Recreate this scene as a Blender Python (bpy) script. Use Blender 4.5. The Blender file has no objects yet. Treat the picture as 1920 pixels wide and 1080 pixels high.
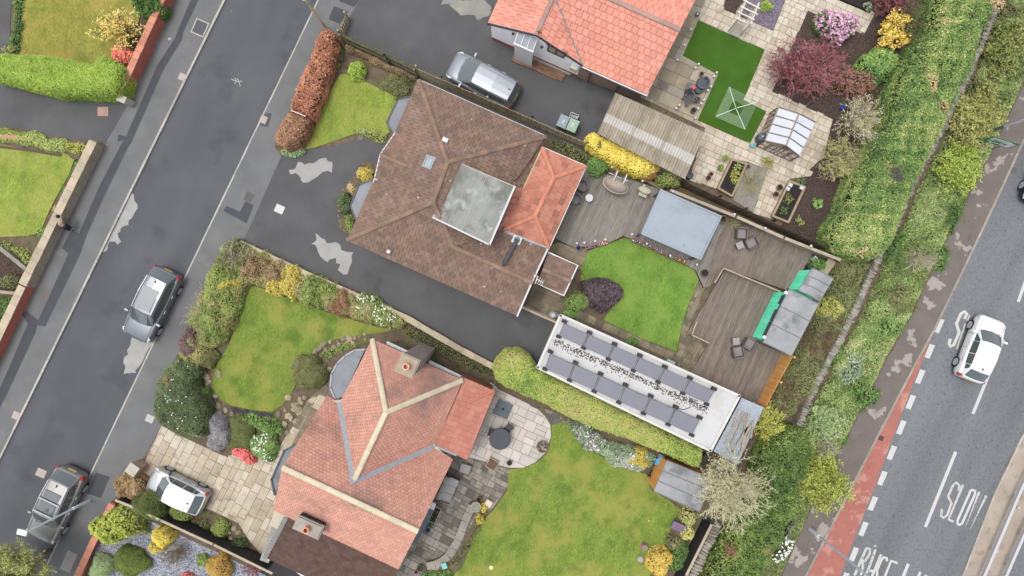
import bpy, math, random
import numpy as np
from mathutils import Vector, Matrix
random.seed(11)
rng = np.random.default_rng(11)
scene = bpy.context.scene
col = scene.collection
# ---------------------------------------------------------------- camera, sky, sun, exposure
CAM_H = 40.0          # metres above the road
PPM = 32.0            # photograph pixels per metre on the ground
cam_data = bpy.data.cameras.new('camera')
cam = bpy.data.objects.new('camera', cam_data)
col.objects.link(cam)
cam.location = (0, 0, CAM_H)
cam.rotation_euler = (0, 0, 0)
cam_data.sensor_width = 36.0
cam_data.lens = 24.0
cam_data.clip_end = 3000
scene.camera = cam
SUN_EL, SUN_AZ = math.radians(76), math.radians(285)     # azimuth clockwise from +Y
world = bpy.data.worlds.new('World')
scene.world = world
world.use_nodes = True
wn = world.node_tree
sky = wn.nodes.new('ShaderNodeTexSky')
sky.sky_type = 'NISHITA'
sky.sun_disc = False
sky.sun_elevation = SUN_EL
sky.sun_rotation = SUN_AZ
sky.air_density = 0.6
sky.dust_density = 3.0
sky.ozone_density = 0.6
pale = wn.nodes.new('ShaderNodeHueSaturation')          # thin even cloud: most of the blue washed out
pale.inputs['Saturation'].default_value = 0.3
wn.links.new(sky.outputs[0], pale.inputs['Color'])
wn.links.new(pale.outputs[0], wn.nodes['Background'].inputs[0])
wn.nodes['Background'].inputs[1].default_value = 0.15
sun_data = bpy.data.lights.new('sun', 'SUN')
sun_data.energy = 0.5
sun_data.angle = math.radians(16)
sun_data.color = (1.0, 0.965, 0.92)
sun = bpy.data.objects.new('sun', sun_data)
col.objects.link(sun)
sdir = Vector((math.sin(SUN_AZ) * math.cos(SUN_EL), math.cos(SUN_AZ) * math.cos(SUN_EL), math.sin(SUN_EL)))
sun.rotation_euler = sdir.to_track_quat('Z', 'Y').to_euler()
sun.location = sdir * 60
scene.view_settings.view_transform = 'Standard'
scene.view_settings.look = 'None'
scene.view_settings.gamma = 1
scene.view_settings.use_curve_mapping = False
scene.view_settings.exposure = 1.25
# ---------------------------------------------------------------- helpers
LIGHT = 1.5
def lin(v):
 v = v / 255.0
 return v / 12.92 if v <= 0.04045 else ((v + 0.055) / 1.055) ** 2.4
def C(r, g, b, k=1.0):
 c = [lin(v) / LIGHT * k for v in (r, g, b)]
 y = 0.3 * c[0] + 0.55 * c[1] + 0.15 * c[2]
 return tuple(min(0.85, v + (y - v) * 0.15) for v in c) + (1.0,)
def P(x, y, z=0.0):
 k = (CAM_H - z) / CAM_H / PPM
 return Vector(((x - 960) * k, (540 - y) * k, z))
def m(px):
 return px / PPM
ROT = -math.radians(24)          # the street's house grid
UX = Vector((math.cos(ROT), math.sin(ROT), 0))
VX = Vector((-math.sin(ROT), math.cos(ROT), 0))
ORI = {}
def tag(o, label=None, cat=None, group=None, kind=None):
 if label: o['label'] = label
 if cat: o['category'] = cat
 if group: o['group'] = group
 if kind: o['kind'] = kind
 return o
def thing(name, label, cat, loc, rot=0.0, group=None):
 o = bpy.data.objects.new(name, None)
 o.empty_display_size = 0.1
 col.objects.link(o)
 o.location = loc
 o.rotation_euler = (0, 0, rot)
 ORI[o.name] = (Vector(loc), rot)
 return tag(o, label, cat, group)
def link(name, me, parent=None, matrix=None):
 o = bpy.data.objects.new(name, me)
 col.objects.link(o)
 if parent is not None:
  o.parent = parent
 if matrix is not None:
  o.matrix_basis = matrix
 return o
def area2(p):
 return 0.5 * sum(p[i][0] * p[(i + 1) % len(p)][1] - p[(i + 1) % len(p)][0] * p[i][1] for i in range(len(p)))
def ccw(p):
 return list(p) if area2(p) > 0 else list(reversed(p))
class MB:
 def __init__(s):
  s.v, s.f, s.mi, s.r = [], [], [], []
 def add(s, vs, fs, mi=0, r=0.5):
  b = len(s.v)
  s.v.extend(tuple(v) for v in vs)
  for f in fs:
   s.f.append([b + i for i in f])
   s.mi.append(mi)
   s.r.append(r)
  return s
 def prism(s, pts, z0, z1, mi=0, r=0.5, bottom=False, msides=None):
  pts = ccw(pts)
  n = len(pts)
  vs = [(p[0], p[1], z1) for p in pts] + [(p[0], p[1], z0) for p in pts]
  s.add(vs[:n], [list(range(n))], mi, r)
  s.add(vs, [[i, i + n, (i + 1) % n + n, (i + 1) % n] for i in range(n)], mi if msides is None else msides, r)
  if bottom:
   s.add(vs[n:], [list(range(n - 1, -1, -1))], mi, r)
  return s
 def box(s, c, size, rot=0.0, mi=0, r=0.5, tilt=None):
  hx, hy, hz = size[0] / 2, size[1] / 2, size[2] / 2
  M = Matrix.Rotation(rot, 3, 'Z')
  if tilt is not None:
   M = M @ tilt
  c = Vector(c)
  vs = [c + M @ Vector((sx * hx, sy * hy, sz * hz)) for sz in (-1, 1) for sx, sy in ((-1, -1), (1, -1), (1, 1), (-1, 1))]
  return s.add(vs, [[3, 2, 1, 0], [4, 5, 6, 7], [0, 1, 5, 4], [1, 2, 6, 5], [2, 3, 7, 6], [3, 0, 4, 7]], mi, r)
 def tube(s, pts, rad, n=6, mi=0, r=0.5, cap=True):
  pts = [Vector(p) for p in pts]
  if not isinstance(rad, (list, tuple)):
   rad = [rad] * len(pts)
  rings = []
  for i, p in enumerate(pts):
   d = (pts[min(i + 1, len(pts) - 1)] - pts[max(i - 1, 0)]).normalized()
   a = d.orthogonal().normalized() if abs(d.z) > 0.95 else d.cross(Vector((0, 0, 1))).normalized()
   b = d.cross(a).normalized()
   rings.append([p + (a * math.cos(2 * math.pi * k / n) + b * math.sin(2 * math.pi * k / n)) * rad[i] for k in range(n)])
  vs = [q for ring in rings for q in ring]
  fs = []
  for i in range(len(pts) - 1):
   for k in range(n):
    fs.append([i * n + k, i * n + (k + 1) % n, (i + 1) * n + (k + 1) % n, (i + 1) * n + k])
  if cap:
   fs.append(list(range(n - 1, -1, -1)))
   fs.append([(len(pts) - 1) * n + k for k in range(n)])
  return s.add(vs, fs, mi, r)
 def lathe(s, c, prof, n=14, mi=0, r=0.5, sx=1.0, sy=1.0, rot=0.0):
  c = Vector(c)
  vs, fs = [], []
  for (rad, z) in prof:
   for k in range(n):
    a = 2 * math.pi * k / n
    x, y = rad * math.cos(a) * sx, rad * math.sin(a) * sy
    vs.append((c.x + x * math.cos(rot) - y * math.sin(rot), c.y + x * math.sin(rot) + y * math.cos(rot), c.z + z))
  for i in range(len(prof) - 1):
   for k in range(n):
    fs.append([i * n + k, i * n + (k + 1) % n, (i + 1) * n + (k + 1) % n, (i + 1) * n + k])
  fs.append([(len(prof) - 1) * n + k for k in range(n)])
  return s.add(vs, fs, mi, r)
 def build(s, name, mats, parent=None, origin=None, smooth=False, local=False):
  me = bpy.data.meshes.new(name)
  if not isinstance(mats, (list, tuple)):
   mats = [mats]
  if local:
   vv = s.v
   off = None
  else:
   if parent is not None:
    loc, rot = ORI[parent.name]
    iM = Matrix.Rotation(-rot, 3, 'Z')
    vv = [iM @ (Vector(v) - loc) for v in s.v]
    off = None
   else:
    if origin is None:
     xs = [v[0] for v in s.v]; ys = [v[1] for v in s.v]; zs = [v[2] for v in s.v]
     origin = Vector(((min(xs) + max(xs)) / 2, (min(ys) + max(ys)) / 2, min(zs)))
    off = Vector(origin)
    vv = [Vector(v) - off for v in s.v]
  me.from_pydata(vv, [], s.f)
  for t in mats:
   me.materials.append(t)
  me.polygons.foreach_set('material_index', s.mi)
  if smooth:
   me.polygons.foreach_set('use_smooth', [True] * len(s.f))
  a = me.attributes.new('rnd', 'FLOAT', 'FACE')
  a.data.foreach_set('value', s.r)
  me.update()
  o = link(name, me, parent)
  if off is not None:
   o.location = off
   ORI[o.name] = (off, 0.0)
  elif parent is not None:
   loc, rot = ORI[parent.name]
   ORI[o.name] = (loc, rot)
  return o
# ---------------------------------------------------------------- materials
def M(name, base, var=0.2, sc=2.0, rough=0.85, bump=0.25, bsc=30.0, bdist=0.01, rnd=0.0, spec=0.3, metal=0.0, stain=(), pal=None,
  fine=0.12, fsc=45.0, stretch=None, dots=None, const=False, coat=0.0, trans=0.0):
 mt = bpy.data.materials.new(name)
 mt.use_nodes = True
 nt = mt.node_tree
 N, L = nt.nodes, nt.links
 bs = N['Principled BSDF']
 geo = N.new('ShaderNodeNewGeometry')
 pos = geo.outputs['Position']
 if stretch:
  mp = N.new('ShaderNodeMapping')
  mp.inputs['Rotation'].default_value = (0, 0, -stretch[0])
  L.new(pos, mp.inputs[0])
  mp2 = N.new('ShaderNodeMapping')
  mp2.inputs['Scale'].default_value = (1.0 / stretch[1], 1, 1)
  L.new(mp.outputs[0], mp2.inputs[0])
  spos = mp2.outputs[0]
 else:
  spos = pos
 def noise(scale, detail=4.0, src=None):
  n = N.new('ShaderNodeTexNoise')
  n.inputs['Scale'].default_value = scale
  n.inputs['Detail'].default_value = detail
  n.inputs['Roughness'].default_value = 0.6
  L.new(src or pos, n.inputs['Vector'])
  return n.outputs[0]
 def mixc(mode, fac, a, b):
  x = N.new('ShaderNodeMix')
  x.data_type = 'RGBA'
  x.blend_type = mode
  if isinstance(fac, (int, float)): x.inputs[0].default_value = fac
  else: L.new(fac, x.inputs[0])
  for k, q in ((6, a), (7, b)):
   if isinstance(q, tuple): x.inputs[k].default_value = q
   else: L.new(q, x.inputs[k])
  return x.outputs[2]
 def rng_(src, f0, f1, t0, t1):
  r = N.new('ShaderNodeMapRange')
  for i, q in enumerate((f0, f1, t0, t1)):
   r.inputs[1 + i].default_value = q
  L.new(src, r.inputs[0])
  return r.outputs[0]
 at = N.new('ShaderNodeAttribute')
 at.attribute_name = 'rnd'
 if pal:
  cr = N.new('ShaderNodeValToRGB')
  cr.color_ramp.interpolation = 'CONSTANT' if const else 'LINEAR'
  els = cr.color_ramp.elements
  while len(els) < len(pal): els.new(0.5)
  for i, p in enumerate(pal):
   els[i].position = i / len(pal) if const else i / max(1, len(pal) - 1)
   els[i].color = p
  L.new(at.outputs['Fac'], cr.inputs[0])
  c = cr.outputs[0]
 else:
  c = base
 g = noise(sc, 5.0, spos)
 v = rng_(g, 0.25, 0.75, 1 - var, 1 + var)
 hs = N.new('ShaderNodeHueSaturation')
 if isinstance(c, tuple): hs.inputs['Color'].default_value = c
 else: L.new(c, hs.inputs['Color'])
 mul = N.new('ShaderNodeMath'); mul.operation = 'MULTIPLY'
 L.new(v, mul.inputs[0])
 f = noise(fsc, 3.0, spos)
 L.new(rng_(f, 0.3, 0.7, 1 - fine, 1 + fine), mul.inputs[1])
 val = mul.outputs[0]
 if rnd:
  m2 = N.new('ShaderNodeMath'); m2.operation = 'MULTIPLY'
  L.new(val, m2.inputs[0]); L.new(rng_(at.outputs['Fac'], 0, 1, 1 - rnd, 1 + rnd), m2.inputs[1])
  val = m2.outputs[0]
 L.new(val, hs.inputs['Value'])
 c = hs.outputs[0]
 for (scol, ssc, thr, soft, amt) in stain:
  n = noise(ssc, 6.0)
  c = mixc('MIX', rng_(n, thr, thr + soft, 0, amt), c, scol)
 if dots:
  dcol, dsc, drad = dots
  vo = N.new('ShaderNodeTexVoronoi')
  vo.inputs['Scale'].default_value = dsc
  L.new(pos, vo.inputs['Vector'])
  big = noise(0.6, 2.0)
  ad = N.new('ShaderNodeMath'); ad.operation = 'MULTIPLY'
  L.new(rng_(vo.outputs['Distance'], drad, drad * 0.6, 0, 1), ad.inputs[0])
  L.new(rng_(big, 0.45, 0.6, 0, 1), ad.inputs[1])
  c = mixc('MIX', ad.outputs[0], c, dcol)
 L.new(c, bs.inputs['Base Color'])
 bs.inputs['Roughness'].default_value = rough
 bs.inputs['Specular IOR Level'].default_value = spec
 bs.inputs['Metallic'].default_value = metal
 if coat:
  bs.inputs['Coat Weight'].default_value = coat
  bs.inputs['Coat Roughness'].default_value = 0.05
 if trans:
  bs.inputs['Transmission Weight'].default_value = trans
 if bump:
  bn = N.new('ShaderNodeBump')
  bn.inputs['Strength'].default_value = bump
  bn.inputs['Distance'].default_value = bdist
  L.new(noise(bsc, 4.0, spos), bn.inputs['Height'])
  L.new(bn.outputs[0], bs.inputs['Normal'])
 return mt
def leafmat(name, pal, k=1.0, var=0.12):
 mt = M(name, None, var=var, sc=1.3, rough=0.6, bump=0, pal=[C(*p, k=k * 1.4) for p in pal], fine=0.0, spec=0.25)
 return mt
_simple = {}
def S(r, g, b, rough=0.6, var=0.08, metal=0.0, spec=0.4, k=1.0):
 key = (r, g, b, rough, var, metal)
 if key not in _simple:
  _simple[key] = M('paint_%d_%d_%d' % (r, g, b), C(r, g, b, k), var=var, sc=3.0, rough=rough, bump=0.08, bsc=60, fine=0.06, metal=metal, spec=spec)
 return _simple[key]
asphalt = M('asphalt', C(89, 92, 97), var=0.2, sc=0.35, rough=0.9, bump=0.4, bsc=120, fine=0.14, fsc=60, stretch=(math.radians(64), 5),
   stain=((C(106, 106, 106), 0.28, 0.5, 0.2, 0.5), (C(64, 66, 70), 0.5, 0.58, 0.12, 0.4)), dots=(C(165, 163, 158), 0.9, 0.03))
asphalt_main = M('asphalt_main', C(118, 122, 126), var=0.2, sc=0.55, rough=0.9, bump=0.4, bsc=90, fine=0.2, fsc=30, stretch=(math.radians(64), 9),
     stain=((C(86, 84, 84), 7.0, 0.56, 0.06, 0.55), (C(150, 148, 146), 9.0, 0.6, 0.06, 0.35)))
pave_tarmac = M('pavement_tarmac', C(116, 117, 117), var=0.16, sc=0.6, rough=0.92, bump=0.4, bsc=110, fine=0.13, fsc=50,
    stain=((C(132, 130, 126), 0.8, 0.55, 0.15, 0.5), (C(122, 104, 88), 0.35, 0.6, 0.1, 0.5)))
patch_tarmac = M('patch_tarmac', C(78, 80, 86), var=0.12, sc=1.5, rough=0.9, bump=0.4, bsc=110, fine=0.12)
drive_tarmac = M('drive_tarmac', C(88, 88, 89), var=0.2, sc=0.4, rough=0.75, bump=0.35, bsc=90, fine=0.12, fsc=40,
     stain=((C(104, 102, 99), 0.45, 0.56, 0.14, 0.6), (C(56, 54, 50), 0.3, 0.58, 0.16, 0.7)), dots=(C(140, 140, 138), 1.2, 0.03))
dry_patch = M('dry_tarmac', C(166, 165, 160), var=0.12, sc=2.0, rough=0.8, bump=0.25, bsc=80, fine=0.1)
foot_tarmac = M('footpath_tarmac', C(120, 110, 104), var=0.14, sc=0.8, rough=0.95, bump=0.4, bsc=90, fine=0.14,
    stain=((C(176, 164, 156), 0.75, 0.585, 0.02, 0.85), (C(96, 86, 80), 2.0, 0.6, 0.1, 0.4)))
soil = M('soil', C(118, 100, 80), var=0.3, sc=2.5, rough=1, bump=0.8, bsc=25, bdist=0.03, fine=0.25, fsc=22,
   stain=((C(104, 112, 62), 1.2, 0.5, 0.12, 0.6), (C(70, 58, 46), 3.0, 0.55, 0.1, 0.6)))
bark = M('bark_mulch', C(88, 71, 63), var=0.3, sc=5, rough=1, bump=1.0, bsc=30, bdist=0.05, fine=0.8, fsc=15)
dark_soil = M('dark_soil', C(52, 46, 44), var=0.3, sc=4, rough=1, bump=0.8, bsc=30, bdist=0.03, fine=0.35, fsc=24)
slate = M('slate_chippings', C(150, 153, 164), var=0.2, sc=3, rough=0.9, bump=1.0, bsc=24, bdist=0.04, fine=0.9, fsc=13)
purple_slate = M('purple_slate', C(124, 112, 128), var=0.2, sc=3, rough=0.9, bump=1.0, bsc=30, bdist=0.03, fine=0.6, fsc=14)
gravel = M('gravel', C(156, 150, 142), var=0.2, sc=2, rough=0.95, bump=0.8, bsc=35, bdist=0.02, fine=0.3, fsc=30, stain=((C(140, 140, 92), 2.0, 0.52, 0.1, 0.6),))
mortar = M('mortar', C(112, 102, 86), var=0.2, sc=3, rough=0.95, bump=0.4, bsc=40)
def lawnmat(name, a, b, cdark, ang=66):
 return M(name, C(*a), var=0.2, sc=1.6, rough=0.95, bump=0.9, bsc=22, bdist=0.03, fine=0.34, fsc=18, spec=0.1, stretch=(math.radians(ang), 2.6),
    stain=((C(*b), 0.5, 0.45, 0.16, 0.85), (C(*cdark), 0.9, 0.54, 0.14, 0.75)))
lawn_yellow = lawnmat('lawn_yellow', (148, 148, 48), (176, 158, 64), (112, 128, 40), 90)
lawn_lime = lawnmat('lawn_lime', (144, 164, 46), (164, 170, 66), (114, 146, 38))
lawn_green = lawnmat('lawn_green', (122, 146, 42), (158, 158, 58), (86, 122, 32))
lawn_bright = lawnmat('lawn_bright', (114, 154, 44), (140, 168, 60), (90, 136, 34))
lawn_fake = M('artificial_turf', C(66, 108, 12), var=0.14, sc=1.2, rough=0.9, bump=0.6, bsc=50, fine=0.14, fsc=40, spec=0.1, stain=((C(82, 122, 24), 0.8, 0.55, 0.2, 0.5),))
wood_grey = M('wood_grey', C(140, 134, 124), var=0.2, sc=4, rough=0.9, bump=0.3, bsc=30, fine=0.22, fsc=14, rnd=0.14, stretch=(math.radians(66), 8),
    stain=((C(112, 110, 78), 0.7, 0.55, 0.15, 0.6),))
wood_brown = M('wood_brown', C(132, 119, 107), var=0.2, sc=4, rough=0.9, bump=0.3, bsc=30, fine=0.22, fsc=14, rnd=0.14, stretch=(math.radians(66), 8),
    stain=((C(96, 94, 70), 0.6, 0.58, 0.15, 0.5), (C(146, 132, 118), 0.8, 0.58, 0.1, 0.5)))
fence_wood = M('fence_wood', C(160, 144, 108, 1.4), var=0.2, sc=3, rough=0.9, bump=0.3, bsc=30, fine=0.2, fsc=14, rnd=0.2)
fence_mossy = M('fence_mossy', C(122, 124, 84), var=0.2, sc=3, rough=0.9, bump=0.3, bsc=30, fine=0.2, fsc=14, rnd=0.2)
fence_dark = M('fence_dark', C(98, 84, 66), var=0.25, sc=3, rough=0.9, bump=0.3, bsc=30, fine=0.2, fsc=14, rnd=0.25)
fence_pale = M('fence_pale', C(170, 156, 132, 1.2), var=0.2, sc=2, rough=0.9, bump=0.3, bsc=30, fine=0.15, fsc=14, rnd=0.15)
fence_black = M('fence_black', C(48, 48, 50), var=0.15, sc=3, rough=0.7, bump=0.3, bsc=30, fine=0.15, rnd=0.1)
fence_orange = M('fence_orange', C(214, 144, 56, 1.5), var=0.15, sc=2, rough=0.75, bump=0.2, bsc=20, fine=0.15, rnd=0.12)
timber = M('timber_edge', C(170, 150, 118), var=0.2, sc=4, rough=0.9, bump=0.3, bsc=30, fine=0.15)
white_paint = S(228, 228, 226, 0.55, 0.05)
white_upvc = S(236, 236, 238, 0.35, 0.03)
lead = M('lead_sheet', C(122, 128, 136), var=0.2, sc=1.2, rough=0.45, bump=0.15, bsc=12, fine=0.08, stain=((C(88, 92, 98), 1.0, 0.52, 0.15, 0.7), (C(176, 180, 184), 1.6, 0.62, 0.08, 0.5)))
lead_flash = M('lead_flashing', C(160, 166, 172), var=0.15, sc=3, rough=0.5, bump=0.15, bsc=12)
felt_grey = M('roof_felt', C(150, 152, 145), var=0.2, sc=1.0, rough=0.85, bump=0.2, bsc=30, fine=0.1, stretch=(math.radians(66), 5),
    stain=((C(110, 112, 100), 0.9, 0.48, 0.14, 0.8), (C(182, 185, 180), 1.4, 0.56, 0.1, 0.75)))
render_white = S(246, 246, 246, 0.85, 0.05, k=1.6)
brick_wall = M('brick', C(168, 104, 82), var=0.2, sc=2.5, rough=0.9, bump=0.5, bsc=25, fine=0.25, fsc=12)
stone_wall = M('stone_wall', C(172, 158, 132), var=0.25, sc=2.0, rough=0.95, bump=0.7, bsc=16, bdist=0.03, fine=0.2, fsc=10, rnd=0.16)
stone_grey = M('stone_grey', C(152, 147, 132), var=0.25, sc=3.0, rough=0.95, bump=0.8, bsc=14, bdist=0.03, fine=0.2, fsc=12, rnd=0.25, stain=((C(118, 118, 84), 2.0, 0.55, 0.1, 0.6),))
stone_tan = M('rock_tan', C(164, 150, 122), var=0.25, sc=3.0, rough=0.95, bump=0.8, bsc=14, bdist=0.03, fine=0.25, fsc=10, rnd=0.3, stain=((C(112, 112, 76), 2.0, 0.52, 0.1, 0.6),))
concrete = M('concrete', C(188, 182, 168), var=0.15, sc=2, rough=0.9, bump=0.3, bsc=30, fine=0.12, rnd=0.12)
kerb_mat = M('kerb_concrete', C(182, 177, 166), var=0.15, sc=3, rough=0.9, bump=0.3, bsc=30, fine=0.12, rnd=0.14)
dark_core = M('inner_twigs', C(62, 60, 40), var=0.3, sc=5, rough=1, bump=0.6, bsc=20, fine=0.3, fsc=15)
bark_wood = M('tree_bark', C(120, 104, 86), var=0.25, sc=6, rough=0.95, bump=0.5, bsc=30)
black_plastic = S(40, 40, 43, 0.5, 0.05)
grey_metal = S(150, 154, 158, 0.45, 0.05, metal=0.4)
terracotta = S(172, 104, 74, 0.8, 0.15)
underlay = M('roof_underlay', C(70, 58, 52), var=.2, sc=3, fine=.2)
glass_dark = M('glass', C(82, 94, 96), var=0.05, rough=0.06, bump=0, spec=0.8, fine=0, coat=0.6)
# ---------------------------------------------------------------- builders: sheets, slabs, boards, tiles
def pp(pts, z=0.0):
 return [P(x, y, z) for x, y in pts]
def sheet(name, px, z, mat, drop=0.1, label=None, cat=None, kind='structure', parent=None, group=None):
 q = pp(px, z)
 if name == 'dry_patch': q = ragged(q, .05)
 o = MB().prism(q, z - drop, z).build(name, mat, parent)
 return tag(o, label, cat, group, kind)
def clip(poly, rect_c, ax, hw, hh):
 """clip a 2-D polygon by the rectangle centred rect_c with axis ax, half sizes hw, hh (in its own frame); returns local points"""
 ux, uy = ax
 pts = [((p[0] - rect_c[0]) * ux + (p[1] - rect_c[1]) * uy, -(p[0] - rect_c[0]) * uy + (p[1] - rect_c[1]) * ux) for p in poly]
 for axis, lim, sgn in ((0, hw, 1), (0, hw, -1), (1, hh, 1), (1, hh, -1)):
  out = []
  n = len(pts)
  for i in range(n):
   a, b = pts[i], pts[(i + 1) % n]
   da, db = lim - sgn * a[axis], lim - sgn * b[axis]
   if da >= 0: out.append(a)
   if (da >= 0) != (db >= 0):
    t = da / (da - db)
    out.append((a[0] + (b[0] - a[0]) * t, a[1] + (b[1] - a[1]) * t))
  pts = out
  if len(pts) < 3: return []
 res = []
 for p in pts:
  if not res or abs(p[0] - res[-1][0]) + abs(p[1] - res[-1][1]) > 1e-4: res.append(p)
 if len(res) > 2 and abs(res[0][0] - res[-1][0]) + abs(res[0][1] - res[-1][1]) < 1e-4: res.pop()
 return res if len(res) > 2 else []
def pieces(parent, name, cells, mat, z, thick, jitter=0.006, limit=300, taper=0.0, smooth_edge=0.0):
 """cells: list of (cx, cy, ax, local polygon); each becomes one object under parent, the overflow one joined part"""
 cells.sort(key=lambda c: (c[0] ** 2 + c[1] ** 2))
 loc, rot = ORI[parent.name]
 rest = MB()
 for i, (cx, cy, ax, poly) in enumerate(cells):
  dz = random.uniform(-jitter, jitter)
  r = random.random()
  if i < limit:
   b = MB().prism(poly, -thick, 0.0, 0, r)
   me = bpy.data.meshes.new(name)
   me.from_pydata(b.v, [], b.f)
   me.materials.append(mat)
   a = me.attributes.new('rnd', 'FLOAT', 'FACE')
   a.data.foreach_set('value', b.r)
   o = link(name, me, parent)
   o.location = (cx - loc.x, cy - loc.y, z + dz - loc.z)
   o.rotation_euler = (0, 0, math.atan2(ax[1], ax[0]))
  else:
   w = [(cx + p[0] * ax[0] - p[1] * ax[1], cy + p[0] * ax[1] + p[1] * ax[0]) for p in poly]
   rest.prism(w, z + dz - thick, z + dz, 0, r)
 if rest.v:
  tag(rest.build(name + '_field', mat, parent), kind='stuff')
def pave(label, px, z, sw, sh, mat, ang=ROT, mode='grid', gap=0.022, name='patio', base=mortar, limit=300, cat='patio', piece='paving_slab', thick=0.04):
 base_o = sheet(name, px, z, base, 0.06, label, cat)
 poly = [(p.x, p.y) for p in pp(px, z + thick * 0.6)]
 ax = (math.cos(ang), math.sin(ang))
 us = [p[0] * ax[0] + p[1] * ax[1] for p in poly]
 vs = [-p[0] * ax[1] + p[1] * ax[0] for p in poly]
 cells = []
 v = min(vs) - random.random() * sh
 while v < max(vs):
  h = sh
  if mode != 'grid':
   h = sh * random.choice((0.62, 0.8, 1.0, 1.0, 1.25) if mode == 'random' else (0.7, 1.0, 1.0))
  u = min(us) - random.random() * sw
  while u < max(us):
   w = sw
   if mode == 'random': w = sw * random.choice((0.55, 0.8, 1.0, 1.25, 1.6))
   elif mode == 'coursed': w = sw * random.choice((0.7, 1.0, 1.0, 1.45))
   parts = [(u + w / 2, v + h / 2, w, h)]
   if mode == 'random' and h > sh * 0.9 and random.random() < 0.3:
    parts = [(u + w / 2, v + h * 0.25, w, h * 0.5), (u + w / 2, v + h * 0.75, w, h * 0.5)]
   for (cu, cv, ww, hh) in parts:
    cx, cy = cu * ax[0] - cv * ax[1], cu * ax[1] + cv * ax[0]
    q = clip(poly, (cx, cy), ax, ww / 2 - gap / 2, hh / 2 - gap / 2)
    if q and abs(area2(q)) > 0.012:
     cells.append((cx, cy, ax, q))
   u += w
  v += h
 pieces(base_o, piece, cells, mat, z + thick * 0.6, thick * 0.9, limit=limit)
 return base_o
def boards(base_o, px, z, pitch, ang, mat, name='deck_board', gap=0.01, thick=0.03, length=None, limit=300):
 poly = [(p.x, p.y) for p in pp(px, z)]
 ax = (math.cos(ang), math.sin(ang))
 us = [p[0] * ax[0] + p[1] * ax[1] for p in poly]
 vs = [-p[0] * ax[1] + p[1] * ax[0] for p in poly]
 cells = []
 v = min(vs)
 cu = (min(us) + max(us)) / 2
 Lh = (max(us) - min(us)) / 2 + 0.1
 while v < max(vs):
  cv = v + pitch / 2
  cx, cy = cu * ax[0] - cv * ax[1], cu * ax[1] + cv * ax[0]
  q = clip(poly, (cx, cy), ax, Lh, pitch / 2 - gap / 2)
  if q and abs(area2(q)) > 0.01:
   cells.append((cx, cy, ax, q))
  v += pitch
 pieces(base_o, name, cells, mat, z, thick, jitter=0.003, limit=limit)
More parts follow.
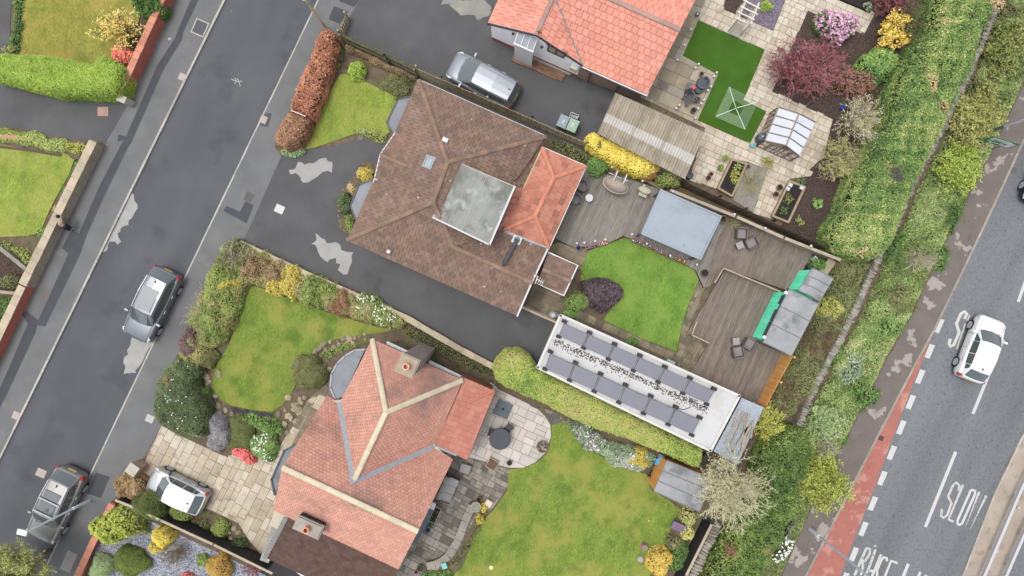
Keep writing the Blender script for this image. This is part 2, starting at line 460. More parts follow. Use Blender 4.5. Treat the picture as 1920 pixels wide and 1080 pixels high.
class Tiles:
 """roof tiles on any number of planes of one roof part; the nearest whole tiles are objects, the rest one joined part"""
 def __init__(s, part, mat, budget=300, name='roof_tile'):
  s.part, s.mat, s.budget, s.name = part, mat, budget, name
  s.full, s.rest = [], MB()
  s.variants = {}
 def variant(s, tw, th, k, t):
  key = (round(tw, 3), round(th, 3), k)
  if key not in s.variants:
   b = MB()
   s.geo(b, [(-tw / 2, -th / 2), (tw / 2, -th / 2), (tw / 2, th / 2), (-tw / 2, th / 2)], th, t, lambda u, v, w: (u, v, w), (k + 0.5) / 8.0)
   me = bpy.data.meshes.new(s.name)
   me.from_pydata(b.v, [], b.f)
   me.materials.append(s.mat)
   a = me.attributes.new('rnd', 'FLOAT', 'FACE')
   a.data.foreach_set('value', b.r)
   s.variants[key] = me
  return s.variants[key]
 def geo(s, b, q, th, t, tr, r):
  q = ccw(q)
  n = len(q)
  hgt = [0.006 + t * (0.5 - p[1] / th) for p in q]
  top = [tr(p[0], p[1], h) for p, h in zip(q, hgt)]
  bot = [tr(p[0], p[1], -0.02) for p in q]
  b.add(top, [list(range(n))], 0, r)
  b.add(top + bot, [[i, i + n, (i + 1) % n + n, (i + 1) % n] for i in range(n)], 0, r)
 def face(s, poly, tw, th, t=0.03, gap=0.008, stagger=0.5, rfun=None):
  nrm = Vector((0, 0, 0))
  n = len(poly)
  for i in range(n):
   a, b = poly[i], poly[(i + 1) % n]
   nrm += Vector(((a.y - b.y) * (a.z + b.z), (a.z - b.z) * (a.x + b.x), (a.x - b.x) * (a.y + b.y)))
  nrm.normalize()
  if nrm.z < 0: nrm = -nrm
  u = Vector((0, 0, 1)).cross(nrm)
  u = UX.copy() if u.length < 0.05 else u.normalized()
  v = nrm.cross(u)
  o = sum(poly, Vector()) / n
  q2 = [((p - o).dot(u), (p - o).dot(v)) for p in poly]
  u0, u1 = min(p[0] for p in q2), max(p[0] for p in q2)
  v0, v1 = min(p[1] for p in q2), max(p[1] for p in q2)
  loc, rot = ORI[s.part.name]
  F = Matrix(((u.x, v.x, nrm.x, 0), (u.y, v.y, nrm.y, 0), (u.z, v.z, nrm.z, 0), (0, 0, 0, 1)))
  j = 0
  vv = v0
  while vv < v1:
   uu = u0 - tw + (j % 2) * stagger * tw
   while uu < u1:
    c = (uu + tw / 2, vv + th / 2)
    q = clip(q2, c, (1, 0), tw / 2 - gap / 2, th / 2 - gap * .4)
    if q and abs(area2(q)) > tw * th * 0.04:
     w = o + u * c[0] + v * c[1]
     r = rfun(w) if rfun else random.random()
     r = min(0.999, max(0.0, r))
     if abs(area2(q)) > (tw - gap) * (th - gap * .8) * 0.995:
      s.full.append((w.x ** 2 + w.y ** 2, w, F, tw - gap, th - gap * .8, t, r))
     else:
      s.geo(s.rest, q, th, t, lambda a, b2, cc, w=w: w + u * a + v * b2 + nrm * cc, r)
    uu += tw
   vv += th
   j += 1
 def finish(s):
  loc, rot = ORI[s.part.name]
  s.full.sort(key=lambda f: f[0])
  for i, (d, w, F, tw, th, t, r) in enumerate(s.full):
   if i < s.budget:
    me = s.variant(tw, th, int(r * 8), t)
    wob = Matrix.Rotation(random.uniform(-0.012, 0.012), 4, 'Z')
    link(s.name, me, s.part, Matrix.Translation(w - loc + Vector((0, 0, random.uniform(-0.004, 0.004)))) @ F @ wob)
   else:
    u, v, nn = F.col[0].to_3d(), F.col[1].to_3d(), F.col[2].to_3d()
    s.geo(s.rest, [(-tw / 2, -th / 2), (tw / 2, -th / 2), (tw / 2, th / 2), (-tw / 2, th / 2)], th, t,
      lambda a, b2, cc: w + u * a + v * b2 + nn * cc, r)
  if s.rest.v:
   tag(s.rest.build(s.name + '_field', s.mat, s.part), kind='stuff')
def ridge(part, a, b, mat, ln=0.45, rad=0.12, name='ridge_tile', flat=0.55):
 """half-round ridge tiles laid end to end from a to b"""
 loc, rot = ORI[part.name]
 d = b - a
 n = max(1, int(round(d.length / ln)))
 L = d.length / n
 dn = d.normalized()
 side = Vector((0, 0, 1)).cross(dn).normalized()
 up = dn.cross(side)
 F = Matrix(((dn.x, side.x, up.x, 0), (dn.y, side.y, up.y, 0), (dn.z, side.z, up.z, 0), (0, 0, 0, 1)))
 ms = []
 for k in range(3):
  bb = MB()
  seg = 6
  vs = []
  for x, rr in ((-L / 2 + 0.006, rad), (L / 2 + 0.012, rad * 0.93)):
   for i in range(seg + 1):
    t = math.pi * i / seg
    vs.append((x, rr * math.cos(t), rr * math.sin(t) * flat))
  fs = [[i, i + 1, seg + 1 + i + 1, seg + 1 + i] for i in range(seg)] + [list(range(seg, -1, -1)), [seg + 1 + i for i in range(seg + 1)]]
  bb.add(vs, fs, 0, (k + 0.5) / 3)
  me = bpy.data.meshes.new(name)
  me.from_pydata(bb.v, [], bb.f)
  me.materials.append(mat)
  at = me.attributes.new('rnd', 'FLOAT', 'FACE')
  at.data.foreach_set('value', bb.r)
  ms.append(me)
 for i in range(n):
  c = a + d * ((i + 0.5) / n)
  link(name, random.choice(ms), part, Matrix.Translation(c - loc) @ F)
def roofbase(parent, faces, mat, drop=0.03, name='roof', under=None):
 mat = under or underlay
 b = MB()
 for f in faces:
  q = [Vector((p.x, p.y, p.z - drop)) for p in f]
  if area2([(p.x, p.y) for p in q]) < 0: q.reverse()
  b.add(q, [list(range(len(q)))])
  b.add([Vector((p.x, p.y, p.z - 0.12)) for p in q], [list(range(len(q) - 1, -1, -1))])
 return b.build(name, mat, parent)
def bar(parent, name, pts, size, mat, z=None):
 """gutters, fascias, rails: box section of size (w, h) along a polyline of 3-D points"""
 b = MB()
 for a, c in zip(pts[:-1], pts[1:]):
  d = c - a
  rot = math.atan2(d.y, d.x)
  pitch = math.atan2(d.z, math.hypot(d.x, d.y))
  b.box((a + c) / 2, (d.length + size[0] * 0.5, size[0], size[1]), rot, tilt=Matrix.Rotation(-pitch, 3, 'Y'))
 return b.build(name, mat, parent)
# ---------------------------------------------------------------- fences and walls
def picket_fence(label, line, ztop, mat, group=None, pitch=0.15, w=0.11, zbase=0.1, name='picket_fence', post_mat=None, rails=True, t=0.02, side=1, rail_mat=None, posts=1.8,
     jit=0.03, piece='picket'):
 pts = [P(x, y, ztop) for x, y in line]
 o = thing(name, label, 'fence', (pts[0].x, pts[0].y, zbase), 0, group)
 variants = []
 for k in range(6):
  b = MB()
  h = ztop - zbase + random.uniform(-jit, jit)
  b.box((0, 0, h / 2), (w, t, h), 0, 0, (k + 0.5) / 6)
  me = bpy.data.meshes.new(piece)
  me.from_pydata(b.v, [], b.f)
  me.materials.append(mat)
  a = me.attributes.new('rnd', 'FLOAT', 'FACE')
  a.data.foreach_set('value', b.r)
  variants.append(me)
 base = ORI[o.name][0]
 for a, c in zip(pts[:-1], pts[1:]):
  d = Vector((c.x - a.x, c.y - a.y, 0))
  n = max(1, int(d.length / pitch))
  dn = d.normalized()
  nr = Vector((-dn.y, dn.x, 0)) * side
  rot = math.atan2(d.y, d.x)
  for i in range(n):
   p = a + d * ((i + 0.5) / n)
   q = link(piece, random.choice(variants), o)
   q.location = (p.x - base.x, p.y - base.y, 0)
   q.rotation_euler = (0, random.uniform(-0.01, 0.01), rot + random.uniform(-0.03, 0.03))
  if rails:
   for zr in (0.35, ztop - zbase - 0.3):
    b = MB().box((a + c) / 2 * Vector((1, 1, 0)) + nr * (t / 2 + 0.027) + Vector((0, 0, zbase + zr)) if False else
        Vector(((a.x + c.x) / 2, (a.y + c.y) / 2, zbase + zr)) + nr * (t / 2 + 0.027), (d.length, 0.05, 0.09), rot)
    b.build('rail', rail_mat or mat, o)
  if posts:
   k = max(1, int(round(d.length / posts)))
   for i in range(k + 1):
    p = a + d * (i / k)
    MB().box(Vector((p.x, p.y, zbase + (ztop - zbase + 0.06) / 2)) + nr * (t / 2 + 0.105), (0.1, 0.1, ztop - zbase + 0.06), rot).build('post', post_mat or mat, o)
 return o
def wall(label, base_px, h, thick, mat, cope, name='garden_wall', side=1, zb=0.05, cope_len=0.9, cope_w=None, group=None, cope_h=0.06, cat='wall', zpx=None):
 """wall whose near base edge follows base_px; side picks which way the thickness goes"""
 pts = [P(x, y, zb if zpx is None else zpx) for x, y in base_px]
 o = thing(name, label, cat, (pts[0].x, pts[0].y, zb), 0, group)
 b = MB()
 cells = MB()
 base = ORI[o.name][0]
 for a, c in zip(pts[:-1], pts[1:]):
  d = Vector((c.x - a.x, c.y - a.y, 0))
  dn = d.normalized()
  nr = Vector((-dn.y, dn.x, 0)) * side
  rot = math.atan2(d.y, d.x)
  mid = Vector(((a.x + c.x) / 2, (a.y + c.y) / 2, zb + h / 2)) + nr * thick / 2
  b.box(mid, (d.length + thick * 0.3, thick, h), rot)
  if cope is not None:
   n = max(1, int(round(d.length / cope_len)))
   for i in range(n):
    p = a + d * ((i + 0.5) / n) + nr * thick / 2
    ww = (cope_w or thick + 0.08) * random.uniform(0.95, 1.05)
    s = MB().box((0, 0, cope_h / 2), (d.length / n - 0.012, ww, cope_h * random.uniform(0.85, 1.15)), rot + random.uniform(-0.01, 0.01), 0, random.random())
    q = s.build('coping_stone', cope, o, local=True)
    q.location = (p.x - base.x, p.y - base.y, h + random.uniform(0.001, 0.006))
 b.build('wall_face', mat, o)
 return o
# ---------------------------------------------------------------- foliage
def fast_quads(name, V, rnd, mats, parent=None, matidx=None, origin=None):
 """V: (N,4,3) world coordinates"""
 n = V.shape[0]
 if parent is not None:
  loc, rot = ORI[parent.name]
 else:
  loc = Vector(origin if origin is not None else tuple(V.reshape(-1, 3).mean(0)))
 W = (V.reshape(-1, 3) - np.array(loc)).astype(np.float32)
 me = bpy.data.meshes.new(name)
 me.vertices.add(4 * n)
 me.vertices.foreach_set('co', W.ravel())
 me.loops.add(4 * n)
 me.loops.foreach_set('vertex_index', np.arange(4 * n, dtype=np.int32))
 me.polygons.add(n)
 me.polygons.foreach_set('loop_start', np.arange(0, 4 * n, 4, dtype=np.int32))
 for t in (mats if isinstance(mats, (list, tuple)) else [mats]):
  me.materials.append(t)
 if matidx is not None:
  me.polygons.foreach_set('material_index', matidx.astype(np.int32))
 me.update(calc_edges=True)
 a = me.attributes.new('rnd', 'FLOAT', 'FACE')
 a.data.foreach_set('value', np.clip(rnd, 0, 1).astype(np.float32))
 o = link(name, me, parent)
 if parent is None:
  o.location = loc
  ORI[o.name] = (Vector(loc), 0.0)
 return o
class Lump:
 def __init__(s, freq, n=7):
  s.k = rng.normal(size=(n, 3)); s.k /= np.linalg.norm(s.k, axis=1, keepdims=True)
  s.k *= freq * rng.uniform(0.6, 1.7, size=(n, 1))
  s.p = rng.uniform(0, 6.28, n)
  s.n = n
 def __call__(s, X):
  return np.sin(X @ s.k.T + s.p).sum(1) / math.sqrt(s.n / 2.0) * 0.5     # about -1..1
def poly_np(pts):
 return np.array([(p[0], p[1]) for p in pts])
def inside(poly, X):
 x, y = X[:, 0], X[:, 1]
 r = np.zeros(len(X), bool)
 n = len(poly)
 for i in range(n):
  x0, y0 = poly[i]; x1, y1 = poly[(i + 1) % n]
  if y0 == y1: continue
  c = (y0 > y) != (y1 > y)
  r ^= c & (x < (x1 - x0) * (y - y0) / (y1 - y0) + x0)
 return r
def bdist(poly, X):
 best = np.full(len(X), 1e9); bp = np.zeros((len(X), 2))
 n = len(poly)
 for i in range(n):
  a = poly[i]; b = poly[(i + 1) % n]
  ab = b - a
  L2 = max(1e-9, ab @ ab)
  t = np.clip(((X[:, :2] - a) @ ab) / L2, 0, 1)
  q = a + t[:, None] * ab
  d = np.hypot(X[:, 0] - q[:, 0], X[:, 1] - q[:, 1])
  k = d < best
  best[k] = d[k]; bp[k] = q[k]
 return best, bp
def leaf_quads(p, nrm, l, w):
 n = len(p)
 t = rng.normal(size=(n, 3))
 t -= (t * nrm).sum(1, keepdims=True) * nrm
 t /= np.linalg.norm(t, axis=1, keepdims=True) + 1e-9
 b = np.cross(nrm, t)
 s = rng.uniform(0.65, 1.35, size=(n, 1))
 l = l * s; w = w * s
 return np.stack([p - t * l / 2, p + b * w / 2 - t * l * 0.05, p + t * l / 2, p - b * w / 2 - t * l * 0.05], 1)
def unit(a):
 return a / (np.linalg.norm(a, axis=1, keepdims=True) + 1e-9)
def ell(cx, cy, rx, ry=None, rot=0, n=22, wob=0.06):
 ry = ry or rx
 ph = [random.uniform(0, 6.28) for _ in range(3)]
 out = []
 for i in range(n):
  a = 2 * math.pi * i / n
  k = 1 + wob * (math.sin(2 * a + ph[0]) + math.sin(3 * a + ph[1]) + 0.7 * math.sin(5 * a + ph[2]))
  x, y = rx * k * math.cos(a), ry * k * math.sin(a)
  c, s = math.cos(math.radians(rot)), math.sin(math.radians(rot))
  out.append((cx + x * c - y * s, cy + x * s + y * c))
 return out
def foliage(parent, poly, g, h, mat, leaf=(0.1, 0.06), dens=2.6, R=None, low=0.25, jit=0.1, freq=3.0, up=0.7, depth=0.15, cvar=0.25, name='foliage', side=True, fuzz=0.0):
 poly = poly_np(poly)
 lo, hi = poly.min(0), poly.max(0)
 if R is None: R = 0.5 * min(hi - lo)
 L1, L2, L3, L4 = Lump(freq), Lump(freq * 2.6), Lump(freq * 0.4), Lump(freq * 3.5)
 A = abs(area2([tuple(q) for q in poly]))
 N = int(A * dens / (leaf[0] * leaf[1] * 0.5))
 bb = (hi - lo).prod()
 X = rng.uniform(lo, hi, size=(int(N * bb / max(A, 1e-6)) + 8, 2))
 X = X[inside(poly, X)]
 def surf(X):
  d, q = bdist(poly, X)
  k = np.clip(d / R, 0, 1)
  pr = np.sqrt(1 - (1 - k) ** 2)
  X3 = np.column_stack([X, np.zeros(len(X))])
  lum = L1(X3) * jit + L2(X3) * jit * 0.8
  z = g + h * (low + (1 - low) * pr) + lum * h * 0.5 * (0.4 + 0.6 * pr)
  return z, pr, q, lum
 z, pr, q, lum = surf(X)
 z = z - depth * rng.random(len(X)) ** 2
 out = np.column_stack([q - X, np.zeros(len(X))])
 out = unit(out)
 nrm = unit(np.array([0, 0, 1.0]) * (up + pr[:, None]) * 0.8 + out * (1 - pr[:, None]) * 0.9 + rng.normal(size=(len(X), 3)) * 0.55)
 pts = np.column_stack([X, z])
 if fuzz: pts[:, :2] += rng.normal(size=(len(X), 2)) * fuzz
 if side:
  n = len(poly)
  seg = np.roll(poly, -1, 0) - poly
  ln = np.hypot(seg[:, 0], seg[:, 1])
  per = ln.sum()
  K = int(per * (h * low + 0.1) * dens * 0.8 / (leaf[0] * leaf[1] * 0.5))
  idx = rng.choice(n, size=K, p=ln / per)
  t = rng.random((K, 1))
  b = poly[idx] + seg[idx] * t
  c = poly.mean(0)
  no = np.column_stack([seg[idx][:, 1], -seg[idx][:, 0]]) / (ln[idx][:, None] + 1e-9)
  if area2([tuple(r) for r in poly]) < 0: no = -no
  zz = g + rng.random(K) * (h * low + 0.12)
  b3 = np.column_stack([b - no * (rng.random((K, 1)) * 0.12 - 0.03), zz])
  lb = L1(b3)
  b3[:, :2] += no * (lb * 0.06)[:, None]
  n3 = unit(np.column_stack([no, np.full(K, 0.35)]) + rng.normal(size=(K, 3)) * 0.5)
  pts = np.vstack([pts, b3]); nrm = np.vstack([nrm, n3])
 r = 0.5 + cvar * 1.25 * (0.4 * L1(pts) + 0.5 * L3(pts) + 0.45 * L4(pts)) + rng.normal(size=len(pts)) * cvar * 0.6
 o = fast_quads(name, leaf_quads(pts, nrm, leaf[0], leaf[1]), r, mat, parent)
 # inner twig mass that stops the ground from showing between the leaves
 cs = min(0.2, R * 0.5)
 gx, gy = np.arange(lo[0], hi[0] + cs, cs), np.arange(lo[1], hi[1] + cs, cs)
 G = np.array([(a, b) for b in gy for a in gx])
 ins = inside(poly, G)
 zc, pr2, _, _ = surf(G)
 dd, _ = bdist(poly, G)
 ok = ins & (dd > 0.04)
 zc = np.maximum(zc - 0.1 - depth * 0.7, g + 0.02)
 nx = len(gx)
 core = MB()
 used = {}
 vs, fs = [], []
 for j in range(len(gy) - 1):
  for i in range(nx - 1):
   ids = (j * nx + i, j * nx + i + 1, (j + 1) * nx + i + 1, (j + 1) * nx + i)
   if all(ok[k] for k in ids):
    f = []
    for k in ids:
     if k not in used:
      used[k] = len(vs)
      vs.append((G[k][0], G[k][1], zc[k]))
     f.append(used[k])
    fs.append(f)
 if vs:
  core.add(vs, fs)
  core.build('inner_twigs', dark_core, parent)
 return surf
def flowers(parent, poly, surf, mat, n, size, name='blossom', clump=0.0, lift=0.03):
 poly = poly_np(poly)
 lo, hi = poly.min(0), poly.max(0)
 X = rng.uniform(lo, hi, size=(n * 6, 2))
 X = X[inside(poly, X)]
 if clump:
  X3 = np.column_stack([X, np.zeros(len(X))])
  X = X[Lump(clump)(X3) > 0.0]
 X = X[:n]
 if len(X) == 0: return
 z, pr, q, lum = surf(X)
 k = 3
 pts = np.repeat(np.column_stack([X, z + lift]), k, 0)
 pts[:, :2] += rng.normal(size=(len(pts), 2)) * size * 0.35
 nrm = unit(np.array([0, 0, 1.0]) + rng.normal(size=(len(pts), 3)) * 0.35)
 fast_quads(name, leaf_quads(pts, nrm, size, size), rng.random(len(pts)), mat, parent)
def ragged(poly, amt):
 """split the outline finely and push it in and out"""
 out = []
 L = Lump(5.0)
 n = len(poly)
 sg = 1 if area2([(p.x, p.y) for p in poly]) > 0 else -1
 for i in range(n):
  a, b = poly[i], poly[(i + 1) % n]
  d = b - a
  k = max(1, int(d.length / 0.16))
  nr = Vector((d.y, -d.x, 0)).normalized() * sg
  for j in range(k):
   p = a + d * (j / k)
   out.append(p + nr * (amt * float(L(np.array([[p.x, p.y, 0.0]]))[0]) * 1.3 + random.gauss(0, amt * 0.35)))
 return out
def bush(name, label, cat, px, h, mat, leaf=(0.1, 0.06), dens=2.6, R=None, low=0.25, jit=0.1, freq=3.0, group=None, g=0.1, depth=0.15, cvar=0.25, zref=0.5, fl=None, fuzz=0.03, side=True, rag=None):
 poly = ragged(pp(px, g + h * zref), (0.035 if name == 'hedge' else 0.1) if rag is None else rag)
 cx = sum(p.x for p in poly) / len(poly); cy = sum(p.y for p in poly) / len(poly)
 o = thing(name, label, cat, (cx, cy, g), 0, group)
 surf = foliage(o, poly, g, h, mat, leaf, dens, R, low, jit, freq, depth=depth, cvar=cvar, fuzz=fuzz, side=side)
 if fl:
  for (fm, n, size, cl) in fl:
   flowers(o, poly, surf, fm, n, size, clump=cl)
 return o
def strands(name, polys, r0, r1, mat, parent, rnd=None):
 """polys (N,K,3) world; three-sided tapering twigs"""
 polys = np.asarray(polys, float)
 n, K, _ = polys.shape
 d = np.gradient(polys, axis=1)
 d = d / (np.linalg.norm(d, axis=2, keepdims=True) + 1e-9)
 ref = np.zeros_like(d); ref[..., 2] = 1.0
 ref[np.abs(d[..., 2]) > 0.93] = (1.0, 0, 0)
 a = np.cross(d, ref); a /= np.linalg.norm(a, axis=2, keepdims=True) + 1e-9
 b = np.cross(d, a)
 rad = np.linspace(0, 1, K)[None, :, None]
 r0 = np.asarray(r0, float).reshape(-1, 1, 1) if np.ndim(r0) else r0
 rr = r0 * (1 - rad) + r1 * rad
 ring = np.stack([polys + (a * math.cos(t) + b * math.sin(t)) * rr for t in (0, 2.094, 4.189)], 2)   # N,K,3,3
 qs = []
 for k in range(3):
  k2 = (k + 1) % 3
  qs.append(np.stack([ring[:, :-1, k], ring[:, :-1, k2], ring[:, 1:, k2], ring[:, 1:, k]], 2))
 V = np.concatenate([q.reshape(-1, 4, 3) for q in qs], 0)
 if rnd is None: rnd = rng.random(n)
 R = np.concatenate([np.repeat(rnd, K - 1)] * 3)
 return fast_quads(name, V, R, mat, parent)
def branchy(parent, base, rx, ry, h, mat, n0=40, n1=6, n2=4, r0=0.02, spread=1.0, hmin=0.4, rot=0.0, curl=0.15, K=5, r2=0.006, fan=0.25):
 """bare shrub or tree crown: three orders of twigs filling a dome; returns the tips"""
 base = np.array(base)
 th = rng.uniform(0, 2 * math.pi, n0)
 rr = np.sqrt(rng.uniform(0.02, 1, n0)) * spread
 c, s = math.cos(rot), math.sin(rot)
 ex, ey = rx * rr * np.cos(th), ry * rr * np.sin(th)
 tip = np.column_stack([ex * c - ey * s, ex * s + ey * c, h * (hmin + (1 - hmin) * np.sqrt(np.clip(1 - rr ** 2 * 0.9, 0, 1))) * rng.uniform(0.8, 1.05, n0)]) + base
 t = np.linspace(0, 1, K)[None, :, None]
 start = base + rng.normal(size=(n0, 3)) * np.array([rx, ry, 0]) * 0.06
 mid = (start + tip) / 2 + np.array([0, 0, h * 0.18]) + rng.normal(size=(n0, 3)) * curl * min(rx, ry)
 A = (1 - t) ** 2 * start[:, None] + 2 * t * (1 - t) * mid[:, None] + t ** 2 * tip[:, None]
 strands('branches', A, r0, r0 * 0.3, mat, parent)
 def sub(A, n, lf, rad, rad1, nm):
  m_, K_, _ = A.shape
  idx = np.repeat(np.arange(m_), n)
  pos = rng.uniform(0.3, 0.98, len(idx)) * (K_ - 1)
  i0 = np.clip(pos.astype(int), 0, K_ - 2); f = (pos - i0)[:, None]
  st = A[idx, i0] * (1 - f) + A[idx, i0 + 1] * f
  d = A[idx, i0 + 1] - A[idx, i0]
  ln = np.linalg.norm(A[idx, -1] - A[idx, 0], axis=1, keepdims=True)
  d = unit(unit(d) + rng.normal(size=d.shape) * 0.75 + np.array([0, 0, 0.12]))
  Ls = ln * lf * rng.uniform(0.5, 1.3, (len(idx), 1))
  e = st + d * Ls
  e[:, 2] = np.maximum(e[:, 2], base[2] + 0.05)
  mm = (st + e) / 2 + rng.normal(size=d.shape) * Ls * 0.14
  tt = np.linspace(0, 1, 4)[None, :, None]
  B = (1 - tt) ** 2 * st[:, None] + 2 * tt * (1 - tt) * mm[:, None] + tt ** 2 * e[:, None]
  strands(nm, B, rad, rad1, mat, parent)
  return B
 B = sub(A, n1, 0.34, r0 * 0.5, r2, 'side_branches')
 Cc = sub(B, n2, 0.5, r2 * 1.1, r2 * 0.5, 'twigs')
 return A, B, Cc
def twig_leaves(parent, B, mat, per, leaf, name='foliage', spread=0.03, up=0.6, cvar=0.28, freq=2.5):
 n, K, _ = B.shape
 idx = np.repeat(np.arange(n), per)
 f = rng.uniform(0.15, 1.0, len(idx)) * (K - 1)
 i0 = np.clip(f.astype(int), 0, K - 2); f = (f - i0)[:, None]
 p = B[idx, i0] * (1 - f) + B[idx, i0 + 1] * f + rng.normal(size=(len(idx), 3)) * spread
 nrm = unit(np.array([0, 0, up]) + rng.normal(size=p.shape) * 0.6)
 Lp = Lump(freq)
 fast_quads(name, leaf_quads(p, nrm, leaf[0], leaf[1]), 0.5 + cvar * Lp(p) + rng.normal(size=len(p)) * cvar * 0.6, mat, parent)
def bare(name, label, cat, x, y, rx, ry, h, mat, lmat=None, per=3, leaf=(0.07, 0.04), n0=40, n1=6, n2=4, r0=0.02, rot=0, group=None, g=0.1, hmin=0.4, trunk=None, r2=0.006, spread=0.03, fm=None, fper=1, fleaf=(0.06, 0.05)):
 c = P(x, y, g + h * 0.5)
 c.z = g
 o = thing(name, label, cat, c, 0, group)
 base = (c.x, c.y, g)
 if trunk:
  MB().tube([(c.x, c.y, g - 0.05), (c.x + 0.03, c.y, g + trunk[0] * 0.5), (c.x, c.y + 0.04, g + trunk[0])], [trunk[1], trunk[1] * 0.85, trunk[1] * 0.7], 10).build('trunk', bark_wood, o)
  base = (c.x, c.y, g + trunk[0] * 0.9)
  h = h - trunk[0] * 0.9
 A, B, T = branchy(o, base, m(rx), m(ry), h, mat, n0, n1, n2, r0, rot=-math.radians(rot), hmin=hmin, r2=r2)
 if lmat:
  twig_leaves(o, T, lmat, per, leaf, spread=spread)
  twig_leaves(o, B, lmat, per, leaf, name='inner_foliage', spread=spread)
 if fm:
  twig_leaves(o, T, fm, fper, fleaf, name='blossom', spread=spread)
 return o
def tufts(name, label, px, g, n, mat, size=0.12, w=0.015, spread=0.5, lump=None):
 poly = poly_np(pp(px, g))
 lo, hi = poly.min(0), poly.max(0)
 X = rng.uniform(lo, hi, size=(n * 3, 2))
 X = X[inside(poly, X)][:n]
 if lump:
  X = X[Lump(lump)(np.column_stack([X, np.zeros(len(X))])) > -0.1]
 k = len(X)
 p = np.column_stack([X, np.full(k, g)])
 d = unit(np.column_stack([rng.normal(size=(k, 2)) * spread, np.ones(k)]))
 b = unit(np.cross(d, rng.normal(size=(k, 3)))) * w
 l = size * rng.uniform(0.5, 1.3, (k, 1))
 tip = p + d * l
 V = np.stack([p - b, p + b, tip + b * 0.15, tip - b * 0.15], 1)
 r = 0.5 + 0.3 * Lump(1.5)(p) + rng.normal(size=k) * 0.18
 return tag(fast_quads(name, V, r, mat), label, 'grass', kind='stuff')
def leaf_cover(name, label, cat, px, g, h, mat, leaf, dens, freq=2.0, kind='stuff', jit=0.6, cvar=0.3, R=0.5):
 """knee-high ground cover as one mass"""
 poly = pp(px, g + h * 0.4)
 c = sum(poly, Vector()) / len(poly)
 o = thing(name, label, cat, (c.x, c.y, g))
 tag(o, kind=kind)
 foliage(o, poly, g, h, mat, leaf, dens, R, 0.15, jit, freq, depth=h * 0.5, cvar=cvar, side=False)
 for ch in o.children: ch['kind'] = kind
 return o
# ---------------------------------------------------------------- stones, pots, lights
_rocks = {}
def rock_mesh(mat):
 key = mat.name
 if key not in _rocks:
  import bmesh
  _rocks[key] = []
  for k in range(5):
   bm = bmesh.new()
   bmesh.ops.create_icosphere(bm, subdivisions=2 if key == 'stone_grey' else 1, radius=0.5)
   L = Lump(3.0)
   co = np.array([v.co[:] for v in bm.verts])
   d = L(co)
   for v, dd in zip(bm.verts, d):
    v.co *= 1 + 0.28 * dd
    v.co.z *= 0.7
   me = bpy.data.meshes.new('stone')
   bm.to_mesh(me); bm.free()
   a = me.attributes.new('rnd', 'FLOAT', 'FACE')
   a.data.foreach_set('value', [(k + 0.5) / 5] * len(me.polygons))
   me.materials.append(mat)
   _rocks[key].append(me)
 return random.choice(_rocks[key])
def rocks(label, group, pts, size, cat='stone', sq=0.25, parent=None, z=0.12):
 for (x, y) in pts:
  o = link('stone', rock_mesh(stone_tan), parent)
  p = P(x, y, z)
  s = size * random.uniform(0.65, 1.4)
  o.location = p
  o.rotation_euler = (random.uniform(-0.2, 0.2), random.uniform(-0.2, 0.2), random.uniform(0, 6.28))
  o.scale = (s * random.uniform(0.8, 1.4), s * random.uniform(0.7, 1.1), s * random.uniform(0.6, 1.0))
  tag(o, label, cat, group)
def along(pts, step, jit=0.0):
 out = []
 for a, b in zip(pts[:-1], pts[1:]):
  d = math.hypot(b[0] - a[0], b[1] - a[1])
  n = max(1, int(d / step))
  for i in range(n):
   t = (i + 0.5) / n
   out.append((a[0] + (b[0] - a[0]) * t + random.uniform(-jit, jit), a[1] + (b[1] - a[1]) * t + random.uniform(-jit, jit)))
 return out
def pot(label, x, y, r, h, mat, fill=None, cat='plant pot', name='plant_pot', g=0.14, group=None, plant=None):
 c = P(x, y, g + h)
 c.z = g
 o = thing(name, label, cat, c, 0, group)
 MB().lathe(c, [(r * 0.7, 0), (r * 0.92, h * 0.8), (r * 1.08, h * 0.82), (r * 1.08, h), (r * 0.9, h), (r * 0.86, h * 0.85), (0.005, h * 0.84)], 16).build('pot', mat, o, smooth=False)
 MB().lathe(c + Vector((0, 0, h * 0.845)), [(r * 0.86, 0), (r * 0.5, 0.015), (0.01, 0.02)], 12).build('soil', fill or dark_soil, o)
 if plant:
  pm, ph, pr = plant
  poly = [(c.x + pr * math.cos(a), c.y + pr * math.sin(a)) for a in np.linspace(0, 6.28, 10)[:-1]]
  foliage(o, poly, g + h * 0.8, ph, pm, (0.08, 0.04), 2.0, side=False)
 return o
